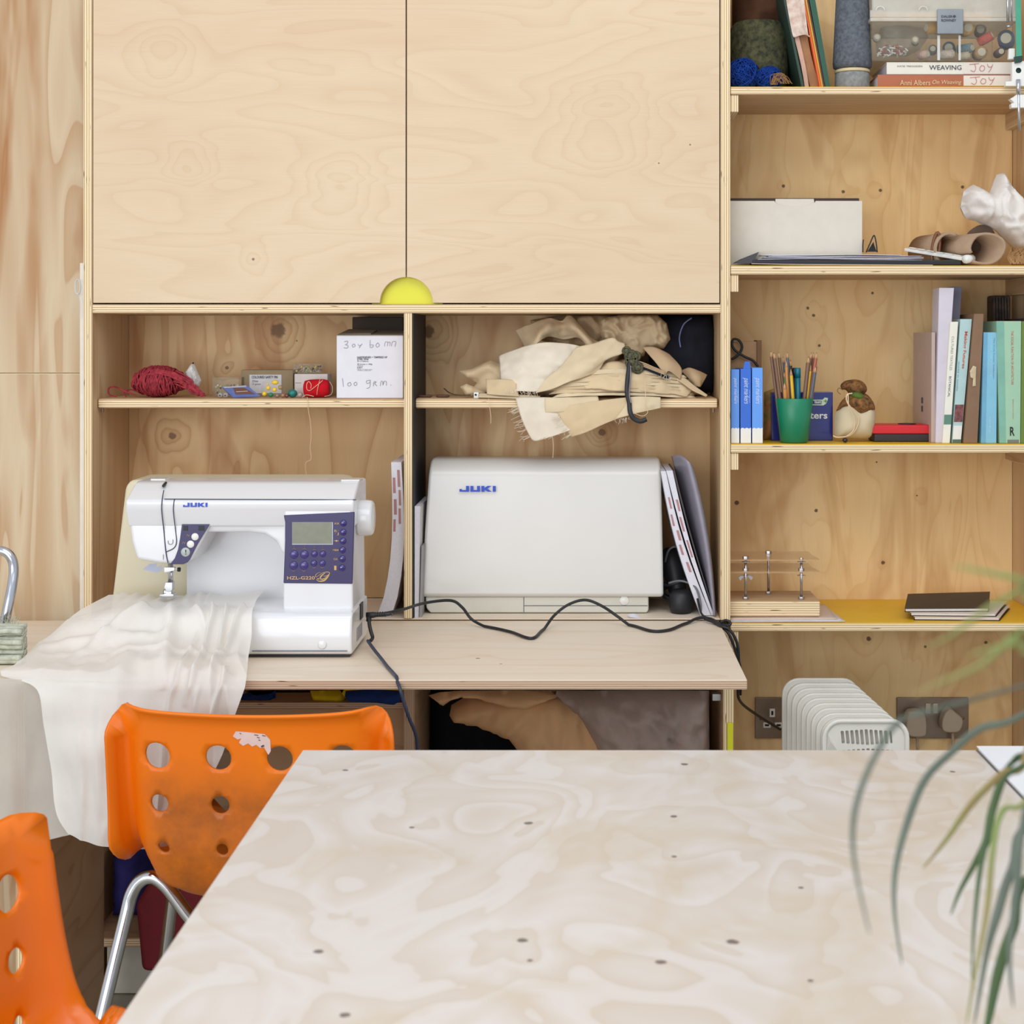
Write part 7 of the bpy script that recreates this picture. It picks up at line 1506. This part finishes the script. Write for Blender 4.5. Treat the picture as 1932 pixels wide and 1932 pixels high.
# ================================================================ brush and tube at far left
t = T('mop_head', 'bent chrome tube with a thick pale cord mop at the far left edge', 'mop', (X(10, 2.60), 2.68, .752))
mb = MB(); mb.tube(pcr([(-60, 1060, 2.70), (-20, 1041, 2.70), (6, 1040, 2.70), (21, 1052, 2.70), (26, 1075, 2.70), (22, 1110, 2.69), (14, 1150, 2.68), (8, 1185, 2.68)], 7), .0085, 14); mb.build('tube', mat('chrome_tube', (196, 198, 206), .18, .95), t, smooth=True)
CORD = mat('pale_cord', (206, 208, 190), .9, c2=(176, 178, 158), sc=80, bump=.8, bsc=700)
for k in range(5):
    yy = 1188+k*16; mb = MB(); rnd = random.Random(k)
    for s_ in range(9):
        a = rnd.uniform(-.006, .006); b = rnd.uniform(-.012, .012)
        pp = [P(-80+u*25, yy+rnd.uniform(-1.5, 1.5), 2.60)+Vector((0, b, a)) for u in range(6)]; mb.tube(cr([Vector((p.x, p.y, max(.7565, p.z))) for p in pp], 3), .0048, 6)
    mb.build('cord_row', CORD, t, smooth=True)
rnd = random.Random(9); mb = MB()
for k in range(26): x_ = rnd.uniform(-10, 44); mb.tube(pcr([(x_, 1184, 2.60), (x_+rnd.uniform(-4, 8), 1174, 2.65), (x_+rnd.uniform(-8, 14), 1166+rnd.uniform(-6, 4), 2.65)], 3), .0006, 4)
mb.build('cord_fuzz', CORD, t, kind='stuff')
t = T('wire_hook', 'small loop of clear white line hanging on the strip beside the cabinet', 'hook', tuple(P(150, 545, 3.01)))
mb = MB()
for k in range(3): mb.tube([P(148+5*math.cos(a)-k, 541+14*math.sin(a), 3.012-.002*k) for a in [i*.35 for i in range(18)]], .0006, 5, closed=True)
mb.tube(pcr([(149, 556, 3.012), (152, 575, 3.012), (151, 600, 3.012)], 4), .0006, 5)
mb.build('line_loop', clear_mat('clear_line', (236, 236, 236), .25, .2), t, kind='stuff')

# ================================================================ orange chairs
ORG = NT('orange_polypropylene'); _t = ORG; _co = _t.n('ShaderNodeTexCoord').outputs['Object']
_n1 = _t.noise(_co, 9.0, 4.0, .65, 1.0); _sep = _t.n('ShaderNodeSeparateXYZ'); _t.set(_sep.inputs[0], _co)
_mk = _t.n('ShaderNodeMapRange', interpolation_type='SMOOTHSTEP'); _t.set(_mk.inputs[0], _sep.outputs[2]); _mk.inputs[1].default_value = .66; _mk.inputs[2].default_value = .60
_dirt = _t.math('MULTIPLY', _t.ramp(_n1, [(.38, (0, 0, 0, 1)), (.66, (1, 1, 1, 1))]), _t.math('MULTIPLY', _mk.outputs[0], .75))
_base = _t.ramp(_t.noise(_co, 3.0, 2.0), [(.35, rgb((240, 124, 0))), (.7, rgb((232, 110, 0)))])
_worn = NT('orange_polypropylene_worn')
_col = _t.mix(_dirt, _base, rgb((172, 92, 26)))
_t.set(_t.b.inputs['Base Color'], _base); ORM = _t.done(.28, 0, .5); _t.b.inputs['Subsurface Weight'].default_value = .15; _t.b.inputs['Subsurface Scale'].default_value = .01
w_ = _worn; co_ = w_.n('ShaderNodeTexCoord').outputs['Object']; sp2 = w_.n('ShaderNodeSeparateXYZ'); w_.set(sp2.inputs[0], co_)
mk2 = w_.n('ShaderNodeMapRange', interpolation_type='SMOOTHSTEP'); w_.set(mk2.inputs[0], w_.math('MULTIPLY_ADD', w_.noise(co_, 14.0, 3.0), .08, sp2.outputs[2])); mk2.inputs[1].default_value = .72; mk2.inputs[2].default_value = .62
dx_ = w_.n('ShaderNodeMapRange', interpolation_type='SMOOTHSTEP'); w_.set(dx_.inputs[0], w_.math('ABSOLUTE', sp2.outputs[0])); dx_.inputs[1].default_value = .19; dx_.inputs[2].default_value = .13
dd = w_.math('MULTIPLY', w_.math('MULTIPLY', mk2.outputs[0], dx_.outputs[0]), w_.math('MULTIPLY_ADD', w_.noise(co_, 26.0, 4.0, .7), 1.25, .12))
w_.set(w_.b.inputs['Base Color'], w_.mix(dd, w_.ramp(w_.noise(co_, 3.0), [(.35, rgb((238, 124, 0))), (.7, rgb((230, 108, 0)))]), rgb((166, 88, 22)))); ORW = w_.done(.42, 0, .4)
w_.b.inputs['Subsurface Weight'].default_value = .12; w_.b.inputs['Subsurface Scale'].default_value = .01
CHR = mat('chrome', (206, 206, 210), .12, 1.0, var=.02)
# centre line of the shell, (y, z): y forward, from the top of the back to the seat front
prof = cr([(-.235, .738, 0), (-.222, .66, 0), (-.212, .58, 0), (-.205, .505, 0), (-.178, .447, 0), (-.120, .422, 0), (-.03, .416, 0), (.09, .428, 0), (.175, .440, 0), (.215, .422, 0)], 6)
acc = [0.0]
for i in range(1, len(prof)): acc.append(acc[-1]+(prof[i]-prof[i-1]).length)
SL = acc[-1]
def prof_at(s_):
    s_ = max(0, min(SL, s_)); i = 0
    while i < len(acc)-2 and acc[i+1] < s_: i += 1
    k = (s_-acc[i])/(acc[i+1]-acc[i]); p = prof[i].lerp(prof[i+1], k)
    a, b = prof[max(i-1, 0)], prof[min(i+2, len(prof)-1)]; d = (b-a).normalized()
    return p, Vector((-d.y*-1, d.x*-1*-1, 0)) if False else Vector((-(d.y), d.x, 0))
HWD = .22
def shell_pt(U, s_):
    p, nrm = prof_at(s_)            # nrm: towards the sitter (forward / up)
    u = abs(U)/HWD; sg = 1 if U >= 0 else -1; v = s_/SL
    wdt = 1.0 if v < .30 else 1.0-.05*math.sin(math.pi*min(1, (v-.30)/.3)) if v < .6 else 1.0
    bend = math.exp(-((v-.47)/.16)**2)
    h = .026+.07*bend+(.02 if v > .6 else 0)
    up = max(0, min(1, (v-.30)/.14))*max(0, min(1, (.80-v)/.12)); ex = 11-6*max(0, min(1, (v-.6)/.3))-4*bend*(v > .42)
    if u < .865: b = (.14*u*u+.86*(u/.865)**ex)*h; x = u
    else: k = (u-.865)/.135; b = h*(1-1.1*k*k*(1-up))+.006*math.sin(math.pi*k); x = u
    x_ = sg*x*HWD*wdt
    y = p.x+nrm.x*b; z = p.y+nrm.y*b
    # rolled top rim
    if s_ < .016: k = 1-s_/.016; y -= .014*k*k
    z += .010*min(1, u*1.1)**2*max(0, 1-v/.12)
    return Vector((x_, y, z))
def seatback_outline():
    r = .045; o = []
    def arc(cx_, cy_, a0, a1, n=8):
        for i in range(n+1): a = a0+(a1-a0)*i/n; o.append((cx_+r*math.cos(a), cy_+r*math.sin(a)))
    arc(HWD-r, r, -math.pi/2, 0); arc(HWD-r, SL-r, 0, math.pi/2); arc(-HWD+r, SL-r, math.pi/2, math.pi); arc(-HWD+r, r, math.pi, 1.5*math.pi)
    return resample(o, .014)
holes = []
for s_, r_ in ((.070, .0200), (.145, .0142), (.215, .0092)):
    for xx in (-.142, -.047, .047, .142): holes.append(circle(xx*(1 if s_ < .2 else .97), s_, r_, 20))
ov, fs = cdt_region(seatback_outline(), holes, .0095, lines=[[(HWD*q, .0505+.0075*i) for i in range(int((SL-.10)/.0075))] for q in (-.965, -.93, -.895, -.865, -.835, -.80, .80, .835, .865, .895, .93, .965)])
shell_v = [shell_pt(v.x, v.y) for v in ov]
def chair(label, loc, rz, m, sticker):
    t = T('orange_chair', label, 'chair', loc, 'orange plastic chairs on chrome legs', rz)
    M = WM[t.name]
    mb = MB(); mb.add([M @ v for v in shell_v], fs); mb.build('shell', m, t, smooth=True, solid=.0045, soff=0)
    for nm, yy, ft, hw in (('rear_leg_frame', -.10, -.20, .205), ('front_leg_frame', .13, .20, .195)):
        q = [(-.305, ft, .012), (-.272, ft*.9, .14), (-.235, yy*1.15, .36), (-.222, yy*1.02, .42), (-.198, yy, .441), (-.170, yy, .428), (-.125, yy, .372), (-.10, yy, .362), (0, yy, .362)]
        q = q+[(-a, b, c) for a, b, c in q[-2::-1]]
        mb = MB(); mb.tube([M @ v for v in cr(q, 6)], .0108, 14); mb.build(nm, CHR, t, smooth=True)
        for sx in (-1, 1): mb = MB(); mb.lathe([(.014, 0), (.014, .016), (.012, .02)], M @ Vector((sx*.306, ft, .0005)), seg=14); mb.build('foot', PLBLK, t)
    mb = MB(); 
    for k in (-.06, .06): mb.box(-.003, .003, -.12, .12, .372, .432)
    mb2 = MB(); mb2.add([M @ v for v in mb.v[:8]], [tuple(f) for f in mb.f[:6]]); mb2.build('seat_rib', m, t)
    if sticker:
        ol = [(.013, .028), (.020, .024), (-.004, .022), (-.008, .027), (-.032, .036), (-.034, .052), (-.030, .060), (-.024, .050), (-.016, .052), (-.008, .047), (0, .054), (.006, .044), (.015, .040), (.009, .036), (.021, .032), (.010, .031)]
        ol = [(-a_, b_) for a_, b_ in ((.034, .058), (.034, .040), (.026, .031), (0, .028), (-.018, .027), (-.023, .035), (-.016, .040), (-.010, .038), (-.014, .045), (-.008, .050), (0, .046), (.006, .051), (.012, .048), (.018, .053), (.024, .052), (.030, .064))]
        ol = [(-a_+.0, b_) for a_, b_ in ol]
        ar = sum(ol[i][0]*ol[(i+1) % len(ol)][1]-ol[(i+1) % len(ol)][0]*ol[i][1] for i in range(len(ol)))
        if ar < 0: ol = ol[::-1]
        o2, f2 = cdt_region(resample(ol, .004), (), .006)
        mb = MB(); mb.add([M @ (shell_pt(v.x, v.y)+Vector((0, -.0028, 0))) for v in o2], [f for f in f2]); sk = mb.build('torn_sticker', mat('torn_label', (226, 196, 188), .7, var=.05), t, solid=.0004)
        mb = MB()
        for a_, b_, l_ in ((-.012, .030, .002), (.010, .032, .006), (.014, .036, .004), (.022, .033, .005), (.016, .040, .003)):
            mb.tube([M @ (shell_pt(a_, b_)+Vector((0, -.0035, 0))), M @ (shell_pt(a_+l_, b_+.001)+Vector((0, -.0035, 0)))], .0006, 4)
        mb.tube([M @ (shell_pt(.020, .051)+Vector((0, -.0035, 0))), M @ (shell_pt(.024, .049)+Vector((0, -.0035, 0)))], .0014, 5)
        mb.build('faded_print', INK, sk, kind='stuff')
    return t
chair('worn orange chair with a torn sticker facing the sewing machine', (X(482, 2.3), 2.535, 0), math.radians(-3), ORW, True)
chair('glossy orange chair cut off by the left edge beside the table', (-.468, 1.56, 0), math.radians(-101), ORM, False)

# ================================================================ potted palm at the right front of the table
pt = T('potted_palm', 'blurred potted palm with narrow drooping green leaves at the right front', 'plant', (.47, .95, .7502))
mb = MB(); mb.lathe([(.055, 0), (.06, .004), (.078, .12), (.082, .125), (.082, .14), (.074, .14), (.072, .11), (0, .11)], (.47, .95, .7503), seg=36); mb.build('pot', mat('clay_pot', (176, 100, 70), .7, var=.06), pt, smooth=True)
mb = MB(); mb.lathe([(.071, 0), (0, .006)], (.47, .95, .862), seg=24); mb.build('soil', mat('soil', (60, 44, 34), .95, bump=.6), pt)
LG = mat('leaf_green', (74, 96, 56), .45, c2=(58, 92, 62), sc=12); LB = mat('leaf_blue_green', (90, 100, 88), .45, c2=(108, 118, 106), sc=12); LY = mat('leaf_pale', (130, 146, 84), .5, c2=(150, 130, 84), sc=14)
STM = mat('palm_stem', (96, 112, 50), .5)
crown = [Vector((.47+.012*math.cos(a), .95+.012*math.sin(a), .868)) for a in (0, 1.3, 2.6, 3.9, 5.2)]
def leaf(path, w0, m, root):
    pts = cr(path, 7); n = len(pts); mb = MB(); L = []; C_ = []; R = []
    for i, p in enumerate(pts):
        a = pts[max(i-1, 0)]; b = pts[min(i+1, n-1)]; d = (b-a).normalized(); sd = d.cross(Vector((0, 1, .25))).normalized(); k = i/(n-1)
        ww = w0*min(1, .35+k*3)*(1-max(0, k-.6)/.4)**.8+.0002; nn = sd.cross(d).normalized()
        L.append(p-sd*ww); C_.append(p+nn*ww*.35); R.append(p+sd*ww)
    mb.grid([L, C_, R]); return mb.build('leaf', m, pt, smooth=True, solid=.0004)
# stems (fronds)
fr_ends = [(.335, .93, 1.12), (.31, .86, 1.08), (.30, 1.0, 1.16), (.34, .80, 1.02), (.40, 1.0, 1.20)]
fronds = []
for k, e in enumerate(fr_ends):
    c = crown[k]; mid = Vector(((c.x+e[0])/2+.04, (c.y+e[1])/2, c.z+(e[2]-c.z)*.75)); pts = cr([c, mid, Vector(e)], 10); fronds.append(pts)
    mb = MB(); mb.tube(pts, [.0035-.0024*i/len(pts) for i in range(len(pts))], 8); mb.build('stem', STM, pt, smooth=True)
def LF_(fr, k, px_path, D, w0, m):
    root = fronds[fr][k]; path = [root]+[P(a, b, D+(root.y-D)*.0) for a, b in px_path]; leaf(path, w0, m, root)
LF_(0, 20, [(1932, 1348), (1850, 1375), (1795, 1420), (1745, 1472), (1712, 1552), (1690, 1640), (1688, 1722), (1702, 1820)], .92, .0022, LB)
LF_(0, 18, [(1800, 1330), (1700, 1360), (1650, 1430), (1618, 1510), (1609, 1578), (1616, 1650), (1640, 1760)], .74, .0012, LB)
LF_(2, 20, [(1940, 1412), (1890, 1460), (1835, 1515), (1785, 1585), (1742, 1638)], .98, .0022, LY)
LF_(1, 20, [(1945, 1420), (1900, 1455), (1872, 1530), (1862, 1585), (1842, 1625), (1812, 1680), (1794, 1726)], 1.0, .0026, LG)
LF_(1, 19, [(1945, 1440), (1888, 1482), (1868, 1560), (1850, 1640), (1838, 1750), (1834, 1850)], .95, .0016, LG)
LF_(2, 19, [(1950, 1470), (1892, 1530), (1874, 1600), (1862, 1720), (1838, 1850), (1824, 1932)], .9, .0016, LY)
LF_(3, 20, [(1960, 1560), (1910, 1640), (1882, 1725), (1862, 1800), (1838, 1935)], .95, .0028, LB)
LF_(3, 19, [(1960, 1650), (1912, 1750), (1884, 1835), (1864, 1932), (1850, 1990)], .98, .0034, LG)
LF_(1, 18, [(1970, 1500), (1930, 1560), (1918, 1680), (1905, 1800), (1912, 1900)], .85, .0020, LB)
LF_(4, 20, [(1990, 1120), (1932, 1096), (1862, 1080), (1800, 1068)], .62, .0010, LY)
LF_(4, 19, [(1980, 1080), (1932, 1110), (1862, 1150), (1800, 1196), (1752, 1222)], .62, .0010, LY)
LF_(4, 18, [(1990, 1200), (1932, 1212), (1880, 1222), (1830, 1236)], .60, .0009, LY)
LF_(2, 17, [(1990, 1205), (1932, 1190), (1850, 1255), (1770, 1290), (1720, 1315)], .60, .0010, LY)
print('objects', len(bpy.data.objects))
